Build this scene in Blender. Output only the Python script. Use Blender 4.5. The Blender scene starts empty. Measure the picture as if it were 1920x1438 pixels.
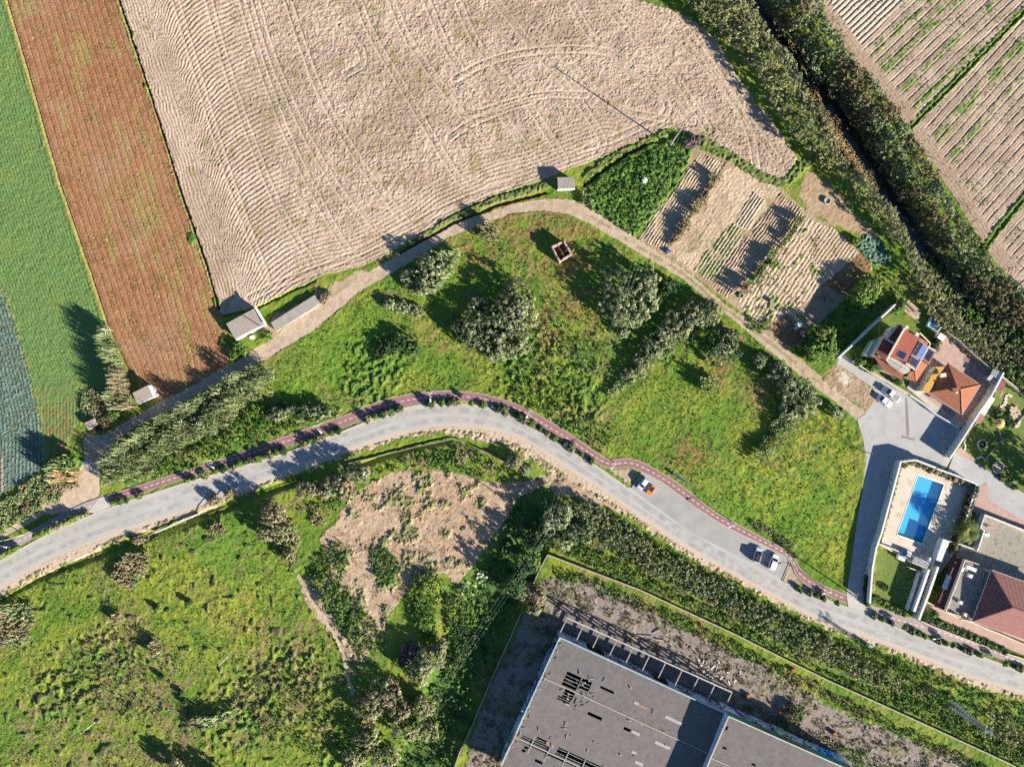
import bpy, bmesh, math, random
import numpy as np
from mathutils import Vector
from mathutils.geometry import tessellate_polygon
random.seed(7)
SC = bpy.context.scene
COL = SC.collection
# ---------------------------------------------------------------- camera, light, exposure
HC = 200.0          # drone height above ground
S = 0.14            # metres of ground per photo pixel
CX, CY = 960.0, 719.0
cam = bpy.data.cameras.new('camera')
camo = bpy.data.objects.new('camera', cam)
COL.objects.link(camo)
camo.location = (0, 0, HC)
camo.rotation_euler = (0, 0, 0)
cam.sensor_width = 36.0
cam.lens = 18.0 * HC / (960 * S)
cam.clip_start = 1.0
cam.clip_end = 6000.0
SC.camera = camo
SUN_EL = math.radians(21.5)
SX, SY = 0.826, -0.563          # horizontal direction towards the sun
world = bpy.data.worlds.new('World')
SC.world = world
world.use_nodes = True
wn = world.node_tree
sky = wn.nodes.new('ShaderNodeTexSky')
sky.sky_type = 'NISHITA'
sky.sun_disc = False
sky.sun_elevation = SUN_EL
sky.sun_rotation = math.atan2(SX, SY)
sky.air_density = 1.0
sky.dust_density = 0.1
sky.ozone_density = 5.0
bg = wn.nodes['Background']
wn.links.new(sky.outputs[0], bg.inputs[0])
bg.inputs[1].default_value = 0.058
sl = bpy.data.lights.new('sun', 'SUN')
sl.energy = 5.0
sl.angle = math.radians(0.5)
sl.color = (1.0, 0.92, 0.79)
slo = bpy.data.objects.new('sun', sl)
COL.objects.link(slo)
slo.rotation_euler = Vector((SX * math.cos(SUN_EL), SY * math.cos(SUN_EL), math.sin(SUN_EL))).to_track_quat('Z', 'Y').to_euler()
SC.view_settings.view_transform = 'Standard'
SC.view_settings.look = 'None'
SC.view_settings.gamma = 1.0
SC.view_settings.use_curve_mapping = False
SC.view_settings.exposure = 1.48
try:
    SC.cycles.max_bounces = 5
    SC.cycles.diffuse_bounces = 3
    SC.cycles.transparent_max_bounces = 4
    SC.cycles.use_denoising = False
    SC.cycles.use_light_tree = False
except Exception:
    pass

# ---------------------------------------------------------------- helpers
def W(px, py, h=0.0):
    """survey point: the ground-plan position of something seen at (px, py) whose height is h"""
    f = (HC - h) / HC
    return ((px - CX) * S * f, (CY - py) * S * f, h)

def tag(o, label=None, cat=None, group=None, kind=None):
    if label: o['label'] = label
    if cat: o['category'] = cat
    if group: o['group'] = group
    if kind: o['kind'] = kind
    return o

def empty(name, loc, label, cat, group=None, rz=0.0):
    o = bpy.data.objects.new(name, None)
    o.empty_display_size = 0.5
    COL.objects.link(o)
    o.location = loc
    o.rotation_euler = (0, 0, rz)
    return tag(o, label, cat, group)

def copy_thing(o, parent=None):
    c = o.copy(); COL.objects.link(c); c.parent = parent
    for ch in [x for x in bpy.data.objects if x.parent == o]:
        copy_thing(ch, c)
    return c

class MB:
    """collects shapes, builds ONE mesh object"""
    def __init__(s): s.v = []; s.f = []; s.g = []
    def add(s, vs, fs):
        n = len(s.v); s.g.append((n, len(s.f))); s.v += [tuple(p) for p in vs]; s.f += [tuple(i + n for i in f) for f in fs]; return s
    def box(s, x0, x1, y0, y1, z0, z1):
        return s.add([(x0,y0,z0),(x1,y0,z0),(x1,y1,z0),(x0,y1,z0),(x0,y0,z1),(x1,y0,z1),(x1,y1,z1),(x0,y1,z1)],
                     [(0,3,2,1),(4,5,6,7),(0,1,5,4),(1,2,6,5),(2,3,7,6),(3,0,4,7)])
    def rbox(s, cx, cy, z0, z1, lx, ly, a=0.0, taper=1.0):
        ca, sa = math.cos(a), math.sin(a); vs = []
        for z, t in ((z0, 1.0), (z1, taper)):
            for dx, dy in ((-1,-1),(1,-1),(1,1),(-1,1)):
                x, y = dx*lx/2*t, dy*ly/2*t
                vs.append((cx + x*ca - y*sa, cy + x*sa + y*ca, z))
        return s.add(vs, [(0,3,2,1),(4,5,6,7),(0,1,5,4),(1,2,6,5),(2,3,7,6),(3,0,4,7)])
    def beam(s, p, q, w, h=None):
        p, q = Vector(p), Vector(q); d = (q - p); 
        if d.length < 1e-6: return s
        d.normalize(); h = h or w
        up = Vector((0,0,1)) if abs(d.z) < 0.95 else Vector((1,0,0))
        a = d.cross(up).normalized() * w/2; b = a.cross(d).normalized() * h/2
        vs = [p-a-b, p+a-b, p+a+b, p-a+b, q-a-b, q+a-b, q+a+b, q-a+b]
        return s.add(vs, [(0,3,2,1),(4,5,6,7),(0,1,5,4),(1,2,6,5),(2,3,7,6),(3,0,4,7)])
    def tube(s, pts, r, n=8):
        pts = [Vector(p) for p in pts]; rs = r if isinstance(r, (list, tuple)) else [r]*len(pts); vs = []
        for i, p in enumerate(pts):
            d = (pts[min(i+1,len(pts)-1)] - pts[max(i-1,0)]).normalized()
            up = Vector((0,0,1)) if abs(d.z) < 0.9 else Vector((1,0,0))
            a = d.cross(up).normalized(); b = a.cross(d)
            for k in range(n):
                t = 2*math.pi*k/n; vs.append(p + (a*math.cos(t) + b*math.sin(t))*rs[i])
        fs = [(i*n+k, i*n+(k+1)%n, (i+1)*n+(k+1)%n, (i+1)*n+k) for i in range(len(pts)-1) for k in range(n)]
        fs += [tuple(range(n-1,-1,-1)), tuple((len(pts)-1)*n + k for k in range(n))]
        return s.add(vs, fs)
    def lathe(s, cx, cy, prof, n=20):
        vs = [(cx + r*math.cos(2*math.pi*k/n), cy + r*math.sin(2*math.pi*k/n), z) for r, z in prof for k in range(n)]
        fs = [(i*n+k, i*n+(k+1)%n, (i+1)*n+(k+1)%n, (i+1)*n+k) for i in range(len(prof)-1) for k in range(n)]
        fs += [tuple(range(n-1,-1,-1)), tuple((len(prof)-1)*n + k for k in range(n))]
        return s.add(vs, fs)
    def poly(s, pts, z0, z1=None):
        """flat polygon (world xy, or xyz) at z0, or a prism z0..z1"""
        p3 = [Vector((p[0], p[1], 0)) for p in pts]
        tri = tessellate_polygon([p3])
        zt = z1 if z1 is not None else z0
        top = [(p[0], p[1], p[2] if len(p) > 2 and zt is None else (zt if zt is not None else p[2])) for p in pts]
        def up(t):
            a, b, c = (p3[i] for i in t)
            return t if (b-a).cross(c-a).z > 0 else (t[0], t[2], t[1])
        n = len(pts); fs = [up(t) for t in tri]
        if z1 is None: return s.add(top, fs)
        bot = [(p[0], p[1], z0) for p in pts]
        fs2 = fs + [tuple(i + n for i in reversed(t)) for t in fs]
        ar = sum(p3[i].x*p3[(i+1)%n].y - p3[(i+1)%n].x*p3[i].y for i in range(n))
        for i in range(n):
            j = (i+1) % n
            fs2.append((j, i, i+n, j+n) if ar > 0 else (i, j, j+n, i+n))
        return s.add(top + bot, fs2)
    def each(s, name, mat, parent=None):
        g = s.g + [(len(s.v), len(s.f))]; o = None
        for (a, fa), (b, fb) in zip(g[:-1], g[1:]):
            m = MB(); m.v = s.v[a:b]; m.f = [tuple(i-a for i in f) for f in s.f[fa:fb]]; o = m.build(name, mat, parent)
        return o
    def build(s, name, mat, parent=None, smooth=False):
        me = bpy.data.meshes.new(name); me.from_pydata([tuple(v) for v in s.v], [], s.f); me.update()
        if mat: me.materials.append(mat)
        if smooth: me.polygons.foreach_set('use_smooth', [True]*len(me.polygons))
        o = bpy.data.objects.new(name, me); COL.objects.link(o)
        if parent is not None:
            o.parent = parent
        return o

def fast(name, V, F, mat, col=None, parent=None, smooth=False):
    V = np.asarray(V, np.float32); F = np.asarray(F, np.int32); k = F.shape[1]
    me = bpy.data.meshes.new(name)
    me.vertices.add(len(V)); me.vertices.foreach_set('co', V.ravel())
    me.loops.add(F.size); me.loops.foreach_set('vertex_index', F.ravel())
    me.polygons.add(len(F)); me.polygons.foreach_set('loop_start', np.arange(0, F.size, k, dtype=np.int32))
    me.polygons.foreach_set('loop_total', np.full(len(F), k, np.int32))
    if smooth: me.polygons.foreach_set('use_smooth', np.ones(len(F), bool))
    if col is not None:
        a = me.color_attributes.new('tint', 'FLOAT_COLOR', 'POINT')
        c = np.ones((len(V), 4), np.float32); c[:, :3] = col; a.data.foreach_set('color', c.ravel())
    me.update(calc_edges=True)
    if mat: me.materials.append(mat)
    o = bpy.data.objects.new(name, me); COL.objects.link(o)
    if parent is not None: o.parent = parent
    return o

def smooth(pts, n=5, closed=False):
    P = [np.array(p, float) for p in pts]; m = len(P); out = []
    rng = range(m) if closed else range(m-1)
    for i in rng:
        p0 = P[(i-1) % m] if closed or i > 0 else P[0]
        p1, p2 = P[i], P[(i+1) % m]
        p3 = P[(i+2) % m] if closed or i+2 < m else P[-1]
        for k in range(n):
            t = k/n
            out.append(tuple(0.5*((2*p1)+(-p0+p2)*t+(2*p0-5*p1+4*p2-p3)*t*t+(-p0+3*p1-3*p2+p3)*t**3)))
    if not closed: out.append(tuple(P[-1]))
    return out

# ---- noise
def hsh(ix, iy, seed):
    n = (ix.astype(np.int64)*374761393 + iy.astype(np.int64)*668265263 + seed*1442695041) & 0xFFFFFFFF
    n = ((n ^ (n >> 13)) * 1274126177) & 0xFFFFFFFF
    n = ((n ^ (n >> 16)) * 2246822519) & 0xFFFFFFFF
    return ((n ^ (n >> 15)) & 0xFFFF) / 65535.0
def vn(x, y, sc, seed=0):
    x = x/sc; y = y/sc; ix = np.floor(x); iy = np.floor(y); fx = x-ix; fy = y-iy
    fx = fx*fx*(3-2*fx); fy = fy*fy*(3-2*fy)
    a = hsh(ix,iy,seed); b = hsh(ix+1,iy,seed); c = hsh(ix,iy+1,seed); d = hsh(ix+1,iy+1,seed)
    return (a*(1-fx)+b*fx)*(1-fy) + (c*(1-fx)+d*fx)*fy
def fbm(x, y, sc, seed=0, o=3):
    r = 0; a = 1; t = 0
    for i in range(o):
        r = r + a*vn(x + 17.3*i, y - 9.1*i, sc/2**i, seed+i*7); t += a; a *= 0.55
    return r/t
def sst(a, b, x):
    t = np.clip((x-a)/(b-a), 0, 1); return t*t*(3-2*t)
def inpoly(X, Y, pts):
    r = np.zeros(X.shape, bool); n = len(pts)
    for i in range(n):
        x1, y1 = pts[i]; x2, y2 = pts[(i+1) % n]
        if y1 == y2: continue
        c = ((y1 > Y) != (y2 > Y)) & (X < (x2-x1)*(Y-y1)/(y2-y1)+x1); r ^= c
    return r
def dline(X, Y, pts):
    d = np.full(X.shape, 1e9)
    for (x1, y1), (x2, y2) in zip(pts[:-1], pts[1:]):
        dx, dy = x2-x1, y2-y1; L = dx*dx+dy*dy+1e-9
        t = np.clip(((X-x1)*dx+(Y-y1)*dy)/L, 0, 1)
        d = np.minimum(d, np.hypot(X-x1-t*dx, Y-y1-t*dy))
    return d

# ---------------------------------------------------------------- materials
def nm(name):
    m = bpy.data.materials.new(name); m.use_nodes = True
    nt = m.node_tree; b = nt.nodes['Principled BSDF']; return m, nt, b
def tintmat(name, nscale=2.0, lo=0.8, hi=1.2, rough=0.95, bump=0.3, bdist=0.1, bscale=4.0, trans=0.0, spec=0.2, scale2=0.0):
    """albedo from the surveyed 'tint' attribute, broken up with procedural noise and bump"""
    m, nt, b = nm(name); N = nt.nodes; L = nt.links
    at = N.new('ShaderNodeAttribute'); at.attribute_name = 'tint'
    tc = N.new('ShaderNodeTexCoord')
    no = N.new('ShaderNodeTexNoise'); no.inputs['Scale'].default_value = nscale; no.inputs['Detail'].default_value = 4
    L.new(tc.outputs['Object'], no.inputs['Vector'])
    mr = N.new('ShaderNodeMapRange'); mr.inputs[1].default_value = 0.3; mr.inputs[2].default_value = 0.7
    mr.inputs[3].default_value = lo; mr.inputs[4].default_value = hi
    L.new(no.outputs['Fac'], mr.inputs[0])
    mx = N.new('ShaderNodeMix'); mx.data_type = 'RGBA'; mx.blend_type = 'MULTIPLY'; mx.inputs[0].default_value = 1
    L.new(at.outputs['Color'], mx.inputs[6]); L.new(mr.outputs[0], mx.inputs[7])
    L.new(mx.outputs[2], b.inputs['Base Color'])
    b.inputs['Roughness'].default_value = rough; b.inputs['Specular IOR Level'].default_value = spec
    if bump:
        n2 = N.new('ShaderNodeTexNoise'); n2.inputs['Scale'].default_value = bscale; n2.inputs['Detail'].default_value = 3
        L.new(tc.outputs['Object'], n2.inputs['Vector'])
        bp = N.new('ShaderNodeBump'); bp.inputs['Strength'].default_value = bump; bp.inputs['Distance'].default_value = bdist
        L.new(n2.outputs['Fac'], bp.inputs['Height']); L.new(bp.outputs[0], b.inputs['Normal'])
    if trans:
        tr = N.new('ShaderNodeBsdfTranslucent'); ms = N.new('ShaderNodeMixShader'); ms.inputs[0].default_value = trans
        L.new(mx.outputs[2], tr.inputs[0]); L.new(b.outputs[0], ms.inputs[1]); L.new(tr.outputs[0], ms.inputs[2])
        L.new(ms.outputs[0], N['Material Output'].inputs[0])
    return m
def pmat(name, c1, c2=None, scale=1.0, rough=0.85, bump=0.1, bdist=0.02, bscale=None, metal=0.0, c3=None, s3=8.0, spec=0.3, stretch=None, rot=0.0, detail=4.0):
    m, nt, b = nm(name); N = nt.nodes; L = nt.links
    c2 = c2 or tuple(x*0.8 for x in c1)
    tc = N.new('ShaderNodeTexCoord'); mp = N.new('ShaderNodeMapping')
    mp.inputs['Rotation'].default_value = (0, 0, rot)
    if stretch: mp.inputs['Scale'].default_value = stretch
    L.new(tc.outputs['Object'], mp.inputs[0])
    no = N.new('ShaderNodeTexNoise'); no.inputs['Scale'].default_value = scale; no.inputs['Detail'].default_value = detail
    L.new(mp.outputs[0], no.inputs['Vector'])
    rp = N.new('ShaderNodeValToRGB'); rp.color_ramp.elements[0].position = 0.32; rp.color_ramp.elements[1].position = 0.68
    rp.color_ramp.elements[0].color = (*c1, 1); rp.color_ramp.elements[1].color = (*c2, 1)
    L.new(no.outputs['Fac'], rp.inputs[0]); out = rp.outputs[0]
    if c3:
        n3 = N.new('ShaderNodeTexNoise'); n3.inputs['Scale'].default_value = s3; n3.inputs['Detail'].default_value = 5
        L.new(tc.outputs['Object'], n3.inputs['Vector'])
        mr = N.new('ShaderNodeMapRange'); mr.inputs[1].default_value = 0.55; mr.inputs[2].default_value = 0.7
        L.new(n3.outputs['Fac'], mr.inputs[0])
        mx = N.new('ShaderNodeMix'); mx.data_type = 'RGBA'; L.new(mr.outputs[0], mx.inputs[0])
        L.new(out, mx.inputs[6]); mx.inputs[7].default_value = (*c3, 1); out = mx.outputs[2]
    L.new(out, b.inputs['Base Color'])
    b.inputs['Roughness'].default_value = rough; b.inputs['Metallic'].default_value = metal
    b.inputs['Specular IOR Level'].default_value = spec
    if bump:
        n2 = N.new('ShaderNodeTexNoise'); n2.inputs['Scale'].default_value = bscale or scale*6; n2.inputs['Detail'].default_value = 3
        L.new(tc.outputs['Object'], n2.inputs['Vector'])
        bp = N.new('ShaderNodeBump'); bp.inputs['Strength'].default_value = bump; bp.inputs['Distance'].default_value = bdist
        L.new(n2.outputs['Fac'], bp.inputs['Height']); L.new(bp.outputs[0], b.inputs['Normal'])
    return m
def tilemat(name, c1, c2, rot, period=0.45, bump=0.8, rough=0.85, c3=None, scale=1.2, wavecol=0.3):
    """corrugated or pantiled roof: wave rows run down the slope, direction given by rot"""
    m, nt, b = nm(name); N = nt.nodes; L = nt.links
    tc = N.new('ShaderNodeTexCoord'); mp = N.new('ShaderNodeMapping'); mp.inputs['Rotation'].default_value = (0, 0, rot)
    L.new(tc.outputs['Object'], mp.inputs[0])
    wv = N.new('ShaderNodeTexWave'); wv.wave_type = 'BANDS'; wv.bands_direction = 'X'; wv.wave_profile = 'SIN'
    wv.inputs['Scale'].default_value = 0.314/period; wv.inputs['Distortion'].default_value = 0.3; wv.inputs['Detail'].default_value = 1
    L.new(mp.outputs[0], wv.inputs[0])
    no = N.new('ShaderNodeTexNoise'); no.inputs['Scale'].default_value = scale; no.inputs['Detail'].default_value = 6; no.inputs['Roughness'].default_value = 0.7
    L.new(tc.outputs['Object'], no.inputs['Vector'])
    rp = N.new('ShaderNodeValToRGB'); rp.color_ramp.elements[0].position = 0.33; rp.color_ramp.elements[1].position = 0.67
    rp.color_ramp.elements[0].color = (*c1, 1); rp.color_ramp.elements[1].color = (*c2, 1)
    if c3:
        e = rp.color_ramp.elements.new(0.76); e.color = (*c3, 1)
    L.new(no.outputs['Fac'], rp.inputs[0])
    L.new(rp.outputs[0], b.inputs['Base Color'])
    bp = N.new('ShaderNodeBump'); bp.inputs['Strength'].default_value = bump; bp.inputs['Distance'].default_value = period*0.3
    L.new(wv.outputs['Fac'], bp.inputs['Height']); L.new(bp.outputs[0], b.inputs['Normal'])
    b.inputs['Roughness'].default_value = rough; b.inputs['Specular IOR Level'].default_value = 0.15
    return m
# ---------------------------------------------------------------- surveyed outlines (photo pixels)
ROAD_N = [(-70,1085),(0,1050),(67,1013),(133,981),(214,949),(334,909),(434,879),(534,849),(640,809),(707,782),(757,765),(807,757),(857,756),(907,762),(957,775),(991,792),(1024,814),(1074,844),(1124,876),(1176,913)]
BAY = [(1185,912),(1203,885),(1241,905),(1280,934),(1330,970),(1363,989),(1430,1022),(1474,1045),(1481,1053),(1467,1088)]
ROAD_N2 = [(1470,1091),(1514,1109),(1564,1128),(1590,1138),(1627,1150),(1697,1182),(1747,1201),(1831,1226),(1920,1260),(1990,1285)]
ROAD_S = [(-70,1135),(0,1100),(67,1061),(167,1018),(267,983),(354,955),(427,928),(518,892),(590,866),(640,847),(690,831),(757,811),(824,799),(874,799),(941,808),(991,829),(1041,860),(1074,882),(1124,914),(1174,948),(1280,1020),(1347,1058),(1414,1096),(1514,1150),(1564,1172),(1614,1190),(1681,1213),(1747,1240),(1814,1266),(1920,1299),(1990,1325)]
PATH_N = [(200,929),(310,894),(414,861),(531,819),(640,781),(707,754),(774,738),(840,733),(907,739),(974,760),(1024,786),(1074,817),(1124,852),(1144,862),(1174,859),(1204,866),(1241,887),(1280,912),(1337,957),(1380,981),(1430,1008),(1478,1035),(1495,1055),(1502,1068),(1527,1088),(1557,1103),(1587,1115)]
PATH_S = [(207,943),(320,906),(417,875),(541,836),(640,802),(707,777),(774,759),(840,752),(874,753),(924,760),(974,777),(1024,809),(1074,839),(1124,871),(1151,878),(1181,876),(1206,886),(1241,904),(1280,933),(1310,955),(1363,988),(1430,1021),(1474,1043),(1486,1061),(1495,1081),(1520,1101),(1564,1121),(1587,1131)]
PATHW_N = [(-70,1055),(0,1025),(33,1008),(67,990),(120,961),(160,943),(188,933)]
PATHW_S = [(-70,1078),(0,1044),(33,1025),(63,1008),(110,986),(140,973),(165,960)]
PATHE_N = [(1625,1132),(1701,1156),(1781,1179),(1848,1207),(1920,1236),(1990,1262)]
PATHE_S = [(1627,1150),(1690,1175),(1747,1190),(1831,1219),(1920,1249),(1990,1276)]
B1 = [(-12,-60),(12,0),(53,140),(83,247),(113,350),(157,478),(173,523),(200,607),(233,680),(247,707),(285,745)]
B2 = [(200,-60),(223,0),(247,73),(277,160),(304,247),(327,320),(347,384),(381,480),(400,540),(410,580),(430,640),(437,667)]
B0 = [(-20,470),(0,530),(20,580),(40,640),(60,713),(77,780),(82,830),(80,880)]
TRACK_N = [(150,935),(150,890),(158,857),(155,830),(164,812),(187,817),(214,804),(254,780),(310,747),(367,720),(417,690),(461,667),(501,640),(547,607),(581,583),(640,543),(690,512),(740,480),(800,447),(854,421),(907,401),(974,381),(1024,374),(1074,376),(1107,391),(1157,424),(1214,461),(1280,502),(1347,560),(1414,610),(1467,647),(1514,684),(1560,722),(1600,758),(1624,772)]
TRACK_S = [(1607,787),(1580,764),(1530,727),(1480,687),(1430,647),(1380,603),(1330,563),(1280,523),(1201,477),(1157,449),(1107,421),(1067,402),(1024,396),(960,401),(894,424),(840,447),(787,480),(757,500),(727,517),(673,547),(640,577),(587,620),(534,653),(494,677),(434,703),(387,730),(327,767),(284,787),(234,814),(207,840),(192,880),(187,914),(184,934)]
TAN = B2[:10] + [(417,590),(477,577),(547,543),(600,518),(680,498),(740,470),(800,435),(840,404),(930,364),(1007,341),(1064,318),(1141,290),(1200,262),(1254,238),(1280,247),(1313,257),(1380,294),(1430,330),(1467,338),(1494,297),(1467,254),(1424,200),(1380,140),(1340,73),(1307,43),(1250,15),(1190,0),(1190,-20),(1160,-60)]
COURT = [(1607,787),(1624,774),(1640,750),(1638,728),(1600,702),(1570,682),(1578,663),(1640,698),(1700,734),(1745,765),(1800,804),(1797,815),(1790,850),(1770,884),(1757,880),(1717,864),(1692,870),(1655,1000),(1641,1030),(1633,1070),(1629,1151),(1590,1138),(1587,1112),(1597,1050),(1606,980),(1617,920),(1624,860),(1618,820)]
LANE = [(1790,850),(1830,868),(1920,925),(1990,965),(1990,1015),(1920,975),(1850,935),(1834,914),(1775,886)]
PATIO = [(1700,727),(1712,700),(1722,668),(1752,640),(1772,618),(1882,690),(1870,702),(1803,802),(1745,765)]
DECK = [(1690,872),(1717,866),(1757,884),(1832,912),(1817,957),(1800,1010),(1785,1040),(1760,1075),(1700,1050),(1650,1022),(1655,1000)]
YARD3 = [(1790,1040),(1812,1010),(1830,960),(1845,935),(1920,978),(1990,1018),(1990,1130),(1920,1100),(1850,1075),(1800,1062)]
FORE3 = [(1735,1135),(1790,1140),(1860,1165),(1920,1190),(1990,1215),(1990,1255),(1920,1228),(1848,1199),(1781,1172),(1740,1160)]
CROSS_W = [(165,960),(188,933),(200,929),(207,943),(214,947),(178,962)]
CROSS_E = [(1587,1113),(1629,1131),(1627,1150),(1590,1138)]
GRAVEL = [(1020,1085),(1060,1085),(1110,1090),(1160,1110),(1230,1150),(1300,1190),(1400,1235),(1500,1290),(1600,1345),(1700,1385),(1800,1420),(1850,1450),(1850,1500),(1640,1500),(1560,1430),(1360,1330),(1050,1180),(1035,1200),(960,1370),(940,1440),(930,1500),(860,1500),(880,1400),(920,1290),(985,1150)]
LOT = [(640,960),(660,930),(700,900),(760,880),(850,885),(900,905),(960,905),(1030,895),(1060,900),(1110,925),(1160,955),(1100,945),(1020,915),(975,930),(945,985),(915,1020),(885,1060),(860,1090),(830,1075),(790,1085),(755,1120),(730,1160),(705,1200),(690,1240),(650,1235),(620,1190),(590,1150),(565,1110),(572,1080),(620,1070),(610,1030),(600,1010),(625,985)]
def margin(A, d): return [(x+d, y) for x, y in A]

# ---------------------------------------------------------------- ground heightfield
CELL = 0.2
x0, x1, y0, y1 = -146.0, 146.0, -111.0, 111.0
gx = np.arange(x0, x1+1e-6, CELL); gy = np.arange(y0, y1+1e-6, CELL)
X, Y = np.meshgrid(gx, gy)
PX = X/S + CX; PY = CY - Y/S
nA = fbm(X, Y, 3.0, 11, 3)-0.5; nB = fbm(X, Y, 3.0, 23, 3)-0.5
nF1 = vn(X, Y, 0.7, 31)-0.5; nF2 = vn(X, Y, 0.7, 37)-0.5
WX = PX + 14*nA + 6*nF1; WY = PY + 14*nB + 6*nF2        # ragged edges
SXp = PX + 3*nA + 2*nF1; SYp = PY + 3*nB + 2*nF2        # slightly ragged
r1 = hsh(np.round(X/CELL), np.round(Y/CELL), 5); r2 = hsh(np.round(X/CELL), np.round(Y/CELL), 9)
n05 = vn(X, Y, 0.55, 41); n1 = vn(X, Y, 1.1, 43); n2 = vn(X, Y, 2.3, 47); n5 = fbm(X, Y, 6.0, 53, 3); n15 = fbm(X, Y, 16.0, 59, 3)
n03 = vn(X, Y, 0.38, 61)
def mixc(a, b, t):
    t = t[..., None]; return np.asarray(a)*(1-t) + np.asarray(b)*t
# meadow
C = mixc((0.098,0.170,0.020), (0.175,0.215,0.028), sst(0.35,0.65,n5))
C = mixc(C, (0.085,0.160,0.026), sst(0.5,0.75,fbm(X,Y,4.0,71,3))*0.6)
C = mixc(C, (0.20,0.185,0.05), sst(0.56,0.74,fbm(X,Y,7.0,83,3))*0.6)
C = mixc(C, (0.22,0.15,0.075), sst(0.56,0.70,fbm(X,Y,1.6,89,2))*sst(0.45,0.65,fbm(X,Y,14.0,97,2))*0.55)
C = C*(0.86 + 0.28*n05)[..., None]*(0.88 + 0.24*r1)[..., None]
Hh = 0.14*(n1-0.5) + 0.13*(n05-0.5) + 0.08*r2 + 0.14*(n2-0.5)
K = np.zeros(X.shape, np.int8)          # class id
def blob(pts, soft=10.0):
    """soft 0..1 mask round a list of (px, py, r)"""
    m = np.zeros(X.shape)
    for px, py, r in pts:
        d = np.hypot(WX-px, WY-py); m = np.maximum(m, 1-sst(r-soft, r+soft, d))
    return m
def tinge(m, col, k=1.0):
    global C
    C = mixc(C, np.asarray(col)*(0.75+0.5*n05)[..., None]*(0.85+0.3*r1)[..., None], m*k)
# dry brown / reddish meadow
dry = blob([(1050,450,70),(1000,430,60),(1080,530,60),(900,470,40),(1040,610,50),(1120,600,40),(960,410,40),(1350,700,30),(1420,740,30),(1300,850,30)], 26)
tinge(dry*sst(0.35,0.6,fbm(X,Y,2.2,101,3)), (0.20,0.125,0.05), 0.75)
dry2 = blob([(240,1190,60),(200,1260,80),(300,1290,70),(160,1380,80),(520,1230,60),(480,1330,80),(560,1290,60),(330,1400,60),(60,1350,50)], 35)
tinge(dry2*sst(0.42,0.6,fbm(X,Y,1.8,103,3)), (0.20,0.15,0.075), 0.65)
tinge(blob([(600,660,70),(700,640,60),(560,720,50),(1500,960,80),(1400,940,60),(420,1030,60),(520,1090,40)],40)*0.6, (0.10,0.20,0.02))
yl = blob([(1540,830,60),(1580,860,50),(1450,900,70),(1560,1000,50),(330,1110,70),(450,1150,60)], 30)
tinge(yl*sst(0.4,0.6,n1), (0.25,0.26,0.03), 0.7)
# scrubby bits: dark holes where the weeds are taller
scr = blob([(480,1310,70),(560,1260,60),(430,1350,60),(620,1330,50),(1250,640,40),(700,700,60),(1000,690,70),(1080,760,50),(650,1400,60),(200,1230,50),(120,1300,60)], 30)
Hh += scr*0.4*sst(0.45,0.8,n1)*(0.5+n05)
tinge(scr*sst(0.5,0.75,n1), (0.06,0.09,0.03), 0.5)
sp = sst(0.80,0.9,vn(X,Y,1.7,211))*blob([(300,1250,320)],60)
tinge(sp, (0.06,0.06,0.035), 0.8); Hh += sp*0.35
def put(k, pts, raw=0, warp='s'):
    AX, AY = {'s': (SXp, SYp), 'w': (WX, WY), 'n': (PX, PY)}[warp]
    m = inpoly(AX, AY, pts); K[m] = k; return m
def setm(m, col, h):
    C[m] = np.asarray(col)[m] if np.ndim(col) == 3 else col
    Hh[m] = h[m] if np.ndim(h) else h
# interpolated boundary abscissae
def bx(B, y): return np.interp(y, [p[1] for p in B], [p[0] for p in B])
b1x, b2x, b0x = bx(B1, PY), bx(B2, PY), bx(B0, PY)
G1 = (0.070,0.145,0.035)
# 1 green crop field
m = put(1, [(-80,-60)] + B1[:8] + [(232,700),(236,760),(200,790),(175,800),(160,790),(140,800),(120,850),(90,860)] + B0[::-1] + [(-80,400)])
u = (PX - b1x)
rows = 0.5+0.5*np.cos(2*np.pi*u/6.2)
col = mixc((0.125,0.205,0.062), (0.085,0.150,0.045), rows*0.45+0.35*n05)
col = mixc(col, (0.15,0.20,0.05), sst(0.5,0.75,n5)*0.5)
col = mixc(col, (0.16,0.14,0.05), sst(700,770,PY+30*nA)*sst(0.35,0.6,n1)*0.9)
col = col*(0.8+0.4*r1)[..., None]
setm(m, col, 0.07*(1-rows)+0.10*n05+0.11*r1+0.05*(n1-.5))
# 2 cabbage field
m = put(2, [(-80,300)] + B0 + [(70,885),(40,905),(5,925),(-80,960)])
rows = 0.5+0.5*np.cos(2*np.pi*(PX-b0x)/7.0)
cab = sst(0.35,0.7,rows*0.28+0.42*vn(X,Y,0.5,113)+0.3*r2)
col = mixc((0.085,0.105,0.06), (0.12,0.19,0.165), cab)
col = mixc(col, (0.22,0.27,0.24), sst(0.62,0.8,r1*0.5+0.5*n03)*cab*0.6)
path = np.abs(PX-(5+ (PY-900)*0.02)) < 2.5
col = mixc(col, (0.25,0.22,0.16), path*1.0*(PY > 850))
setm(m, col, 0.16*cab*(0.5+0.5*n03)+0.12*r2)
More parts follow.
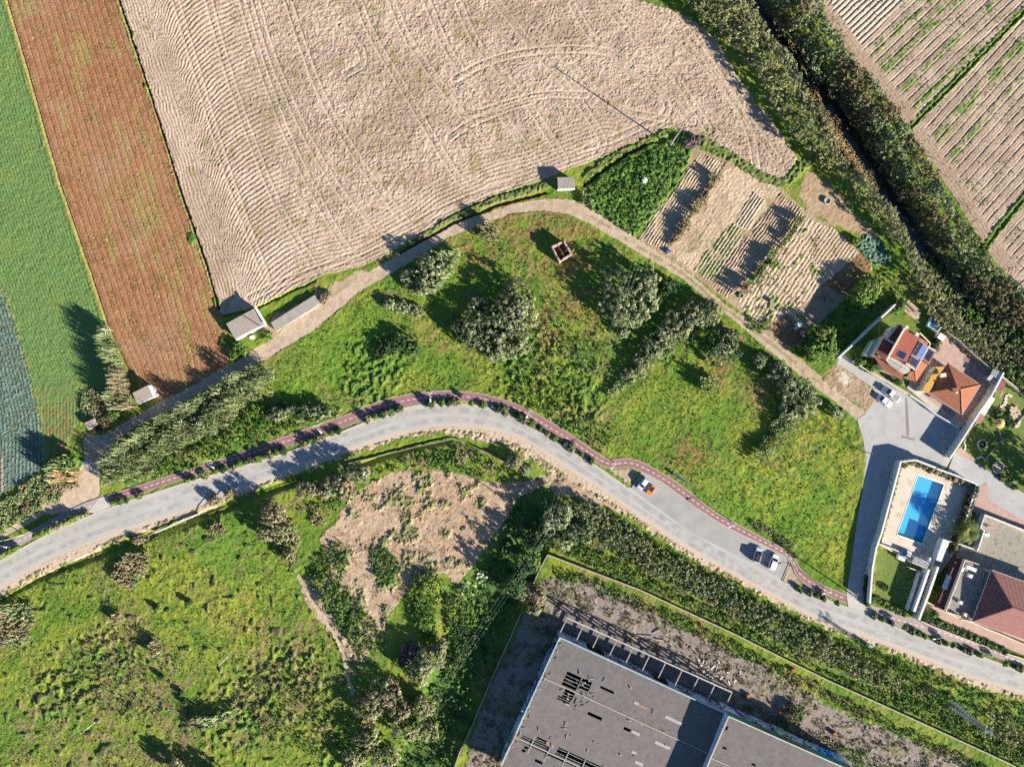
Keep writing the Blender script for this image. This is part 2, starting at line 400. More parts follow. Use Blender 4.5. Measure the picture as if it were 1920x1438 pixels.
# 3 brown sown field
m = put(3, B1[:10] + [(262,722),(285,745),(300,748),(340,738),(367,722),(420,690),(432,672)] + B2[:11][::-1])
f = (PX-b1x)/np.maximum(b2x-b1x, 1)
ph = f*36
rows = 0.5+0.5*np.cos(2*np.pi*ph*0.5*2)
lines = np.exp(-((np.mod(ph, 2.0)-1.0)/0.16)**2)
col = mixc((0.235,0.110,0.050), (0.285,0.145,0.072), sst(0.3,0.7,n15*0.5+0.5*n1))
col = mixc(col, (0.30,0.185,0.115), sst(0.55,0.8,fbm(X,Y,9.0,117,3))*0.5)
wd = np.maximum(sst(0.56,0.72,fbm(X*1.0+Y*0.3,Y*0.25,2.2,127,2)+0.25*(fbm(X,Y,12.0,131,2)-0.5)), 0)
col = mixc(col, (0.24,0.24,0.07), wd*sst(0.35,0.8,r1)*0.75)
col = mixc(col, (0.5,0.42,0.34), (r2 > 0.985)*0.7)
col = mixc(col, (0.20,0.12,0.075), sst(690,740,PY+20*nA-0.15*PX+30)*0.5)
setm(m, col*(0.85+0.3*r1)[..., None], 0.04*n03+0.09*r1 - 0.13*lines)
# 4 big ploughed field
m = put(4, TAN)
d = PX - b2x + 6*(n2-.5)
cl = sst(0.38,0.72,vn(X,Y,0.62,137))*0.6 + 0.5*sst(0.4,0.8,vn(X,Y,0.36,139))
cl2 = sst(0.42,0.7,vn(X,Y,0.95,141))
F1 = 0.5+0.5*np.cos(2*np.pi*(d+1.5*nA)/6.3)
F2a = 0.5+0.5*np.cos(2*np.pi*(PY + 62*np.log(np.maximum(d-34,3)/10)*1.0 + 4*nA)/8.2)
wl = 1-sst(38,58,d+10*nA)
w2 = (1-wl)*(1-sst(120,300,d+120*nA))
w3 = sst(0.4,0.6,fbm(X,Y,20,143,2))*0.5
wb = np.maximum(w2, 0.7*(1-sst(30,110,dline(PX,PY,TAN[10:22])+30*nA)))*(1-wl)
FB = 0.5+0.5*np.cos(2*np.pi*(dline(PX,PY,TAN[10:22])+4*nA)/7.6)
FF = np.where(w2 > wb-1e-6, F2a, FB)
hp = wl*(0.14*F1*(0.6+0.6*n03)+0.08*r1) + (1-wl)*(wb*(0.15*FF*(0.55+0.8*n05)+0.07*r1+0.07*n03) + (1-wb)*(0.17*r1*(0.5+n1)+0.14*n03+0.05*cl2 + w3*0.06*F2a))
TR = [[(330,0),(375,150),(430,330),(500,520)],[(392,0),(440,170),(520,380),(600,515)],[(455,0),(500,150),(560,300),(640,450),(680,495)],
      [(480,0),(520,130),(600,300),(700,440),(735,470)],[(540,0),(600,170),(680,310),(780,440)],[(672,0),(700,70),(760,170),(850,320),(900,375)],
      [(735,0),(770,80),(850,190),(930,290),(1010,330)],[(800,0),(850,110),(930,200),(1010,310)],[(862,10),(900,90),(980,180),(1060,300)],
      [(930,0),(1000,90),(1070,170),(1130,260),(1120,290)],[(1000,60),(1060,110),(1150,200),(1250,225)],[(1075,10),(1120,80),(1220,150),(1300,230)],
      [(1130,0),(1190,70),(1270,150),(1330,245)],[(1140,0),(1240,50),(1330,130),(1400,230),(1420,320)],
      [(855,150),(900,125),(960,105),(1040,95),(1130,98),(1180,120)],[(860,200),(890,215),(940,200),(1020,180),(1100,180)],
      [(845,260),(880,235),(950,205),(1000,190)],[(1225,165),(1252,195),(1245,220),(1210,235),(1150,262),(1100,280)],
      [(470,560),(520,535),(600,505),(660,480),(740,440),(850,385),(960,345)],[(1290,60),(1340,130),(1400,220),(1460,300)],
      [(640,50),(675,90),(680,120),(650,140)],[(1310,200),(1370,240),(1430,250),(1450,220)]]
tr = np.full(X.shape, 99.0)
for t in TR:
    t = smooth(t, 4)
    tr = np.minimum(tr, np.abs(dline(PX, PY, t)-6.5))
tk = np.exp(-(tr/1.9)**2)*(1-wl*0.6)
hp = hp*(1-0.62*tk) - 0.02*tk
col = mixc((0.352,0.260,0.190), (0.43,0.326,0.244), sst(0.3,0.7,n5))
col = mixc(col, (0.27,0.20,0.135), sst(0.5,0.7,n15)*0.5)
col = mixc(col, (0.24,0.20,0.09), sst(0.66,0.78,fbm(X,Y,3.5,149,3))*0.7)
col = mixc(col, (0.43,0.34,0.25), tk*0.5)
col = mixc(col, (0.12,0.12,0.04), blob([(560,45,14),(445,35,10),(402,300,14),(390,330,8),(600,90,10)],8)*sst(0.45,0.7,n05)*0.6)
setm(m, col*(0.85+0.3*r2)[..., None], hp)
# 5 row crop fields beyond the canal
RF = [(1470,-60),(1495,0),(1560,60),(1600,115),(1640,160),(1680,210),(1705,245),(1745,305),(1790,370),(1845,465),(1880,505),(1930,560),(1990,640),(1990,-60)]
m = put(5, RF)
up = (PX-1707)*0.714 + (PY-237)*0.70 < 0
p1 = PX*0.690 + PY*0.724 + 2.2*nA; p2 = PX*0.742 + PY*0.670 + 2.2*nA
p = np.where(up, p1, p2)
P = 15.5
q = np.mod(p, P)/P
fur = np.exp(-((q-0.5)/0.10)**2) + 0.5*np.exp(-((q-0.12)/0.06)**2) + 0.35*np.exp(-((q-0.83)/0.05)**2)
hd = dline(PX, PY, RF[1:11]); head = 1-sst(20, 34, hd+6*nA)
bed = inpoly(PX, PY, [(1540,-60),(1560,10),(1615,85),(1700,0),(1740,-60)])
qb = np.mod(p1, 9.0)/9.0; fb = np.exp(-((qb-0.5)/0.16)**2)
fur = np.where(bed, fb*1.4, fur*(0.7+0.6*n2)*(1-head))
hfur = 0.5+0.5*np.cos(2*np.pi*hd/6.5)
grn = np.zeros(X.shape)
for pc, w in ((1196,5),(1205,6),(1234,10),(1243,5),(1330,8),(1366,7),(1420,9),(1478,12),(1520,7),(1290,6)):
    pp = np.where(up, p1, p2-0)
    grn = np.maximum(grn, np.exp(-((pp-pc)/w)**2))
grn *= sst(0.35,0.62,fbm(X,Y,3.0,151,3)+0.08)*(1-head)
col = mixc((0.305,0.225,0.165), (0.385,0.295,0.22), sst(0.3,0.7,fbm(X+Y,Y-X,5,157,3)))
col = mixc(col, (0.27,0.20,0.13), np.clip(fur,0,1)*0.5)
col = mixc(col, (0.095,0.165,0.03), grn*sst(0.3,0.6,n05+0.2*r1)*(~bed))
col = mixc(col, (0.30,0.215,0.155), head*0.8)
col = mixc(col, (0.48,0.40,0.31), bed*(1-np.clip(fb*1.2,0,1))*0.8)
setm(m, col*(0.86+0.28*r1)[..., None], -0.17*fur*(0.85+0.3*n05) + 0.07*n03 + 0.05*r1 + 0.2*grn*n05 + head*0.07*hfur)
# green ditches between the row fields
for L, w in (([(1707,240),(1760,186),(1840,104),(1920,22),(1960,-20)], 5.5), ([(1840,475),(1870,432),(1920,372),(1970,310)], 7)):
    dd = dline(SXp, SYp, L); m = dd < w; K[m] = 0
    C[m] = (mixc((0.045,0.10,0.018), (0.12,0.18,0.03), n05*0.5+0.5*n1))[m]; Hh[m] = (0.5*n05 - 0.9*np.exp(-((dd+2)/3.0)**2))[m]
# 6 allotment plots
def plot(pts, k, base, base2, amp, per, dx, dy, duty=0.25, rough=0.06, bend=0.0):
    m = put(k, pts)
    p = PX*dx + PY*dy + bend*nA
    rw = 0.5+0.5*np.cos(2*np.pi*p/per)
    col = mixc(base, base2, sst(0.3,0.7,n5*0.6+0.4*n05))
    setm(m, col*(0.88+0.24*r1)[..., None], amp*rw + rough*n03 + 0.03*r2)
    return m
A_, B_ = 0.826, 0.564
soilL, soilL2 = (0.43,0.32,0.215), (0.36,0.265,0.175)
allot = put(6, [(1300,275),(1360,300),(1385,308),(1466,355),(1510,395),(1560,425),(1606,468),(1634,500),(1630,522),(1585,560),(1530,612),(1505,640),(1480,655),(1430,625),(1380,578),(1330,540),(1270,494),(1195,452),(1231,397),(1269,353),(1288,317)])
setm(allot, mixc((0.30,0.225,0.14),(0.36,0.27,0.18),n1)*(0.85+0.3*r1)[..., None], 0.08*n03+0.05*n1)
plot([(1313,287),(1356,306),(1350,318),(1325,358),(1246,466),(1225,460),(1198,449),(1231,399),(1269,355),(1288,319)], 6, (0.40,0.30,0.205), (0.46,0.355,0.25), 0.22, 5.4, A_, B_, bend=3)
plot([(1364,312),(1385,314),(1463,358),(1450,377),(1402,435),(1350,508),(1320,524),(1294,505),(1262,480),(1252,468),(1325,366)], 6, soilL, (0.47,0.36,0.245), 0.03, 7, A_, B_, rough=0.10)
plot([(1413,360),(1434,377),(1400,434),(1377,417)], 6, (0.5,0.39,0.27), (0.46,0.36,0.25), 0.26, 5.6, A_, B_)
mg = plot([(1372,418),(1396,434),(1352,500),(1332,528),(1298,506)], 6, (0.42,0.33,0.22), (0.38,0.30,0.2), 0.10, 6.0, A_, B_)
pc = PX*A_+PY*B_; cr = (0.5+0.5*np.cos(2*np.pi*pc/6.0))
gm = mg*sst(0.45,0.75,cr*0.6+0.4*n05)
C = mixc(C, (0.14,0.22,0.06), gm*0.9); Hh += gm*0.22*n03
plot([(1464,364),(1500,392),(1508,405),(1470,447),(1420,502),(1378,548),(1360,558),(1332,540),(1352,505),(1402,437)], 6, (0.36,0.255,0.175), (0.42,0.31,0.21), 0.24, 5.4, A_, B_, bend=6)
# weeds, crumbs and worn ridges make the plots uneven
bk = allot*sst(0.45,0.7,fbm(X,Y,2.6,261,3)); Hh = np.where(allot, Hh*(1-0.6*bk)+0.07*r1+0.05*n05, Hh)
tinge(bk, (0.27,0.19,0.115), 0.5); tinge(allot*sst(0.6,0.72,fbm(X,Y,3.2,263,3))*sst(0.4,0.7,n05), (0.18,0.19,0.06), 0.7)
# transverse seed beds on the pale plot
mb = inpoly(PX, PY, [(1320,385),(1345,398),(1296,470),(1262,470)])
qq = np.mod(PX*B_-PY*A_, 6.0)/6.0
Hh -= mb*0.14*np.exp(-((qq-0.5)/0.18)**2); C = mixc(C, (0.33,0.24,0.15), mb*np.exp(-((qq-0.5)/0.2)**2)*0.7)
mD = plot([(1512,408),(1560,430),(1604,471),(1630,519),(1585,555),(1529,607),(1475,600),(1436,611),(1400,596),(1382,560),(1430,502),(1475,455)], 6, (0.40,0.295,0.20), (0.46,0.35,0.245), 0.13, 7.5, A_, B_, bend=8, rough=0.12)
wdd = mD*sst(0.60,0.72,fbm(X,Y,2.2,163,3)); tinge(wdd, (0.13,0.2,0.03), 0.8); Hh += wdd*0.3*n05
plot([(1560,425),(1600,465),(1625,500),(1560,540),(1520,480),(1500,440)], 6, (0.36,0.27,0.18), (0.42,0.32,0.22), 0.14, 6.5, A_, B_, bend=4)
plot([(1613,475),(1632,493),(1630,519),(1585,556),(1542,533)], 6, (0.17,0.09,0.045), (0.24,0.14,0.07), 0.05, 7, A_, B_, rough=0.2)
plot([(1585,556),(1542,533),(1505,575),(1520,615)], 6, (0.26,0.18,0.12), (0.3,0.22,0.15), 0.03, 7, A_, B_, rough=0.1)
plot([(1436,611),(1475,587),(1512,622),(1495,642),(1478,655)], 6, (0.18,0.10,0.05), (0.27,0.17,0.09), 0.05, 7, A_, B_, rough=0.22)
mc = put(6, [(1602,461),(1621,439),(1650,447),(1672,489),(1648,499),(1630,491)])
setm(mc, mixc((0.05,0.10,0.05),(0.20,0.30,0.24),sst(0.5,0.75,n03*0.6+0.4*r1)), 0.45*n03+0.15*n05)
# brown rough ground by the ring
m = inpoly(WX, WY, [(1512,322),(1548,340),(1600,395),(1645,440),(1600,436),(1560,422),(1512,396),(1500,360)])
K[m] = 6; setm(m, mixc((0.30,0.20,0.125),(0.36,0.27,0.16),n1), 0.12*n05)
# green nook with the tank
m = inpoly(WX, WY, [(1100,350),(1180,290),(1260,262),(1300,275),(1285,320),(1265,355),(1228,398),(1190,445),(1150,425),(1105,392)])
K[m] = 0; setm(m, mixc((0.055,0.125,0.022),(0.10,0.16,0.03),n05)*(0.8+0.4*r1)[..., None], 0.55*n05+0.5*n1)
# 7 bare earth: track, shoulders, lot
def earth(m, a, b, h, lim=0.0):
    K[m] = 7; setm(m, mixc(a, b, sst(0.3,0.7,n1*0.5+n5*0.5))*(0.9+0.2*r1)[..., None], h)
trk = inpoly(SXp, SYp, TRACK_N + TRACK_S)
earth(trk, (0.37,0.28,0.195), (0.44,0.345,0.25), 0.05*n1+0.03*r1-0.06)
mid = [( (a[0]+b[0])/2, (a[1]+b[1])/2 ) for a, b in zip([(1060,378),(1107,391),(1157,424),(1214,461),(1280,502),(1347,560),(1414,610),(1467,647),(1514,684),(1560,722),(1600,758)], [(1060,400),(1107,421),(1157,449),(1201,477),(1280,523),(1330,563),(1380,603),(1430,647),(1480,687),(1530,727),(1580,764)])]
mm = np.exp(-(dline(SXp, SYp, mid)/2.8)**2)*sst(0.3,0.6,n2)
tinge(mm*trk, (0.20,0.18,0.07), 0.75); Hh += mm*trk*0.12
m = inpoly(SXp, SYp, [(70,965),(100,932),(147,890),(160,857),(190,880),(186,934),(150,950),(110,962)]) ; earth(m, (0.42,0.32,0.225), (0.48,0.38,0.28), 0.04*n1-0.05)
m = (dline(SXp, SYp, [(-60,1035),(0,1003),(60,968),(110,938),(150,915)]) < 9) & (dline(SXp, SYp, [(-60,1025),(0,997),(60,965),(95,950)]) > 1.6); earth(m, (0.40,0.31,0.21), (0.46,0.36,0.26), 0.04*n1-0.04)
m = inpoly(WX, WY, [(490,615),(520,590),(600,545),(680,505),(700,512),(640,545),(580,583),(547,607),(510,640)]); earth(m, (0.40,0.31,0.215), (0.34,0.25,0.16), 0.05*n1-0.02)
SH = smooth(ROAD_S, 2)
sh = np.interp(PX, [p[0] for p in SH], [p[1] for p in SH])
dS = PY - sh
wid = np.interp(PX, [-60,0,150,300,420,520,640,760,850,950,1050,1100,1180,1300,1500,1700,1990], [28,26,22,14,12,12,12,13,18,26,36,34,20,15,12,14,14])
m = (dS > -8) & (dS < wid + 14*nA + 9*nF1)
earth(m, (0.44,0.33,0.235), (0.47,0.375,0.285), 0.07*n05-0.06 - 0.02*np.clip(dS-8,0,10)*0)
wdm = m & (dS > wid*0.45) & (n05*0.5+0.5*n2 > 0.52); C[wdm] = (mixc((0.16,0.17,0.05),(0.28,0.22,0.12),n05))[wdm]; Hh[wdm] += (0.25*n03)[wdm]
m = inpoly(WX, WY, LOT)
earth(m, (0.34,0.235,0.15), (0.41,0.305,0.215), 0.08*n05+0.12*n2+0.07*r1-0.05)
tinge(m*blob([(860,950,60),(880,1010,50),(800,960,40)],30), (0.37,0.25,0.155), 0.6)
gl = blob([(725,1085,24),(740,1100,20),(690,930,14),(650,1040,16),(800,910,20),(720,1020,10),(835,1000,8),(660,965,12),(630,1120,30),(660,1160,34),(640,1200,24),(750,940,10),(600,1080,20),(690,1020,12),(790,1100,26),(810,1060,20)],13)
wp = m*np.maximum(gl*sst(0.38,0.6,fbm(X,Y,2.0,168,3)+0.15*(r1-.5)), sst(0.62,0.74,fbm(X,Y,4.0,167,3)+0.12*(r1-.5))*0.7)
tinge(wp*1.0, (0.085,0.14,0.03), 0.95); Hh += wp*(0.5*n05+0.4*n1)
# mound in the lot
for bxx, byy, rr, hh in ((800,1095,22,1.6),(795,1160,24,1.3),(600,1120,14,0.9)):
    Hh += hh*np.exp(-(np.hypot(PX-bxx,PY-byy)/rr)**2)
m = (dline(SXp,SYp,smooth([(560,1080),(590,1130),(610,1160),(640,1210),(650,1260),(660,1300)],3)) < 3.5); earth(m, (0.38,0.28,0.2),(0.42,0.33,0.24), 0.05*n05)
m = inpoly(WX, WY, [(1575,672),(1600,700),(1632,722),(1640,750),(1624,772),(1600,758),(1540,708),(1555,690)])
earth(m, (0.27,0.19,0.115), (0.34,0.25,0.165), 0.12*n03+0.05*n05)
tinge(m*blob([(1582,712,12)],4), (0.5,0.44,0.37), 0.9)
m = inpoly(WX, WY, [(1350,600),(1400,640),(1385,640),(1352,615)]); earth(m, (0.24,0.13,0.08),(0.28,0.17,0.1), 0.05*n05)
m = inpoly(WX, WY, [(1147,883),(1180,880),(1196,884),(1178,912)]); earth(m, (0.33,0.25,0.18),(0.40,0.31,0.225), 0.09*n05-0.02)
m = inpoly(SXp, SYp, [(1478,1060),(1486,1064),(1497,1090),(1525,1108),(1565,1125),(1470,1092)]); earth(m, (0.33,0.25,0.18),(0.40,0.31,0.225), 0.05*n05-0.02)
# 8 gravel yard of the warehouse
m = put(8, GRAVEL, warp='w')
col = mixc((0.20,0.160,0.135),(0.26,0.215,0.185),n05)
stk = sst(0.58,0.74,vn(X*0.82-Y*0.57,(X*0.57+Y*0.82)*2.4,1.1,173))*sst(0.35,0.6,n2)*sst(0.3,0.5,n5+0.1*r1)
col = mixc(col, (0.10,0.095,0.06), stk*0.75)
setm(m, col*(0.85+0.3*r1)[..., None], 0.07*n03+0.22*stk-0.03)
wy = m*sst(0.5,0.68,n5+0.25*(1-sst(8,34,np.minimum(dline(PX,PY,[(1027,1040),(1200,1105),(1380,1190),(1480,1245),(1640,1315),(1880,1430)]), dline(PX,PY,[(1360,1320),(1480,1385),(1600,1450)])))))
tinge(wy*sst(0.35,0.6,n05*0.5+0.5*n1), (0.12,0.13,0.045), 0.75); Hh += wy*(0.2*n05+0.08*r1)
# ditch dark verge lines
dd = dline(SXp, SYp, B2[:10]); m = dd < 2.2; K[m] = 0; C[m] = (0.09,0.10,0.035); Hh[m] = -0.8
m = (PX < b2x) & (PX > b2x-7-6*nA) & (PY < 690) & (PY < 660) & (dd >= 2.2); tinge(m*sst(0.3,0.6,n1), (0.2,0.2,0.06), 0.9); Hh[m] += (0.2*n05)[m]
gsp = blob([(247,65,7),(277,158,5),(362,450,9),(408,570,9),(420,640,10)],4); tinge(gsp, (0.07,0.15,0.02)); Hh += gsp*0.35
dd = np.abs(PX-b1x); m = (PX < b1x+1) & (PX > b1x-8-5*nA) & (PY < 600) & (K != 3); tinge(m*1.0, (0.20,0.22,0.055), 0.9); Hh[m] += 0.12
m = (np.abs(PX-b1x-1.5) < 1.6) & (PY < 700); Hh[m] -= 0.25
m = (np.abs(PX-b0x) < 5) & (PY > 500) & (PY < 870); tinge(m*sst(0.3,0.6,n1), (0.2,0.22,0.06), 0.9)
# verge between the ploughed field and the track
vg = (dline(SXp, SYp, [(745,472),(800,440),(850,410),(930,375),(1010,352),(1060,335)]) < 6) ; vg |= (dline(SXp,SYp,[(1100,330),(1140,300),(1200,270),(1250,248)]) < 6) | (dline(SXp,SYp,[(1315,265),(1380,300),(1430,335),(1470,345),(1500,315),(1520,300)]) < 9)
K[vg] = 0; C[vg] = (mixc((0.07,0.14,0.025),(0.17,0.16,0.06),n1))[vg]; Hh[vg] = (0.5*n05+0.2*n1)[vg]
dk = (dline(SXp, SYp, [(750,475),(800,447),(850,418),(930,386),(1022,362)]) < 2.5) | (dline(SXp,SYp,[(1095,350),(1120,330),(1160,300),(1210,272)]) < 2.5); Hh[dk] = -0.7; C[dk] = (0.12,0.09,0.05)
dk = dline(SXp, SYp, [(417,592),(477,580),(547,547),(590,527)]) < 1.6; Hh[dk] = -0.5
# 9 lawns
for pts in ([(1648,603),(1672,585),(1700,610),(1745,640),(1752,650),(1735,660),(1690,615),(1660,620)], [(1648,1028),(1690,1040),(1728,1072),(1702,1145),(1683,1137),(1637,1118)],
            [(1800,838),(1830,800),(1850,770),(1878,712),(1895,718),(1920,738),(1990,780),(1990,965),(1920,925),(1830,868)], [(1728,1145),(1740,1138),(1784,1158),(1778,1172),(1740,1165)]):
    m = put(9, pts, warp='n')
    setm(m, mixc((0.10,0.15,0.032),(0.15,0.19,0.045),n5*0.6+0.4*n05)*(0.9+0.2*r1)[..., None], 0.05*n05)
tinge((K == 9)*blob([(1878,750,22),(1895,770,18),(1865,720,12)],6)*sst(0.35,0.6,n1), (0.26,0.20,0.09), 0.8)
# canal
CAN = smooth([(1370,-60),(1405,0),(1450,50),(1505,120),(1560,200),(1605,265),(1655,340),(1700,410),(1745,480),(1800,560),(1870,640),(1960,720),(2020,770)], 3)
dc = dline(PX, PY, CAN)
K[dc < 34] = 0
cz = dc < 60
Hh = np.where(cz, Hh - 2.6*(1-sst(10, 42, dc)), Hh)
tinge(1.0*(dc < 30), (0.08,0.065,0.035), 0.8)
# shaded ravine between lot and warehouse, ditch along the road
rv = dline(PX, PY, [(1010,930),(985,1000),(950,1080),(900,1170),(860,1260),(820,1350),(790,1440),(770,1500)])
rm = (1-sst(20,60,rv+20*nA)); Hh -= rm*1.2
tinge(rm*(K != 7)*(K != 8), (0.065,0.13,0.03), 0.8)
dt = dline(PX, PY, [(-60,1150),(60,1085),(180,1040),(330,985),(430,948),(520,912),(560,900)]); Hh -= 0.9*np.exp(-((dt-3)/6.0)**2)*(dS > wid)
dt = dline(PX, PY, [(660,878),(720,855),(780,838),(850,822),(900,840),(960,880),(1010,900)]); Hh -= 0.8*np.exp(-(dt/6.0)**2)*(dS > wid+2)
# flatten under everything paved
def roadpoly():
    return ROAD_N + BAY + ROAD_N2 + ROAD_S[::-1]
PAVED = [smooth(ROAD_N,4)+BAY+smooth(ROAD_N2,3)+smooth(ROAD_S,4)[::-1], smooth(PATH_N,4)+smooth(PATH_S,4)[::-1], PATHW_N+PATHW_S[::-1], PATHE_N+PATHE_S[::-1], COURT, LANE, PATIO, DECK, YARD3, FORE3, CROSS_W, CROSS_E]
fl = np.zeros(X.shape, bool)
for p_ in PAVED: fl |= inpoly(PX, PY, p_)
fl |= inpoly(PX, PY, [(1590,660),(1640,560),(1800,650),(1920,760),(1920,1230),(1640,1130),(1660,1000),(1700,870),(1790,830)]) & ((K == 0))
Hh[fl] = -0.12
POOLH = [(1718,888),(1771,906),(1730,1022),(1677,1004)]
K[inpoly(PX, PY, [(1721,893),(1766,909),(1727,1015),(1683,1000)])] = -1
K[inpoly(PX, PY, [(1744,598),(1761,610),(1753,620),(1738,611)])] = -1
WH = [(1052,1188),(1366,1333),(1620,1448),(1560,1500),(940,1500),(948,1425)]
Hh[inpoly(PX, PY, WH)] = -0.05
# smooth mown/flat verge beside paving so nothing pokes through
gm_ = [tintmat('meadow_grass', 2.5, 0.82, 1.18, bump=0.45, bdist=0.12, bscale=4), tintmat('crop_leaves', 3, 0.8, 1.2, bump=0.4, bdist=0.1, bscale=6),
       tintmat('cabbage_leaves', 4, 0.7, 1.35, bump=0.4), tintmat('sown_soil', 3, 0.85, 1.15, bump=0.4, bdist=0.06, bscale=7), tintmat('ploughed_soil', 3, 0.86, 1.14, bump=0.7, bdist=0.12, bscale=4),
       tintmat('row_soil', 3, 0.85, 1.15, bump=0.4, bdist=0.08, bscale=7), tintmat('plot_soil', 3, 0.85, 1.15, bump=0.4, bdist=0.08, bscale=7), tintmat('bare_earth', 1.5, 0.85, 1.12, bump=0.3, bdist=0.05, bscale=6),
       tintmat('gravel_yard', 3, 0.8, 1.2, bump=0.4, bdist=0.06, bscale=8), tintmat('mown_lawn', 3, 0.85, 1.15, bump=0.2, bdist=0.04, bscale=8)]
names = ['meadow', 'crop_field', 'cabbage_field', 'sown_field', 'ploughed_field', 'row_field', 'allotment_soil', 'dirt_track', 'gravel_ground', 'lawn']
ny, nx = X.shape
idx = np.arange(ny*nx).reshape(ny, nx)
Kc = K[:-1, :-1]
V = np.stack([X, Y, Hh], -1).reshape(-1, 3); CC = np.clip(C, 0, 1).reshape(-1, 3)
for k, nme in enumerate(names):
    m = Kc == k
    if k == 0:      # the pools and their surroundings are built separately
        pass
    a = idx[:-1, :-1][m]; b = idx[:-1, 1:][m]; c = idx[1:, 1:][m]; d = idx[1:, :-1][m]
    F = np.stack([a, b, c, d], 1)
    used, inv = np.unique(F, return_inverse=True)
    o = fast(nme, V[used], inv.reshape(F.shape), gm_[k], CC[used], smooth=(k in (7, 9)))
    tag(o, kind='structure')
def gz(x, y):
    i = np.clip(((np.asarray(x)-x0)/CELL).astype(int), 0, nx-1); j = np.clip(((np.asarray(y)-y0)/CELL).astype(int), 0, ny-1)
    return Hh[j, i]
# far ground to the horizon
far = MB()
R = 3000
xs = [-R, x0+0.4, x1-0.4, R]; ys = [-R, y0+0.4, y1-0.4, R]
for i in range(3):
    for j in range(3):
        if i == 1 and j == 1: continue
        far.add([(xs[i],ys[j],-0.1),(xs[i+1],ys[j],-0.1),(xs[i+1],ys[j+1],-0.1),(xs[i],ys[j+1],-0.1)], [(0,1,2,3)])
tag(far.build('ground', pmat('far_fields', (0.12,0.16,0.035), (0.32,0.25,0.16), 0.02, bump=0.2)), kind='structure')
# canal water
cw = MB()
cpts = [W(px, py) for px, py in CAN]
V_ = []; 
for i, p in enumerate(cpts):
    q = cpts[min(i+1, len(cpts)-1)]; r = cpts[max(i-1, 0)]
    dx, dy = q[0]-r[0], q[1]-r[1]; L = math.hypot(dx, dy); nx_, ny_ = -dy/L*4.2, dx/L*4.2
    V_ += [(p[0]+nx_, p[1]+ny_, -1.9), (p[0]-nx_, p[1]-ny_, -1.9)]
cw.add(V_, [(2*i, 2*i+1, 2*i+3, 2*i+2) for i in range(len(cpts)-1)])
wm, nt_, b_ = nm('canal_water'); b_.inputs['Base Color'].default_value = (0.02,0.028,0.022,1); b_.inputs['Roughness'].default_value = 0.08
tag(cw.build('canal_water', wm), kind='structure')
# ---------------------------------------------------------------- roads and paving
M = {}
def roadmat(name, c1, c2, c3):
    m = pmat(name, c1, c2, 0.12, rough=0.9, bump=0.15, bdist=0.01, bscale=9, c3=c3, s3=0.5)
    return m
M['asphalt'] = pmat('sunbleached_asphalt', (0.345,0.325,0.30), (0.41,0.395,0.37), 0.10, 0.9, 0.15, 0.01, 9, c3=(0.375,0.35,0.315), s3=0.35)
M['tread'] = pmat('worn_wheel_band', (0.27,0.255,0.24), (0.40,0.38,0.355), 0.5, 0.9, 0.1, 0.01, 9)
M['bay'] = pmat('parking_asphalt', (0.27,0.255,0.24), (0.33,0.31,0.295), 0.3, 0.9, 0.15, 0.01, 9)
M['dust'] = pmat('dusty_edge', (0.46,0.38,0.30), (0.42,0.37,0.31), 0.4, 0.95, 0.15, 0.01, 9)
M['bikered'] = pmat('red_bike_path', (0.235,0.118,0.112), (0.275,0.150,0.142), 0.5, 0.9, 0.15, 0.01, 9, c3=(0.20,0.11,0.105), s3=1.2)
M['bikepale'] = pmat('faded_bike_path', (0.30,0.23,0.215), (0.34,0.27,0.25), 0.4, 0.9, 0.15, 0.01, 9)
M['white'] = pmat('white_paint', (0.72,0.71,0.68), (0.62,0.61,0.58), 2.0, 0.7, 0.05)
M['kerb'] = pmat('kerb_stone', (0.42,0.39,0.34), (0.36,0.33,0.29), 1.0, 0.9, 0.2, 0.02)
M['court'] = pmat('court_asphalt', (0.33,0.325,0.315), (0.385,0.375,0.36), 0.25, 0.9, 0.12, 0.01, 9, c3=(0.30,0.295,0.29), s3=0.6)
M['slab'] = pmat('pale_concrete', (0.46,0.43,0.39), (0.40,0.37,0.33), 0.5, 0.9, 0.12, 0.01, 9)
M['pinkpave'] = pmat('pink_paving', (0.36,0.235,0.195), (0.42,0.30,0.25), 0.7, 0.9, 0.15, 0.01, 9)
M['yardpave'] = pmat('grey_cobbles', (0.22,0.205,0.175), (0.29,0.265,0.22), 1.5, 0.9, 0.4, 0.04, 3.5, c3=(0.14,0.15,0.09), s3=0.8)
M['deck'] = pmat('pool_deck_stone', (0.50,0.42,0.33), (0.56,0.49,0.40), 0.6, 0.85, 0.1, 0.01, 9, c3=(0.42,0.34,0.25), s3=0.4)
def sheet(name, pts, mat, z, n=0):
    p = smooth(pts, n, True) if n else pts
    o = MB().poly([W(a, b)[:2] for a, b in p], z).build(name, mat)
    return tag(o, kind='structure')
sheet('road', PAVED[0], M['asphalt'], 0.02)
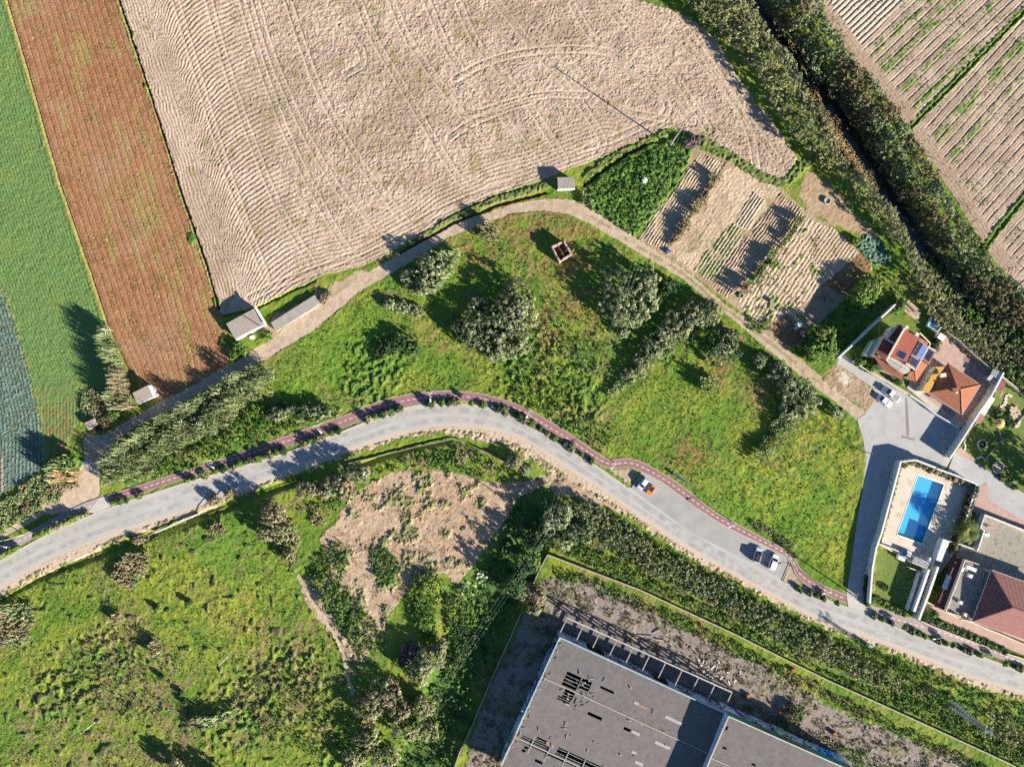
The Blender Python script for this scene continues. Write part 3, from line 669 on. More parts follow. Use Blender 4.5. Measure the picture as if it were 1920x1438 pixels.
def ribbon(name, line, w, z, mat, kind='structure', off=0.0, t=0.0, parent=None, build=True, mb=None):
    P_ = [W(*p)[:2] for p in line]; mb = mb or MB(); L = []; Rr = []
    for i, p in enumerate(P_):
        q = P_[min(i+1, len(P_)-1)]; r = P_[max(i-1, 0)]; dx, dy = q[0]-r[0], q[1]-r[1]; l = math.hypot(dx, dy) or 1
        nx_, ny_ = -dy/l, dx/l
        ww = w if not callable(w) else w(i/len(P_))
        L.append((p[0]+nx_*(off+ww/2), p[1]+ny_*(off+ww/2))); Rr.append((p[0]+nx_*(off-ww/2), p[1]+ny_*(off-ww/2)))
    if t == 0:
        mb.add([(*a, z) for a in L]+[(*a, z) for a in Rr], [(i, len(L)+i, len(L)+i+1, i+1) for i in range(len(L)-1)])
    else:
        for i in range(len(L)-1):
            mb.add([(*L[i],z-t),(*Rr[i],z-t),(*Rr[i+1],z-t),(*L[i+1],z-t),(*L[i],z),(*Rr[i],z),(*Rr[i+1],z),(*L[i+1],z)],
                   [(4,5,6,7),(0,4,7,3),(1,2,6,5)] + ([(0,1,5,4)] if i == 0 else []) + ([(2,3,7,6)] if i == len(L)-2 else []))
    if not build: return mb
    o = mb.build(name, mat, parent)
    return tag(o, kind=kind) if kind else o
NS, SS = smooth(ROAD_N, 6), smooth(ROAD_S, 4)
# worn wheel bands following the road
full_n = ROAD_N + [(1280,985),(1380,1045)] + ROAD_N2
def along(t):     # centre-ish line at fraction t of the width
    out = []
    nn = smooth(full_n, 3); ss = smooth(ROAD_S, 3)
    def arc(P_):
        P_ = np.array(P_); d = np.r_[0, np.cumsum(np.hypot(*np.diff(P_, axis=0).T))]; return P_, d/d[-1]
    A, a = arc(nn); B, b = arc(ss)
    for s in np.linspace(0, 1, 120):
        p = np.array([np.interp(s, a, A[:,0]), np.interp(s, a, A[:,1])]); q = np.array([np.interp(s, b, B[:,0]), np.interp(s, b, B[:,1])])
        out.append(tuple(p*(1-t)+q*t))
    return out
ribbon('road_wear', along(0.30), 1.5, 0.024, M['tread'])
ribbon('road_wear', along(0.72), 1.2, 0.024, M['tread'])
ribbon('road_edge', [(x, y-1) for x, y in SS], lambda t: 0.75+0.3*math.sin(t*60), 0.026, M['dust'])
ribbon('road_edge', [(x, y+1.6) for x, y in NS], lambda t: 0.40+0.1*math.sin(t*47), 0.026, M['dust'])
sheet('parking_bay', [(1182,914)] + BAY[1:9] + [(1466,1086),(1400,1050),(1300,1000),(1230,950)], M['bay'], 0.024)
sheet('bike_path', PAVED[1], M['bikered'], 0.10)
sheet('bike_path', PAVED[2], M['bikepale'], 0.10)
sheet('bike_path', PAVED[3], M['bikepale'], 0.10)
sheet('crossing', CROSS_W, M['slab'], 0.104)
sheet('crossing', CROSS_E, M['slab'], 0.104)
sheet('road', COURT, M['court'], 0.03)
sheet('road', LANE, M['court'], 0.034)
sheet('patio', PATIO, M['pinkpave'], 0.05)
sheet('pavement', YARD3, M['yardpave'], 0.06)
sheet('pavement', FORE3, M['pinkpave'], 0.06)
sheet('pavement', [(1700,727),(1745,765),(1800,803),(1806,795),(1751,757),(1706,718)], M['slab'], 0.054)
sheet('pavement', [(1790,850),(1800,838),(1830,862),(1828,868)], M['pinkpave'], 0.040)
sheet('pavement', [(1834,914),(1850,905),(1856,925),(1852,936),(1990,1015),(1990,1040),(1920,1000),(1846,965),(1818,957)], M['pinkpave'], 0.064)
# kerbs
kb = MB()
for ln in (smooth(PATH_N, 4), smooth(PATH_S, 4), PATHW_N, PATHW_S, PATHE_N, PATHE_S):
    ribbon('', ln, 0.16, 0.14, None, t=0.2, build=False, mb=kb)
tag(kb.build('path_kerb', M['kerb']), kind='structure')
kb = MB()
for ln in (NS[:72], [(1176,913),(1184,915),(1203,885)], ROAD_N2, [(1481,1052),(1466,1088),(1472,1093)], [(210,949),(207,944)]):
    ribbon('', ln, 0.16, 0.13, None, t=0.2, build=False, mb=kb)
ribbon('', BAY[1:9], 0.14, 0.135, None, t=0.2, build=False, mb=kb)
tag(kb.build('road_kerb', M['kerb']), kind='structure')
# white dashes on the bike path
def dashes(A, B, start=0.0, gap=1.45, ln=0.85):
    mb = MB()
    def arc(P_):
        P_ = np.array([W(*p)[:2] for p in smooth(P_, 4)]); d = np.r_[0, np.cumsum(np.hypot(*np.diff(P_, axis=0).T))]; return P_, d
    A, a = arc(A); B, b = arc(B); n = int(a[-1]/(gap))
    mid = []
    for s in np.linspace(0, 1, 500):
        mid.append([(np.interp(s, a/a[-1], A[:,k])+np.interp(s, b/b[-1], B[:,k]))/2 for k in (0,1)])
    mid = np.array(mid); d = np.r_[0, np.cumsum(np.hypot(*np.diff(mid, axis=0).T))]
    s = 0.5
    while s+ln < d[-1]:
        p = [np.interp(s, d, mid[:,k]) for k in (0,1)]; q = [np.interp(s+ln, d, mid[:,k]) for k in (0,1)]
        dx, dy = q[0]-p[0], q[1]-p[1]; l = math.hypot(dx,dy); nx_, ny_ = -dy/l*0.075, dx/l*0.075
        mb.add([(p[0]+nx_,p[1]+ny_,0.106),(p[0]-nx_,p[1]-ny_,0.106),(q[0]-nx_,q[1]-ny_,0.106),(q[0]+nx_,q[1]+ny_,0.106)], [(0,1,2,3)])
        s += gap+ln*0+ln*0.15
    return mb
tag(dashes(PATH_N, PATH_S).build('lane_marking', M['white']), kind='structure')
tag(dashes(PATHW_N, PATHW_S).build('lane_marking', M['white']), kind='structure')
tag(dashes(PATHE_N, PATHE_S).build('lane_marking', M['white']), kind='structure')
# brown patched trench across the court (a T shape)
tr_ = MB().poly([W(*p)[:2] for p in [(1697,745),(1701,745),(1705,815),(1701.5,818),(1699,816)]], 0.036)
tr_.poly([W(*p)[:2] for p in [(1690,816),(1714,822),(1713,826),(1689.5,820)]], 0.040)
tag(tr_.build('road_patch', pmat('brown_patch', (0.20,0.155,0.135), (0.25,0.20,0.175), 1.5)), kind='structure')
# drain stains on bike path and asphalt joints
# ---------------------------------------------------------------- pools
def pool(name, corners, label, z=0.5, dz=-0.55, coping=0.35):
    t = empty(name, W(*corners[0]), label, 'swimming pool'); ox, oy, _ = t.location
    P_ = [(W(*c)[0]-ox, W(*c)[1]-oy) for c in corners]
    cx_, cy_ = sum(p[0] for p in P_)/4, sum(p[1] for p in P_)/4
    def grow(k): 
        out = []
        for p in P_:
            l = math.hypot(p[0]-cx_, p[1]-cy_); out.append((cx_+(p[0]-cx_)*(1+k/l*1.3), cy_+(p[1]-cy_)*(1+k/l*1.3)))
        return out
    G = grow(coping); cop = MB(); n = 4
    for i in range(n):
        j = (i+1) % n
        cop.add([(*P_[i],z),(*P_[j],z),(*G[j],z),(*G[i],z),(*P_[i],z-0.25),(*P_[j],z-0.25),(*G[j],z-0.25),(*G[i],z-0.25)], [(0,3,2,1),(4,5,6,7),(0,1,5,4),(2,3,7,6)])
    cop.build('coping', M['white'], t)
    bas = MB()
    for i in range(n):
        j = (i+1) % n; bas.add([(*P_[i],z-0.1),(*P_[j],z-0.1),(*P_[j],dz),(*P_[i],dz)], [(0,1,2,3)])
    bas.poly(P_, dz)
    m, nt, b = nm('blue_pool_tile'); b.inputs['Base Color'].default_value = (0.02,0.36,0.70,1)
    vo = nt.nodes.new('ShaderNodeTexBrick'); vo.inputs['Scale'].default_value = 3; vo.inputs['Color1'].default_value = (0.015,0.31,0.66,1); vo.inputs['Color2'].default_value = (0.02,0.38,0.72,1); vo.inputs['Mortar'].default_value = (0.1,0.45,0.75,1)
    tc = nt.nodes.new('ShaderNodeTexCoord'); nt.links.new(tc.outputs['Object'], vo.inputs[0]); nt.links.new(vo.outputs[0], b.inputs['Base Color'])
    bas.build('basin', m, t)
    m2, nt, b = nm('pool_water'); b.inputs['Base Color'].default_value = (0.3,0.75,0.9,1); b.inputs['Roughness'].default_value = 0.05
    no = nt.nodes.new('ShaderNodeTexNoise'); no.inputs['Scale'].default_value = 2.0; bp = nt.nodes.new('ShaderNodeBump'); bp.inputs['Strength'].default_value = 0.25; bp.inputs['Distance'].default_value = 0.05
    nt.links.new(no.outputs['Fac'], bp.inputs['Height']); nt.links.new(bp.outputs[0], b.inputs['Normal'])
    tr = nt.nodes.new('ShaderNodeBsdfTransparent'); tr.inputs[0].default_value = (0.72,0.93,0.98,1); ms = nt.nodes.new('ShaderNodeMixShader'); ms.inputs[0].default_value = 0.92
    nt.links.new(b.outputs[0], ms.inputs[1]); nt.links.new(tr.outputs[0], ms.inputs[2]); nt.links.new(ms.outputs[0], nt.nodes['Material Output'].inputs[0])
    MB().poly(P_, z-0.14).build('water', m2, t)
    if z > 0.8:
        sk = MB()
        for i in range(n):
            j = (i+1) % n; sk.add([(*G[i],-.1),(*G[j],-.1),(*G[j],z-.24),(*G[i],z-.24)], [(0,1,2,3)])
        sk.build('skirt', M['white'], t)
    return t
# deck with a hole for the pool
PL = [(1720,891),(1768,908),(1728,1018),(1681,1001)]
pool('swimming_pool', PL, 'large rectangular blue swimming pool in the beige terrace')
dk_ = MB()
ring = [W(*p)[:2] for p in DECK]; hole = [W(*p)[:2] for p in PL]
tri = tessellate_polygon([[Vector((*p, 0)) for p in ring], [Vector((*p, 0)) for p in hole]])
allp = ring + hole
fs = []
for t3 in tri:
    a, b, c = (Vector((*allp[i], 0)) for i in t3); fs.append(t3 if (b-a).cross(c-a).z > 0 else (t3[0], t3[2], t3[1]))
dk_.add([(*p, 0.45) for p in allp], fs)
tag(dk_.build('terrace', M['deck']), kind='structure')
# ---------------------------------------------------------------- buildings
M['plaster'] = pmat('white_plaster', (0.66,0.64,0.60), (0.58,0.56,0.52), 0.8, 0.85, 0.1)
M['cream'] = pmat('cream_plaster', (0.60,0.52,0.40), (0.54,0.46,0.35), 0.8, 0.85, 0.1)
M['wallgrey'] = pmat('weathered_render', (0.42,0.40,0.38), (0.34,0.32,0.30), 0.6, 0.9, 0.2, c3=(0.24,0.22,0.2), s3=1.5)
M['concrete'] = pmat('old_concrete', (0.33,0.29,0.25), (0.26,0.23,0.20), 0.8, 0.95, 0.3, c3=(0.38,0.34,0.29), s3=2)
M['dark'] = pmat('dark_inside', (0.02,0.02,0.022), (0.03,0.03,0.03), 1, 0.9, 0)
M['metal'] = pmat('grey_metal', (0.40,0.41,0.42), (0.34,0.35,0.36), 3, 0.45, 0.05, metal=0.6)
M['glass'] = pmat('dark_glass', (0.02,0.025,0.03), (0.03,0.035,0.045), 1, 0.12, 0, spec=0.6)
M['wood'] = pmat('weathered_wood', (0.30,0.24,0.18), (0.22,0.17,0.12), 2, 0.9, 0.3, stretch=(1,8,1))
M['polewood'] = pmat('grey_pole', (0.42,0.38,0.32), (0.34,0.31,0.26), 2, 0.85, 0.1)
M['black'] = pmat('black_rubber', (0.02,0.02,0.02), (0.03,0.03,0.03), 3, 0.8, 0)
def hipang(px0, py0, px1, py1): return math.atan2(-(py1-py0), px1-px0)
def roof3(mb, pts):
    """pts (px, py, h): one roof plane"""
    vs = [W(*p) for p in pts]; p3 = [Vector((v[0], v[1], 0)) for v in vs]
    fs = []
    for t3 in tessellate_polygon([p3]):
        a, b, c = (p3[i] for i in t3); fs.append(t3 if (b-a).cross(c-a).z > 0 else (t3[0], t3[2], t3[1]))
    n = len(vs); th = 0.14
    lo = [(v[0], v[1], v[2]-th) for v in vs]
    fs2 = fs + [tuple(i+n for i in reversed(f)) for f in fs] + [(i, i+n, (i+1)%n+n, (i+1)%n) for i in range(n)]
    return mb.add(vs+lo, fs2)
def walls(name, pts, mat, parent, z0=-0.1, inset=0.35, drop=0.15, zt=None):
    """closed wall ring under roof outline pts (px, py, h), pulled in by inset metres"""
    vs = [W(*p) for p in pts]; cx_ = sum(v[0] for v in vs)/len(vs); cy_ = sum(v[1] for v in vs)/len(vs)
    q = []
    for v in vs:
        l = math.hypot(v[0]-cx_, v[1]-cy_); k = (l-inset*1.3)/l; q.append((cx_+(v[0]-cx_)*k, cy_+(v[1]-cy_)*k, (zt if zt is not None else v[2]-drop)))
    mb = MB(); n = len(q)
    for i in range(n):
        j = (i+1) % n
        mb.add([(q[i][0],q[i][1],z0),(q[j][0],q[j][1],z0),q[j],q[i]], [(0,1,2,3)])
    mb2 = mb.build(name, mat, parent); return mb2, q
def setroot(t):      # children were modelled in world space: shift them under the empty
    t_inv = t.matrix_basis.inverted()
    for ch in [x for x in bpy.data.objects if x.parent == t]:
        ch.matrix_parent_inverse = t_inv
def prism(mb, pts, h, z0=0.0):     # image-space polygon seen at top height h
    return mb.poly([W(a, b, h)[:2] for a, b in pts], z0, h)
def seg_wall(name, line, h, th, mat, label, cat='wall', z0=-0.3, group=None, cap=None):
    """free standing wall; line = image points of its top centre line"""
    t = empty(name, (W(*line[0], h)[0], W(*line[0], h)[1], 0), label, cat, group) if cap else None
    P_ = [W(a, b, h)[:2] for a, b in line]; mb = MB(); mc_ = MB()
    def off(P_, w):
        L, Rr = [], []
        for i, p in enumerate(P_):
            q = P_[min(i+1,len(P_)-1)]; r = P_[max(i-1,0)]; dx, dy = q[0]-r[0], q[1]-r[1]; l = math.hypot(dx,dy)
            L.append((p[0]-dy/l*w/2, p[1]+dx/l*w/2)); Rr.append((p[0]+dy/l*w/2, p[1]-dx/l*w/2))
        return L + Rr[::-1]
    mb.poly(off(P_, th), z0, h)
    if cap:
        mc_.poly(off(P_, th+0.1), h, h+0.07)
        a = mb.build('wall', mat, t); b = mc_.build('coping', cap, t); setroot(t); return t
    o = mb.build(name, mat); return tag(o, label, cat, group)

# ---- abandoned warehouse
O0 = np.array([1049.5, 1194.0]); UH = np.array([0.9086, 0.4178]); VH = np.array([-0.4178, 0.9086])
def RH(v):      # roof height profile: shallow gables
    return float(np.interp(v, [0, 82, 205, 330], [6.0, 6.9, 6.0, 6.9]))
def UV(u, v, dz=0.0):
    p = O0 + UH*u + VH*v; h = RH(v)+dz; return W(p[0], p[1], h)
wh = empty('warehouse', W(1050,1195), 'big derelict warehouse with broken grey corrugated roof and graffiti on its walls', 'warehouse')
M['whroof'] = tilemat('fibre_cement_roof', (0.125,0.112,0.108), (0.175,0.158,0.150), -math.atan2(UH[1],UH[0]), 0.36, 0.25, c3=(0.27,0.235,0.21), scale=0.7)
holes = [(40,69,52,79),(72,91,52,71),(50,70,83,99),(43,68,100,107),(74,77,90,102),(108,136,50.5,55),(107,136,104,110),(180,194,101.5,107),
         (13,35,196,208),(40,60,187,194),(37,68,195.5,209),(71,104,203,210),(84,104,188,202),(106,139,188,209),(141,175,188,209),(54,70,226,231),(26,33,212,217),(24,31,219,224)]
us = sorted(set([0, 344.0] + [x for h in holes for x in h[:2]] + list(np.arange(20, 340, 24.0))))
vs_ = sorted(set([0, 82, 205, 300.0] + [x for h in holes for x in h[2:]]))
rf = MB(); rng = random.Random(3)
for i in range(len(us)-1):
    for j in range(len(vs_)-1):
        um, vm = (us[i]+us[i+1])/2, (vs_[j]+vs_[j+1])/2
        if any(a < um < b and c < vm < d for a, b, c, d in holes): continue
        a, b, c, d = us[i], us[i+1], vs_[j], vs_[j+1]
        rf.add([UV(a,d), UV(b,d), UV(b,c), UV(a,c)], [(0,1,2,3)])
rf.build('roof', M['whroof'], wh)
fr = MB()
for v in (82, 205): fr.beam(UV(0,v,0.08), UV(344,v,0.08), 0.22, 0.12)
fr.each('ridge', pmat('ridge_capping', (0.42,0.36,0.27), (0.34,0.31,0.26), 1.0), wh)
pu = MB()
for v in (59,65.5,72.3,89,94.5,103.5,191,198.5,202.5,206): pu.beam(UV(4,v,-0.18), UV(180,v,-0.18), 0.11, 0.14)
for u in (70.5,36,69.8,105,140): pu.beam(UV(u,10,-0.2), UV(u,240,-0.2), 0.2, 0.2)
pu.each('roof_beam', pmat('rafter', (0.36,0.35,0.34), (0.28,0.27,0.26), 2), wh)
lp = MB()
for a, b, c, d in ((242,276,49.5,55.5),(178,187,50,55.5),(196,213,101.5,106.5),(244,275,101,106.5),(212,222,136,141),(226,242,150,156)):
    lp.add([UV(a,d,0.05), UV(b,d,0.05), UV(b,c,0.05), UV(a,c,0.05)], [(0,1,2,3)])
lp.each('skylight_panel', pmat('cloudy_skylight', (0.36,0.34,0.32), (0.30,0.28,0.265), 2.5, 0.7), wh)
ob = MB()
for a, b, c, d in ((187,206,51,56),(60,66,187.5,193)): ob.add([UV(a,d,0.05), UV(b,d,0.05), UV(b,c,0.05), UV(a,c,0.05)], [(0,1,2,3)])
ob.each('rusty_panel', pmat('rust', (0.36,0.22,0.09), (0.24,0.15,0.09), 2.5), wh)
# debris on the roof
db = MB(); 
for _ in range(90):
    u = rng.choice([rng.uniform(2,12), rng.uniform(10,340), rng.uniform(60,110)]); v = rng.uniform(3,230) if u < 12 else rng.choice([rng.uniform(30,120), rng.uniform(140,235)])
    p = UV(u, v, 0.12); a = rng.uniform(0,3.14); l = rng.uniform(0.3,1.3)
    db.beam((p[0],p[1],p[2]), (p[0]+math.cos(a)*l, p[1]+math.sin(a)*l, p[2]+rng.uniform(0.02,0.2)), rng.uniform(0.1,0.35), 0.05)
db.build('roof_debris', pmat('broken_sheets', (0.32,0.28,0.24), (0.14,0.13,0.12), 1.2), wh)
mo = MB(); mo.add([UV(0.4,2,0.05),UV(3.6,2,0.05),UV(3.0,280,0.05),UV(0.4,280,0.05)], [(0,3,2,1)])
mo.build('roof_edge', pmat('lichen_edge', (0.42,0.27,0.10), (0.33,0.26,0.19), 1.0, detail=6), wh)
# walls
def UVg(u, v, z, h=None):   # vertical below the roof edge point
    p = UV(u, v); return (p[0], p[1], z)
ww = MB(); ww.add([UVg(0,0,-.1),UVg(0,0,6.25),UVg(0,82,7.1),UVg(0,205,6.25),UVg(0,262,6.6),UVg(0,262,-.1)], [(0,1,2,3,4,5)])
def offv(p, d): return p
M['bluewall'] = pmat('pale_blue_wall', (0.34,0.42,0.60), (0.46,0.50,0.60), 0.5, 0.85, 0.2, c3=(0.20,0.18,0.34), s3=0.9)
ww.build('west_wall', M['bluewall'], wh)
pw = MB()      # parapet ledges
a0, a1 = UVg(0,0,6.3), UVg(344,0,6.3)
pw.beam((a0[0],a0[1],6.2), (a1[0],a1[1],6.2), 0.28, 0.4)
e = [UVg(0,0,6.2), UVg(0,82,7.1), UVg(0,205,6.2), UVg(0,262,6.6)]
for i in range(3): pw.beam(e[i], e[i+1], 0.25, 0.3)
pw.each('parapet', pmat('pale_parapet', (0.26,0.40,0.40), (0.36,0.44,0.48), .6), wh)
nv = np.array(UVg(0,0,0))-np.array(UVg(0,10,0)); nv = nv/np.linalg.norm(nv)      # outward normal of the north wall
uw = np.array(UVg(10,0,0))-np.array(UVg(0,0,0)); uw = uw/np.linalg.norm(uw)
def NW(u, z, off=0.0):
    p = np.array(UVg(u,0,z)); p = p + nv*off; return tuple(p)
nw = MB()
for a, b in ((0,58),(95,196),(228,344)):
    nw.add([NW(a,-.1,.02),NW(b,-.1,.02),NW(b,6.2,.02),NW(a,6.2,.02)], [(0,1,2,3)])
for a, b in ((58,95),(196,228)): nw.add([NW(a,5.0,.02),NW(b,5.0,.02),NW(b,6.2,.02),NW(a,6.2,.02)], [(0,1,2,3)])
nw.build('north_wall', M['bluewall'], wh)
gb = MB(); gb.add([NW(2,4.9,.06),NW(344,4.9,.06),NW(344,6.0,.06),NW(2,6.0,.06)], [(0,1,2,3)])
gb.build('green_band', pmat('faded_green_band', (0.16,0.32,0.27), (0.24,0.36,0.34), 0.8), wh)
# spray paint: strokes lying on the walls
def strokes(name, fn, u0, u1, z0, z1, n, cols, parent, w=0.22, seed=1, off=0.1, span=(1.5,5)):
    rg = random.Random(seed)
    for ci, c in enumerate(cols):
        mb = MB()
        for _ in range(n):
            u = rg.uniform(u0, u1); z = rg.uniform(z0, z1); a = rg.uniform(0, 6.28); pts = []
            for k in range(8):
                pts.append((u, min(max(z, z0), z1))); a += rg.uniform(-1.3, 1.3); st = rg.uniform(*span)
                u = min(max(u + math.cos(a)*st, u0), u1); z += math.sin(a)*st*0.14*1.5
            for p, q in zip(pts[:-1], pts[1:]):
                P0, P1 = Vector(fn(p[0], p[1], off+0.012*ci)), Vector(fn(q[0], q[1], off+0.012*ci))
                if (P1-P0).length > 0.05: mb.beam(P0, P1, w, w)
        mb.build(name, pmat('spray_'+str(seed)+str(ci), c, None, 2, 0.7), parent)
def WWf(u, z, off=0.0):     # west wall coordinates: u runs along v
    p = np.array(UVg(0,u,z)); return tuple(p - uw*off)
strokes('graffiti', WWf, 4, 150, 1.0, 5.6, 16, [(0.10,0.05,0.22),(0.02,0.02,0.03),(0.30,0.42,0.62)], wh, 0.16, 5)
strokes('graffiti', WWf, 150, 255, 1.0, 5.6, 12, [(0.02,0.22,0.36),(0.10,0.32,0.26),(0.55,0.62,0.72)], wh, 0.2, 6)
strokes('graffiti', NW, 98, 194, 0.6, 4.4, 14, [(0.35,0.10,0.14),(0.05,0.05,0.09),(0.5,0.52,0.62)], wh, 0.16, 7)
strokes('graffiti', NW, 230, 340, 0.6, 4.4, 8, [(0.06,0.04,0.10),(0.36,0.16,0.22)], wh, 0.14, 8)
strokes('graffiti', NW, 3, 56, 0.6, 4.4, 8, [(0.16,0.16,0.30),(0.34,0.34,0.55)], wh, 0.14, 9)
fl_ = MB(); fl_.add([UVg(0.5,1,0.02),UVg(344,1,0.02),UVg(344,300,0.02),UVg(0.5,300,0.02)], [(0,3,2,1)]); fl_.build('floor', M['dark'], wh)  # floor coloured near-black to put the interior's shade below the roof holes
# open canopy frame along the north wall
cf = MB(); fpx = [(1063.6,1158),(1094,1172.8),(1124.7,1186),(1156,1201),(1186.5,1215),(1217.5,1229),(1248,1242),(1279,1256),(1309.5,1270),(1340,1284),(1372.5,1297.5)]
HF = 4.7
pts_ = [Vector(W(x, y, HF)) for x, y in fpx]
cf.beam(pts_[0]-(pts_[1]-pts_[0]).normalized()*0.3, pts_[-1], 0.3, 0.3)
cf.build('outer_beam', M['wood'] if False else pmat('pale_concrete_beam', (0.50,0.44,0.39), (0.42,0.37,0.33), 1.5), wh)
for k, p in enumerate(pts_):
    c = MB(); dn = Vector(nv)*-1
    q = p + dn*4.2
    c.beam(p, q, 0.26, 0.3); c.build('cross_beam', M['concrete'], wh)
    c = MB(); c.beam((p.x,p.y,-.1), (p.x,p.y,HF-.15), 0.32); c.build('column', M['concrete'], wh)
slab_ = MB()
p, q = pts_[0], pts_[-1]; dn = Vector(nv)*-4.3
slab_.add([(p.x,p.y,0.5),(q.x,q.y,0.5),(q.x+dn.x,q.y+dn.y,0.5),(p.x+dn.x,p.y+dn.y,0.5)], [(0,1,2,3)])
slab_.build('loading_floor', pmat('dirty_floor', (0.16,0.15,0.14), (0.10,0.10,0.09), 0.8), wh)
setroot(wh)
# ---- taller second hall
H2 = 9.2
h2 = empty('hall', W(1366,1342), 'taller grey roofed factory hall with green band and white graffiti wall beside the warehouse', 'warehouse')
Q0 = np.array([1366.0, 1342.0]); U2 = np.array([0.914, 0.406]); V2 = np.array([-0.395, 0.919])
def R2(u, v, dz=0.0):
    p = Q0 + U2*u + V2*v; h = float(np.interp(v, [0,85,200], [H2,H2+0.8,H2])); return W(p[0], p[1], h+dz)
r2_ = MB()
hs = [(4,8,18,26),(12,21,56,60),(75,83,62,66),(168-4,176-4,62,66)]
us = sorted(set([0,262.0]+[x for h in hs for x in h[:2]])); v2s = sorted(set([0,85,200.0]+[x for h in hs for x in h[2:]]))
for i in range(len(us)-1):
    for j in range(len(v2s)-1):
        um, vm = (us[i]+us[i+1])/2, (v2s[j]+v2s[j+1])/2
        if any(a < um < b and c < vm < d for a, b, c, d in hs): continue
        r2_.add([R2(us[i],v2s[j+1]),R2(us[i+1],v2s[j+1]),R2(us[i+1],v2s[j]),R2(us[i],v2s[j])], [(0,1,2,3)])
r2_.build('roof', M['whroof'], h2)
def g2(u, v, z): p = R2(u, v); return (p[0], p[1], z)
MB().beam(R2(0,85,.08), R2(262,85,.08), 0.2, 0.12).each('ridge', pmat('ridge2', (0.42,0.38,0.33), (0.36,0.32,0.27), 1), h2)
pp_ = MB(); pp_.beam(g2(0,0,H2+.1), g2(262,0,H2+.1), 0.25, 0.35); pp_.beam(g2(0,0,H2+.1), R2(0,85,.1), 0.25, 0.3); pp_.beam(R2(0,85,.1), R2(0,200,.1), 0.25, 0.3)
pp_.each('parapet', pmat('cream_parapet', (0.52,0.47,0.38), (0.45,0.40,0.33), 1), h2)
n2_ = np.array(g2(0,0,0))-np.array(g2(0,10,0)); n2_ = n2_/np.linalg.norm(n2_)
def N2(u, z, off=0.0): return tuple(np.array(g2(u,0,z)) + n2_*off)
w_ = MB(); w_.add([g2(0,0,-.1),g2(0,0,H2),g2(0,85,H2+.8),g2(0,200,H2),g2(0,200,-.1)], [(0,1,2,3,4)]); w_.build('west_wall', M['bluewall'], h2)
w_ = MB(); w_.add([N2(0,-.1),N2(262,-.1),N2(262,H2),N2(0,H2)], [(0,1,2,3)])
w_.add([g2(262,0,-.1),g2(262,0,H2),g2(262,200,H2),g2(262,200,-.1)], [(0,1,2,3)]); w_.build('north_wall', pmat('whitewashed_wall', (0.52,0.54,0.60), (0.62,0.63,0.66), 0.5, c3=(0.34,0.44,0.60), s3=0.4), h2)
w_ = MB(); w_.add([N2(0,5.4,.05),N2(262,5.4,.05),N2(262,H2-.2,.05),N2(0,H2-.2,.05)], [(0,1,2,3)]); w_.build('green_band', pmat('green_band', (0.035,0.20,0.13), (0.05,0.25,0.17), 1, 0.7), h2)
rg = random.Random(12)
for u, s_ in ((70,9),(86,9),(104,8),(118,10),(131,4),(143,9),(157,8)):
    w_ = MB(); w_.add([N2(u,6.6,.12),N2(u+s_*.8,6.5,.12),N2(u+s_*.9,7.9,.12),N2(u+s_*.3,8.1,.12)], [(0,1,2,3)]); w_.build('red_patch', pmat('red_sprayed', (0.30,0.06,0.03), (0.22,0.07,0.05), 2), h2)
strokes('graffiti', N2, 2, 195, 0.5, 5.0, 11, [(0.03,0.03,0.12),(0.22,0.16,0.34)], h2, 0.16, 21, off=0.12, span=(2,9))
strokes('graffiti', N2, 30, 190, 1.0, 5.0, 4, [(0.45,0.58,0.30)], h2, 0.5, 22, off=0.09, span=(3,7))
# big blue letters near the corner of the wall
w_ = MB(); w_.add([N2(196,0.6,.08),N2(250,0.6,.08),N2(250,6.0,.08),N2(200,6.0,.08)], [(0,1,2,3)]); w_.build('graffiti', pmat('bright_blue_spray', (0.02,0.30,0.75), (0.05,0.42,0.85), 0.8), h2)
strokes('graffiti', N2, 198, 248, 1.0, 5.6, 8, [(0.6,0.66,0.72),(0.02,0.10,0.4)], h2, 0.2, 23, off=0.14)
setroot(h2)

# ---- hip / slab helpers for small buildings
def shed(name, roofpts, label, roofmat, wallmat, cat='shed', inset=0.3, extras=None, split=None):
    t = empty(name, W(roofpts[0][0], roofpts[0][1]), label, cat)
    mb = MB(); 
    for pl in (split or [roofpts]): roof3(mb, pl)
    mb.build('roof', roofmat, t)
    walls('wall', roofpts, wallmat, t, inset=inset)
    if extras: extras(t)
    setroot(t); return t
M['corr'] = tilemat('grey_corrugated', (0.23,0.195,0.17), (0.30,0.26,0.225), math.radians(20), 0.3, 0.25, scale=1.5)
def ex_pump(t):
    mb = MB(); a, b = W(1045.5,353.5,2.3), W(1078.5,352.5,2.3)
    mb.add([(a[0],a[1]-.1,-.1),(b[0],b[1]-.1,-.1),(b[0],b[1]-.1,2.3),(a[0],a[1]-.1,2.3)], [(0,1,2,3)]); mb.build('front_wall', M['plaster'], t)
shed('pump_house', [(1045,333,2.6),(1077,332,2.6),(1078,353,2.4),(1046.5,354.5,2.4)], 'small square pump house with flat grey roof at the edge of the ploughed field', M['corr'], M['plaster'], 'hut', inset=0.15, extras=ex_pump)
def ex_mono(t):
    mb = MB(); 
    for a, b in (((443,637,2.3),(488,613,2.5)),((479,576,3.1),(497,606,3.1))):
        mb.beam(W(*a), W(*b), 0.55, 0.25)
    mb.each('white_edge', M['white'], t)
    mb = MB(); mb.beam(W(454,590,3.1), W(487,611,2.9), 0.18, 0.2); mb.build('roof_joint', M['dark'], t)
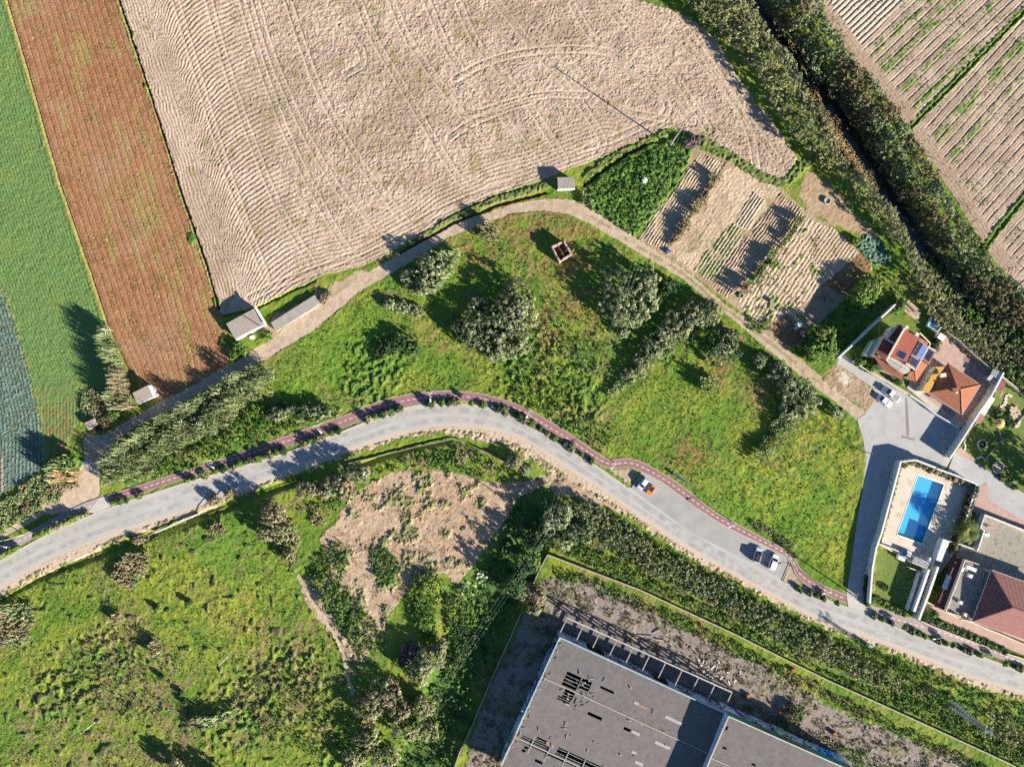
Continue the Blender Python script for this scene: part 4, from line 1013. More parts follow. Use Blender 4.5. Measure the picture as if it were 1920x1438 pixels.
shed('farm_shed', [(424,607,2.9),(478,577.5,3.0),(496,608,2.6),(442,637.5,2.4)], 'grey monopitch farm shed with white trim beside the brown field and the track', M['corr'], M['plaster'], 'shed', inset=0.15, extras=ex_mono)
shed('water_tank', [(508,605,1.1),(590,553,1.1),(601,569,1.1),(517,622,1.1)], 'long low rectangular concrete tank with flat lid beside the dirt track', M['concrete'], M['concrete'], 'tank', inset=0.1)
def ex_c(t):
    MB().add([W(277,723,3),W(284,722,3),W(292,741,2.6),W(287,743,2.6)], [(0,1,2,3)]).each('white_edge', M['white'], t)
shed('tool_shed', [(248,737,2.6),(278,722,2.9),(294,741,2.5),(258,759,2.2)], 'pale grey shed with sloping roof at the south corner of the brown field', M['corr'], M['plaster'], 'shed', inset=0.15, extras=ex_c)
shed('well_hut', [(158,793,1.9),(176,785,1.9),(182,796,1.7),(166,806,1.7)], 'tiny white walled hut where the dirt track bends by the cabbage field', M['corr'], M['plaster'], 'hut', inset=0.1)
shed('brown_shack', [(87,878,2.2),(97,871,2.4),(108,890,2.2),(98,897,2.0)], 'dark brown plank shack half hidden in dry reeds beside the cabbage field', pmat('dark_planks', (0.12,0.08,0.065), (0.16,0.11,0.09), 2), M['wood'], 'hut', inset=0.1)
# roofless brick ruin
ru = empty('ruined_hut', W(1054,472), 'roofless square brick ruin standing in the meadow with a rubble filled inside', 'ruin')
cr_ = [(1034,462),(1058,450),(1074,477),(1049,492)]; hr = 2.9; mb = MB(); mt = MB()
cw_ = [Vector(W(a, b, hr)) for a, b in cr_]; cc_ = sum(cw_, Vector())/4
inn = [cc_+(c-cc_)*0.80 for c in cw_]
for i in range(4):
    j = (i+1) % 4
    for k in range(4):
        f0, f1 = k/4, (k+1)/4; hh_ = hr - [0.0,0.35,0.1,0.6][(k+i*2) % 4]*0.8
        A0, A1 = cw_[i].lerp(cw_[j], f0), cw_[i].lerp(cw_[j], f1); B0_, B1_ = inn[i].lerp(inn[j], f0), inn[i].lerp(inn[j], f1)
        mb.add([(A0.x,A0.y,-.1),(A1.x,A1.y,-.1),(B1_.x,B1_.y,-.1),(B0_.x,B0_.y,-.1),(A0.x,A0.y,hh_),(A1.x,A1.y,hh_),(B1_.x,B1_.y,hh_),(B0_.x,B0_.y,hh_)], [(0,3,2,1),(4,5,6,7),(0,1,5,4),(1,2,6,5),(2,3,7,6),(3,0,4,7)])
mb.build('wall', pmat('crumbling_brick', (0.50,0.42,0.36), (0.36,0.20,0.14), 1.6, 0.95, 0.5), ru)
mt.add([(p.x,p.y,0.03) for p in inn], [(0,1,2,3)]); 
for _ in range(40):
    a, b = rng.uniform(.1,.9), rng.uniform(.1,.9); p = inn[0].lerp(inn[1], a).lerp(inn[3].lerp(inn[2], a), b); mt.rbox(p.x, p.y, 0, rng.uniform(.15,.6), .5, .3, rng.uniform(0,3))
mt.build('rubble', pmat('brick_rubble', (0.20,0.10,0.07), (0.10,0.06,0.05), 2, 0.95, 0.5), ru)
rb = MB(); rb.beam((*(inn[0].lerp(inn[1],.4))[:2],2.3), (*(inn[3].lerp(inn[2],.5))[:2],2.3), .09); rb.beam((*(inn[1].lerp(inn[2],.6))[:2],2.3), (*(inn[0].lerp(inn[3],.7))[:2],2.2), .09); rb.each('roof_beam', M['wood'], ru)
setroot(ru)
# round white tank
t = empty('cylinder_tank', W(1207,341), 'white round water tank in the green weedy plot', 'tank')
MB().lathe(0,0,[(0.68,0),(0.72,0.1),(0.72,1.45),(0.66,1.6),(0.2,1.72)]).build('tank_body', M['white'], t)
MB().lathe(0,0,[(0.18,1.72),(0.18,1.8)]).build('lid', M['plaster'], t)
# ---- houses
RT1 = tilemat('terracotta_tiles', (0.235,0.088,0.050), (0.30,0.122,0.068), math.radians(-60), 0.32, 0.4)
RT1b = tilemat('terracotta_tiles_cross', (0.235,0.088,0.050), (0.30,0.122,0.068), math.radians(30), 0.32, 0.4)
RT2 = tilemat('dark_red_tiles', (0.26,0.075,0.055), (0.32,0.10,0.07), math.radians(-60), 0.8, 1.0)
RT3 = tilemat('maroon_tiles', (0.20,0.085,0.075), (0.26,0.12,0.105), math.radians(-66), 0.5, 1.0)
RT3b = tilemat('maroon_tiles_cross', (0.24,0.11,0.095), (0.29,0.145,0.125), math.radians(24), 0.35, 0.4)
def z4(x, y, h): return (1600+x/5.99, 560+y/5.99, h)
h1 = empty('house', W(1685,655), 'cream two storey villa with red tile roofs and solar panels', 'house')
def rp(name, pts, mat, par): return roof3(MB(), pts).build(name, mat, par) if False else (lambda mb: mb.build(name, mat, par))(roof3(MB(), pts))
rp('roof', [z4(590,325,8.2), z4(745,432,7.6), z4(592,717,7.6), z4(398,650,8.2)], RT2, h1)
rp('roof', [z4(745,440,7.6), z4(862,508,6.9), z4(692,798,6.9), z4(590,727,7.6)], RT1, h1)
rp('roof', [z4(850,545,6.4), z4(926,590,6.2), z4(852,750,6.2), z4(775,682,6.4)], RT1, h1)
rp('roof', [z4(345,438,6.6), z4(462,512,6.9), z4(352,692,6.9), z4(235,645,6.6)], RT2, h1)
rp('roof', [z4(513,288,6.6), z4(578,322,6.9), z4(463,500,6.9), z4(384,448,6.6)], RT2, h1)
rp('lower_roof', [z4(235,650,4.6), z4(400,738,4.8), z4(565,862,4.6), z4(543,917,3.9), z4(340,802,3.9), z4(290,742,4.0)], RT1b, h1)
rp('lower_roof', [z4(690,822,4.8), z4(698,937,3.8), z4(600,880,4.0), z4(640,820,4.8)], RT1b, h1)
rp('lower_roof', [z4(690,815,5.0), z4(770,690,5.2), z4(835,742,4.2), z4(703,937,3.9)], RT1, h1)
cr4 = MB()
for a, b in (((583,318,8.35),(372,690,8.35)),((500,295,6.9),(380,448,6.8)),((345,436,6.9),(462,508,7.1))): cr4.beam(W(*z4(*a)), W(*z4(*b)), 0.45, 0.5)
for a, b in (((745,385,7.9),(860,500,7.2)),((590,727,7.6),(690,800,7.1)),((700,800,7.0),(865,505,7.0)),((850,543,6.5),(928,590,6.3))): cr4.beam(W(*z4(*a)), W(*z4(*b)), 0.25, 0.3)
cr4.each('parapet', M['cream'], h1)
for pts in ([z4(400,650,7.6),z4(592,325,7.6),z4(862,508,6.7),z4(692,798,6.7)], [z4(235,645,6.4),z4(345,440,6.4),z4(575,325,6.6),z4(398,690,6.6)], [z4(290,742,3.8),z4(420,650,3.8),z4(700,820,3.8),z4(690,925,3.8),z4(600,880,3.8),z4(560,905,3.8),z4(340,800,3.8)], [z4(775,682,6.1),z4(850,545,6.1),z4(925,590,6.1),z4(852,750,6.1)]):
    walls('wall', pts, M['cream'], h1, inset=0.25, drop=0.1)
# pale west side roof terraces
rp('terrace_roof', [z4(135,648,3.2), z4(235,460,3.4), z4(335,458,3.5), z4(232,650,3.5)], pmat('pale_green_sheet', (0.42,0.46,0.42), (0.36,0.40,0.37), 1), h1)
rp('terrace_roof', [z4(372,430,3.4), z4(445,318,3.4), z4(505,312,3.5), z4(420,455,3.5)], pmat('pale_sheet', (0.46,0.50,0.50), (0.38,0.42,0.42), 1), h1)
walls('wall', [z4(135,648,3.1), z4(235,460,3.1), z4(335,458,3.1), z4(232,650,3.1)], M['plaster'], h1, inset=0.1)
walls('wall', [z4(372,430,3.2), z4(445,318,3.2), z4(505,312,3.2), z4(420,455,3.2)], M['plaster'], h1, inset=0.1)
MB().add([W(*z4(x,y,5.2)) for x,y in ((395,655),(600,735),(640,815),(560,855),(400,742),(360,690))], [(0,1,2,3,4,5)]).build('balcony', pmat('balcony_tiles', (0.36,0.33,0.30),(0.30,0.27,0.25),1), h1)
pg = MB()
for k in range(9):
    f = k/8; a = W(*z4(385+250*f, 655+140*f, 6.0)); b = W(*z4(365+235*f, 690+150*f, 6.0)); pg.beam(a, b, 0.08, 0.12)
pg.beam(W(*z4(365,690,6.0)), W(*z4(600,840,6.0)), 0.12); pg.beam(W(*z4(385,655,6.0)), W(*z4(635,795,6.0)), 0.12)
pg.build('pergola', M['white'], h1)
M['solar'] = pmat('solar_cells', (0.015,0.02,0.05), (0.025,0.03,0.07), 3, 0.25, 0, spec=0.6)
M['solarblue'] = pmat('blue_solar_cells', (0.07,0.12,0.30), (0.10,0.16,0.36), 3, 0.3, 0, spec=0.6)
def panel(c, mat, cols, rows, hs):
    """c four image corners (zoom units) a->b along cols, a->d along rows"""
    P4 = [Vector(W(*z4(*p, hs[i]))) for i, p in enumerate(c)]
    for i in range(cols):
        for j in range(rows):
            def at(u, v): return P4[0].lerp(P4[1], u).lerp(P4[3].lerp(P4[2], u), v)
            g = 0.04
            q = [at((i+g)/cols,(j+g)/rows), at((i+1-g)/cols,(j+g)/rows), at((i+1-g)/cols,(j+1-g)/rows), at((i+g)/cols,(j+1-g)/rows)]
            f_ = MB(); f_.add([tuple(p) for p in q]+[(p.x,p.y,p.z-.06) for p in q], [(0,1,2,3),(0,1,5,4),(1,2,6,5),(2,3,7,6),(3,0,4,7)])
            f_.build('solar_panel', mat, h1)
    fr_ = MB(); 
    for i in range(4): fr_.beam(P4[i]+Vector((0,0,-.03)), P4[(i+1)%4]+Vector((0,0,-.03)), 0.07, 0.05)
    fr_.build('panel_frame', M['metal'], h1)
panel([(517,573),(606,612),(568,690),(480,645)], M['solar'], 2, 1, [8.1,7.95,7.95,8.1])
panel([(745,482),(790,508),(704,650),(662,628)], M['solar'], 2, 3, [7.75,7.55,7.5,7.7])
panel([(790,515),(840,542),(760,685),(706,652)], M['solarblue'], 1, 3, [7.55,7.3,7.2,7.5])
panel([(658,645),(744,698),(700,782),(618,722)], M['solar'], 3, 2, [7.75,7.35,7.25,7.7])
panel([(846,562),(912,602),(850,715),(790,668)], M['solar'], 2, 3, [6.6,6.45,6.45,6.6])
ch = MB()
for x, y, h, s_ in ((718,402,8.6,.7),(600,322,8.9,.6),(300,640,7.6,.5)):
    p = W(*z4(x,y,h)); ch.rbox(p[0],p[1],h-2,h,s_,s_,math.radians(-30)); ch.rbox(p[0],p[1],h,h+.12,s_+.2,s_+.2,math.radians(-30))
ch.each('chimney', M['cream'], h1)
setroot(h1)
# house 2
hb = empty('bungalow', W(1785,730), 'single storey house with a large orange hipped tile roof', 'house')
N_, E_, S_, W_ = z4(1065,720,3.4), z4(1430,970,3.4), z4(1222,1302,3.4), z4(848,1057,3.4); A1_, A2_ = z4(1168,1000,5.45), z4(1210,1020,5.45)
rp('roof', [N_, A1_, W_], RT1, hb); rp('roof', [N_, E_, A2_, A1_], RT1b, hb); rp('roof', [E_, S_, A2_], RT1, hb); rp('roof', [W_, A1_, A2_, S_], RT1b, hb)
walls('wall', [N_, E_, S_, W_], M['cream'], hb, inset=0.5, drop=0.2)
rdg = MB()
for a, b in ((N_,A1_),(W_,A1_),(A1_,A2_),(E_,A2_),(S_,A2_)): rdg.beam(Vector(W(*a))+Vector((0,0,.06)), Vector(W(*b))+Vector((0,0,.06)), 0.22, 0.12)
rdg.each('ridge_tiles', pmat('ridge_terracotta', (0.42,0.19,0.09), (0.36,0.15,0.08), 2), hb)
gt = MB()
for a, b in ((N_,E_),(E_,S_),(S_,W_)): gt.beam(Vector(W(*a))-Vector((0,0,.1)), Vector(W(*b))-Vector((0,0,.1)), 0.14, 0.14)
gt.each('gutter', M['plaster'], hb)
rp('flat_roof', [z4(930,765,3.6), z4(1030,765,3.6), z4(845,1060,3.6), z4(768,1040,3.6), z4(818,945,3.6), z4(835,940,3.6)], pmat('yellow_coating', (0.52,0.27,0.04), (0.44,0.24,0.05), 0.8, 0.6, c3=(0.50,0.34,0.12), s3=2), hb)
walls('wall', [z4(930,765,3.2), z4(1020,765,3.2), z4(845,1060,3.2), z4(768,1040,3.2)], M['plaster'], hb, inset=0.05)
p = W(*z4(1012,860,5.0)); MB().rbox(p[0],p[1],4.2,5.0,1.5,1.0,math.radians(10)).each('chimney', M['cream'], hb)
p = W(*z4(1158,1055,5.6)); MB().rbox(p[0],p[1],5.2,5.8,.4,.4,0).build('vent_pipe', M['white'], hb)
setroot(hb)
# house 3
hc_ = empty('mansion', W(1880,1120), 'white house with dark red hipped roof and a flat roof terrace by the road', 'house')
def z6(x, y, h): return (1600+x/5.99, 1000+y/5.99, h)
n3, w3, a3 = z6(1550,410,4.8), z6(1338,985,4.8), z6(1790,832,8.2)
e3, s3_, b3 = z6(2420,720,4.8), z6(2250,1310,4.8), z6(2080,940,8.2)
rp('roof', [n3, a3, w3], RT3, hc_); rp('roof', [n3, e3, b3, a3], RT3b, hc_); rp('roof', [w3, a3, b3, s3_], RT3b, hc_); rp('roof', [e3, s3_, b3], RT3, hc_)
rdg = MB()
for a, b in ((n3,a3),(w3,a3),(a3,b3)): rdg.beam(Vector(W(*a))+Vector((0,0,.07)), Vector(W(*b))+Vector((0,0,.07)), 0.2, 0.12)
rdg.each('ridge_tiles', pmat('ridge_maroon', (0.26,0.12,0.10), (0.2,0.08,0.07), 2), hc_)
gt = MB()
for a, b in ((n3,w3),(w3,s3_),(n3,e3)): gt.beam(Vector(W(*a))-Vector((0,0,.08)), Vector(W(*b))-Vector((0,0,.08)), 0.18, 0.16)
gt.each('gutter', M['plaster'], hc_)
walls('wall', [n3, e3, s3_, w3], M['plaster'], hc_, inset=0.6, drop=0.15)
tz = 3.6
rp('terrace_floor', [z6(1250,300,tz), z6(1530,430,tz), z6(1335,975,tz), z6(1035,872,tz)], pmat('terrace_tiles_dirty', (0.24,0.22,0.19), (0.17,0.16,0.15), 0.6, c3=(0.30,0.28,0.24), s3=1.2), hc_)
walls('wall', [z6(1250,300,tz-.1), z6(1530,430,tz-.1), z6(1335,975,tz-.1), z6(1035,872,tz-.1)], M['cream'], hc_, inset=0.02)
pr = MB()
for a, b in (((1247,292),(1030,872)),((1030,875),(1200,925)),((1247,292),(1400,345)),((1200,960),(1335,985))): pr.beam(W(*z6(*a,tz+.5)), W(*z6(*b,tz+.5)), 0.22, 1.0)
pr.each('parapet', M['cream'], hc_)
for k, (x, y, lx, ly) in enumerate(((1330,395,2.6,.9),(1228,412,.7,1.0),(1322,480,.9,.9),(1212,778,.8,.8))):
    p = W(*z6(x,y,tz+.9)); mb = MB().rbox(p[0],p[1],tz,tz+.9,lx,ly,math.radians(-24)); mb.build('air_conditioner', M['white'], hc_)
p = W(*z6(1275,920,tz+.8)); MB().rbox(p[0],p[1],tz,tz+.8,1.4,.9,math.radians(-24)).each('chimney', M['cream'], hc_)
rp('porch_roof', [z6(1120,248,3.0), z6(1243,292,3.1), z6(1030,872,3.1), z6(908,818,2.8)], tilemat('brown_tiles', (0.13,0.055,0.045), (0.17,0.075,0.06), math.radians(-66), 0.4, 0.6), hc_)
sk = MB()
for k in range(3):
    f0, f1 = k/3+.02, (k+1)/3-.02; A = Vector(W(*z6(1052,455,3.35))); B = Vector(W(*z6(1107,480,3.35))); Cc = Vector(W(*z6(1050,637,3.3))); D = Vector(W(*z6(990,610,3.3)))
    q = [A.lerp(D,f0), B.lerp(Cc,f0), B.lerp(Cc,f1), A.lerp(D,f1)]
    s_ = MB().add([tuple(v) for v in q], [(0,1,2,3)]); s_.each('skylight_panel', M['white'], hc_)
setroot(hc_)
# small roofs, pool house, walls
shed('pool_house', [z6(1010,60,2.8), z6(1082,88,2.8), z6(1000,322,2.8), z6(930,298,2.8)], 'narrow white flat roofed changing block at the corner of the pool terrace', M['plaster'], M['plaster'], 'hut', inset=0.02)
shed('plant_box', [z6(862,268,1.9), z6(926,290,1.9), z6(905,355,1.9), z6(842,322,1.9)], 'small square white utility box beside the slatted pergola', M['plaster'], M['cream'], 'hut', inset=0.02)
def ex_s(t):
    p = Vector(W(*z6(572,225,1.3))); MB().rbox(p.x,p.y,1.2,1.28,1.5,1.0,math.radians(65)).build('blue_lid', pmat('blue_glass',(0.08,0.25,0.5),(0.05,0.2,0.45),2,0.2,0), t)
shed('pool_cabinet', [z6(520,205,1.1), z6(612,222,1.1), z6(575,318,1.1), z6(500,290,1.1)], 'white cabinet with a blue top on the lawn edge below the pool', M['plaster'], M['plaster'], 'hut', inset=0.02, extras=ex_s)
pg = empty('pergola', W(1728,1055), 'white slatted pergola between the pool terrace and the ramp walls', 'pergola')
mb = MB()
for k in range(14):
    f = k/13; A = Vector(W(*z6(688,262,2.6))).lerp(Vector(W(*z6(852,330,2.6))), f); B = Vector(W(*z6(660,328,2.6))).lerp(Vector(W(*z6(822,392,2.6))), f); mb.beam(A, B, 0.07, 0.12)
mb.beam(W(*z6(688,262,2.5)), W(*z6(852,330,2.5)), .14); mb.beam(W(*z6(660,328,2.5)), W(*z6(822,392,2.5)), .14); mb.build('slats', M['white'], pg)
for x, y in ((688,262),(852,330),(660,328),(822,392)):
    p = W(*z6(x,y,2.5)); MB().beam((p[0],p[1],0),(p[0],p[1],2.45),.14).build('post', M['white'], pg)
setroot(pg)
L6 = lambda pts, h=0: [z6(x, y, h)[:2] for x, y in pts]
L4 = lambda pts: [z4(x, y, 0)[:2] for x, y in pts]
seg_wall('garden_wall', [(1631,1131),(1636,1067),(1643,1028),(1653,1000),(1672,930),(1689,866),(1717,862.5),(1755,877)], 2.7, 0.35, M['plaster'], 'long white boundary wall between the shaded lane and the pool', 'wall', cap=M['plaster'])
seg_wall('garden_wall', [(1757,879),(1794,892),(1832,908.5),(1817,957),(1809,980)], 2.3, 0.3, M['plaster'], 'white wall with a hedge behind it on the east side of the pool terrace', 'wall', cap=M['plaster'])
seg_wall('retaining_wall', L6([(300,120),(420,165),(530,208)]), 1.2, 0.25, M['plaster'], 'short white wall between the pool terrace and the small lawn', 'wall')
seg_wall('retaining_wall', L6([(640,390),(758,432),(690,650),(615,865)]), 1.6, 0.25, M['plaster'], 'white wall along the right side of the small lawn', 'wall')
seg_wall('ramp_wall', L6([(852,405),(770,640),(685,878)]), 2.6, 0.6, M['plaster'], 'broad white wedge wall, left one of the pair by the ramp', 'wall')
seg_wall('ramp_wall', L6([(955,375),(850,680),(738,972)]), 2.9, 0.55, M['plaster'], 'broad white wall, right one of the pair by the ramp', 'wall')
seg_wall('courtyard_wall', [(1781,1015),(1803,1021),(1826,1029)], 2.0, 0.25, M['plaster'], 'white wall below the palm tree at the cobbled yard', 'wall')
seg_wall('courtyard_wall', [(1833,1033),(1846,995),(1839,990),(1847,965),(1880,978),(1925,996),(1980,1016)], 2.2, 0.3, M['plaster'], 'white wall round the cobbled yard beside the palm tree', 'wall')
seg_wall('front_wall', L6([(835,770),(1035,880),(1100,910),(1330,1000),(1550,1090),(1700,1150),(1880,1230),(2300,1400)]), 1.0, 0.25, M['cream'], 'low cream wall in front of the house with the dark red roof', 'wall')
seg_wall('street_wall', L6([(760,985),(1000,1085),(1300,1200),(1600,1310),(1890,1400),(2200,1520)]), 0.7, 0.2, M['cream'], 'low cream wall between the bike path and the pink forecourt', 'wall')
seg_wall('boundary_wall', L4([(1690,830),(1560,1080),(1400,1310),(1230,1438)][:3])+[(1796,838),(1782,858)], 3.0, 0.3, M['plaster'], 'long white wall between the orange roofed house and the garden', 'wall', cap=M['plaster'])
seg_wall('garden_wall', [(1571,672),(1600,646),(1640,608),(1679,571)], 2.2, 0.3, M['plaster'], 'straight white wall between the dark orchard and the villa', 'wall', cap=M['plaster'])
seg_wall('garden_wall', [(1776,622),(1800,640),(1830,668),(1862,694)], 1.8, 0.25, M['concrete'], 'grey wall under the canal trees behind the paved yard', 'wall')
seg_wall('garden_wall', [(1878,705),(1900,722),(1925,743),(1970,775)], 1.6, 0.3, M['cream'], 'cream wall between the garden pond and the canal trees', 'wall')
seg_wall('street_wall', L4([(0,705),(110,775),(230,855),(380,935),(500,1010),(640,1085)]), 1.3, 0.25, M['cream'], 'low cream street wall in front of the villa', 'wall')
seg_wall('street_wall', L4([(640,1085),(800,1190),(920,1290),(1070,1380),(1190,1450)]), 1.5, 0.25, M['plaster'], 'low white street wall in front of the orange roofed bungalow', 'wall')
# warehouse fence walls
seg_wall('boundary_wall', [(1027,1040),(1110,1072),(1200,1106),(1290,1148),(1380,1190),(1480,1240),(1560,1279),(1640,1315),(1760,1370),(1890,1430),(1960,1465)], 1.1, 0.25, pmat('stained_wall', (0.44,0.38,0.30),(0.36,0.29,0.22),1), 'long low stained wall between the gravel yard and the bushy verge', 'wall')
seg_wall('boundary_wall', [(1027,1040),(1012,1068),(998,1100)], 1.1, 0.25, pmat('stained_wall_b', (0.36,0.30,0.24),(0.28,0.22,0.17),1), 'short low wall at the corner beside the dark bushes', 'wall')
seg_wall('boundary_wall', [(976,1152),(955,1200),(925,1265),(900,1325),(880,1373),(862,1410),(848,1450)], 1.1, 0.2, pmat('stained_wall_c', (0.36,0.33,0.28),(0.30,0.26,0.2),1), 'thin pale wall along the shaded west side of the warehouse yard', 'wall')
seg_wall('ditch_wall', [(640,872),(700,858),(780,838),(850,823),(862,826),(872,834)], 0.5, 0.2, M['concrete'], 'thin concrete kerb curving through the grass below the road bend', 'wall')
seg_wall('ditch_wall', [(888,838),(940,862),(1000,893)], 0.5, 0.15, M['concrete'], 'thin straight concrete kerb below the road beside the scrubby bush', 'wall')
seg_wall('ditch_wall', [(290,999),(330,982),(372,964)], 0.6, 0.35, M['plaster'], 'short pale concrete culvert edge south of the road', 'wall')
# garden sheds east of the wall
shed('garden_shed', [(1876,711,2.3),(1886,719,2.1),(1876,738,2.1),(1864,729,2.3)], 'small dark red roofed garden shed next to the wall top', RT3, M['plaster'], 'shed', inset=0.1)
shed('garden_shed', [(1857,742,2.3),(1866,748,2.1),(1846,780,2.1),(1837,773,2.3)], 'long white sheet roofed lean-to against the garden wall', pmat('white_sheet_roof', (0.48,0.49,0.47),(0.40,0.41,0.40),1), M['plaster'], 'shed', inset=0.1)
shed('garden_shed', [(1838,774,2.3),(1847,780,2.1),(1839,795,2.1),(1828,788,2.3)], 'little pink tiled lean-to with white edges against the garden wall', RT3b, M['plaster'], 'shed', inset=0.05)
def ex_cp(t):
    mb = MB()
    for k in range(5):
        f = k/4; A = Vector(W(1862,692,2.7)).lerp(Vector(W(1857,702,2.7)), f); B = Vector(W(1881,702,2.7)).lerp(Vector(W(1876,711,2.7)), f); mb.beam(A, B, .12, .12)
    mb.build('slats', M['white'], t)
shed('carport', [(1857,703,2.5),(1876,712,2.5),(1870,721,2.4),(1850,711,2.4)], 'grey roofed lean-to with white slats at the top corner of the yard', M['slab'], M['wallgrey'], 'shed', inset=0.1, extras=ex_cp)
shed('patio_table', [(1667,588,2.2),(1680,578,2.2),(1684,584,2.2),(1672,594,2.2)], 'small wooden terrace roof in the villa garden corner', M['wood'], M['wood'], 'hut', inset=0.1) if False else None
tt = empty('wooden_deck', W(1705,585), 'pale wooden deck with bench seats in the top corner of the villa garden', 'deck')
MB().poly([W(*p)[:2] for p in [(1686,577),(1702,563),(1727,583),(1722,598),(1714,599)]], -.05, .25).build('deck_boards', pmat('deck_boards',(0.46,0.34,0.24),(0.38,0.27,0.19),1.5,stretch=(1,10,1)), tt)
bb = MB(); bb.beam(W(1700,566,.7), W(1722,588,.7), .5, .12); bb.beam(W(1697,570,1.0), W(1719,592,1.0), .12, .3); bb.build('bench', M['wood'], tt)
setroot(tt)
shed('garden_store', [(1764,624,2.2),(1775,631,2.2),(1767,640,2.0),(1757,633,2.0)], 'little white slatted store beside the small round paving', M['plaster'], M['plaster'], 'shed', inset=0.1)
PL2 = [(1744,596),(1763,609),(1753,622),(1736,611)]
pool('swimming_pool', PL2, 'small turquoise garden pool on the lawn under the canal trees', z=1.2, dz=0.35, coping=0.2)
# ---------------------------------------------------------------- vehicles
def paint(name, c, metal=0.0):
    m, nt, b = nm(name); b.inputs['Base Color'].default_value = (*c, 1); b.inputs['Metallic'].default_value = metal
    b.inputs['Roughness'].default_value = 0.35; b.inputs['Coat Weight'].default_value = 0.6
    no = nt.nodes.new('ShaderNodeTexNoise'); no.inputs['Scale'].default_value = 3; mr = nt.nodes.new('ShaderNodeMapRange'); mr.inputs[3].default_value = 0.28; mr.inputs[4].default_value = 0.5
    nt.links.new(no.outputs['Fac'], mr.inputs[0]); nt.links.new(mr.outputs[0], b.inputs['Roughness']); return m
M['lamp_r'] = paint('tail_red', (0.3,0.01,0.01)); M['lamp_w'] = paint('headlight_glass', (0.6,0.6,0.58))
def car(name, label, cat, px, py, front, L, Wd, H, col, kind='hatch', roofcol=None, group=None, z=0.03):
    x, y, _ = W(px, py, 0.6)
    t = empty(name, (x, y, z), label, cat, group, rz=math.atan2(-front[1], front[0]))
    pm = paint(name+'_paint', col); rm = paint(name+'_roof', roofcol) if roofcol else pm
    hw = Wd/2; belt = H*0.58; lo = 0.22; R = 0.31*min(1, H/1.4)
    # body: lofted stations from tail to nose
    if kind == 'pickup': st = [(-.5,.90,belt*.98),(-.47,.97,belt),(-.1,1,belt),(.12,1,belt),(.32,.99,belt*.95),(.45,.93,belt*.86),(.5,.82,belt*.7)]
    elif kind == 'sedan': st = [(-.5,.82,belt*.80),(-.46,.92,belt*.97),(-.3,1,belt),(0,1,belt),(.22,1,belt*.97),(.42,.94,belt*.86),(.5,.78,belt*.68)]
    elif kind == 'open': st = [(-.5,.80,belt*1.0),(-.42,.95,belt*1.1),(-.2,1,belt*1.05),(.1,1,belt*1.0),(.3,.98,belt),(.45,.88,belt*.85),(.5,.75,belt*.7)]
    else: st = [(-.5,.86,belt*.95),(-.47,.95,belt*1.02),(-.25,1,belt*1.02),(.05,1,belt),(.26,1,belt*.96),(.42,.95,belt*.86),(.5,.80,belt*.66)]
    b = MB(); vs = []; n = 8
    for sx, w, zt in st:
        ww_ = hw*w; X_ = sx*L
        for yy, zz in ((-ww_*.92,lo),(-ww_,lo+.2),(-ww_,zt*.78),(-ww_*.86,zt),(ww_*.86,zt),(ww_,zt*.78),(ww_,lo+.2),(ww_*.92,lo)): vs.append((X_, yy, zz))
    fs = [(i*n+k, (i+1)*n+k, (i+1)*n+(k+1)%n, i*n+(k+1)%n) for i in range(len(st)-1) for k in range(n)]
    fs += [tuple(range(n)), tuple((len(st)-1)*n + n-1-k for k in range(n))]
    b.add(vs, fs); body = b.build('body', pm, t, smooth=False)
    def cabin(xa, xb, xc, xd, wl, wr):      # rear base, rear roof, front roof, front base
        g = MB(); zb = belt*0.97; zr = H-0.05
        g.add([(xa*L,-wl,zb),(xa*L,wl,zb),(xd*L,wl,zb),(xd*L,-wl,zb),(xb*L,-wr,zr),(xb*L,wr,zr),(xc*L,wr,zr),(xc*L,-wr,zr)],
              [(0,1,5,4),(1,2,6,5),(2,3,7,6),(3,0,4,7),(4,5,6,7)])
        g.build('window', M['glass'], t)
        r = MB(); e = 0.03
        r.add([(xb*L-e,-wr-e,zr),(xb*L-e,wr+e,zr),(xc*L+e,wr+e,zr),(xc*L+e,-wr-e,zr),(xb*L+.1,-wr+.1,H),(xb*L+.1,wr-.1,H),(xc*L-.1,wr-.1,H),(xc*L-.1,-wr+.1,H)],
              [(0,4,5,1),(1,5,6,2),(2,6,7,3),(3,7,4,0),(4,7,6,5),(0,1,2,3)])
        r.build('roof', rm, t)
        pl = MB()
        for s in (-1,1):
            pl.beam((xd*L,s*wl,zb),(xc*L,s*wr,zr),.07); pl.beam((xa*L,s*wl,zb),(xb*L,s*wr,zr),.09)
            xm = (xb+xc)/2*L; pl.beam((xm,s*(wl+.005),zb),(xm,s*(wr+.01),zr),.07)
        pl.build('pillars', pm, t)
    if kind == 'hatch': cabin(-.47,-.40,.08,.26,hw*.90,hw*.74)
    if kind == 'sedan': cabin(-.34,-.20,.06,.22,hw*.90,hw*.74)
    if kind == 'pickup':
        cabin(-.08,-.05,.14,.27,hw*.90,hw*.74)
        bd = MB(); bd.box(-.46*L,-.11*L,-hw*.82,hw*.82,belt*.55,belt*1.004); bd.build('cargo_bed', M['dark'] if False else pmat('bed_liner',(0.30,0.30,0.31),(0.22,0.22,0.23),2), t)
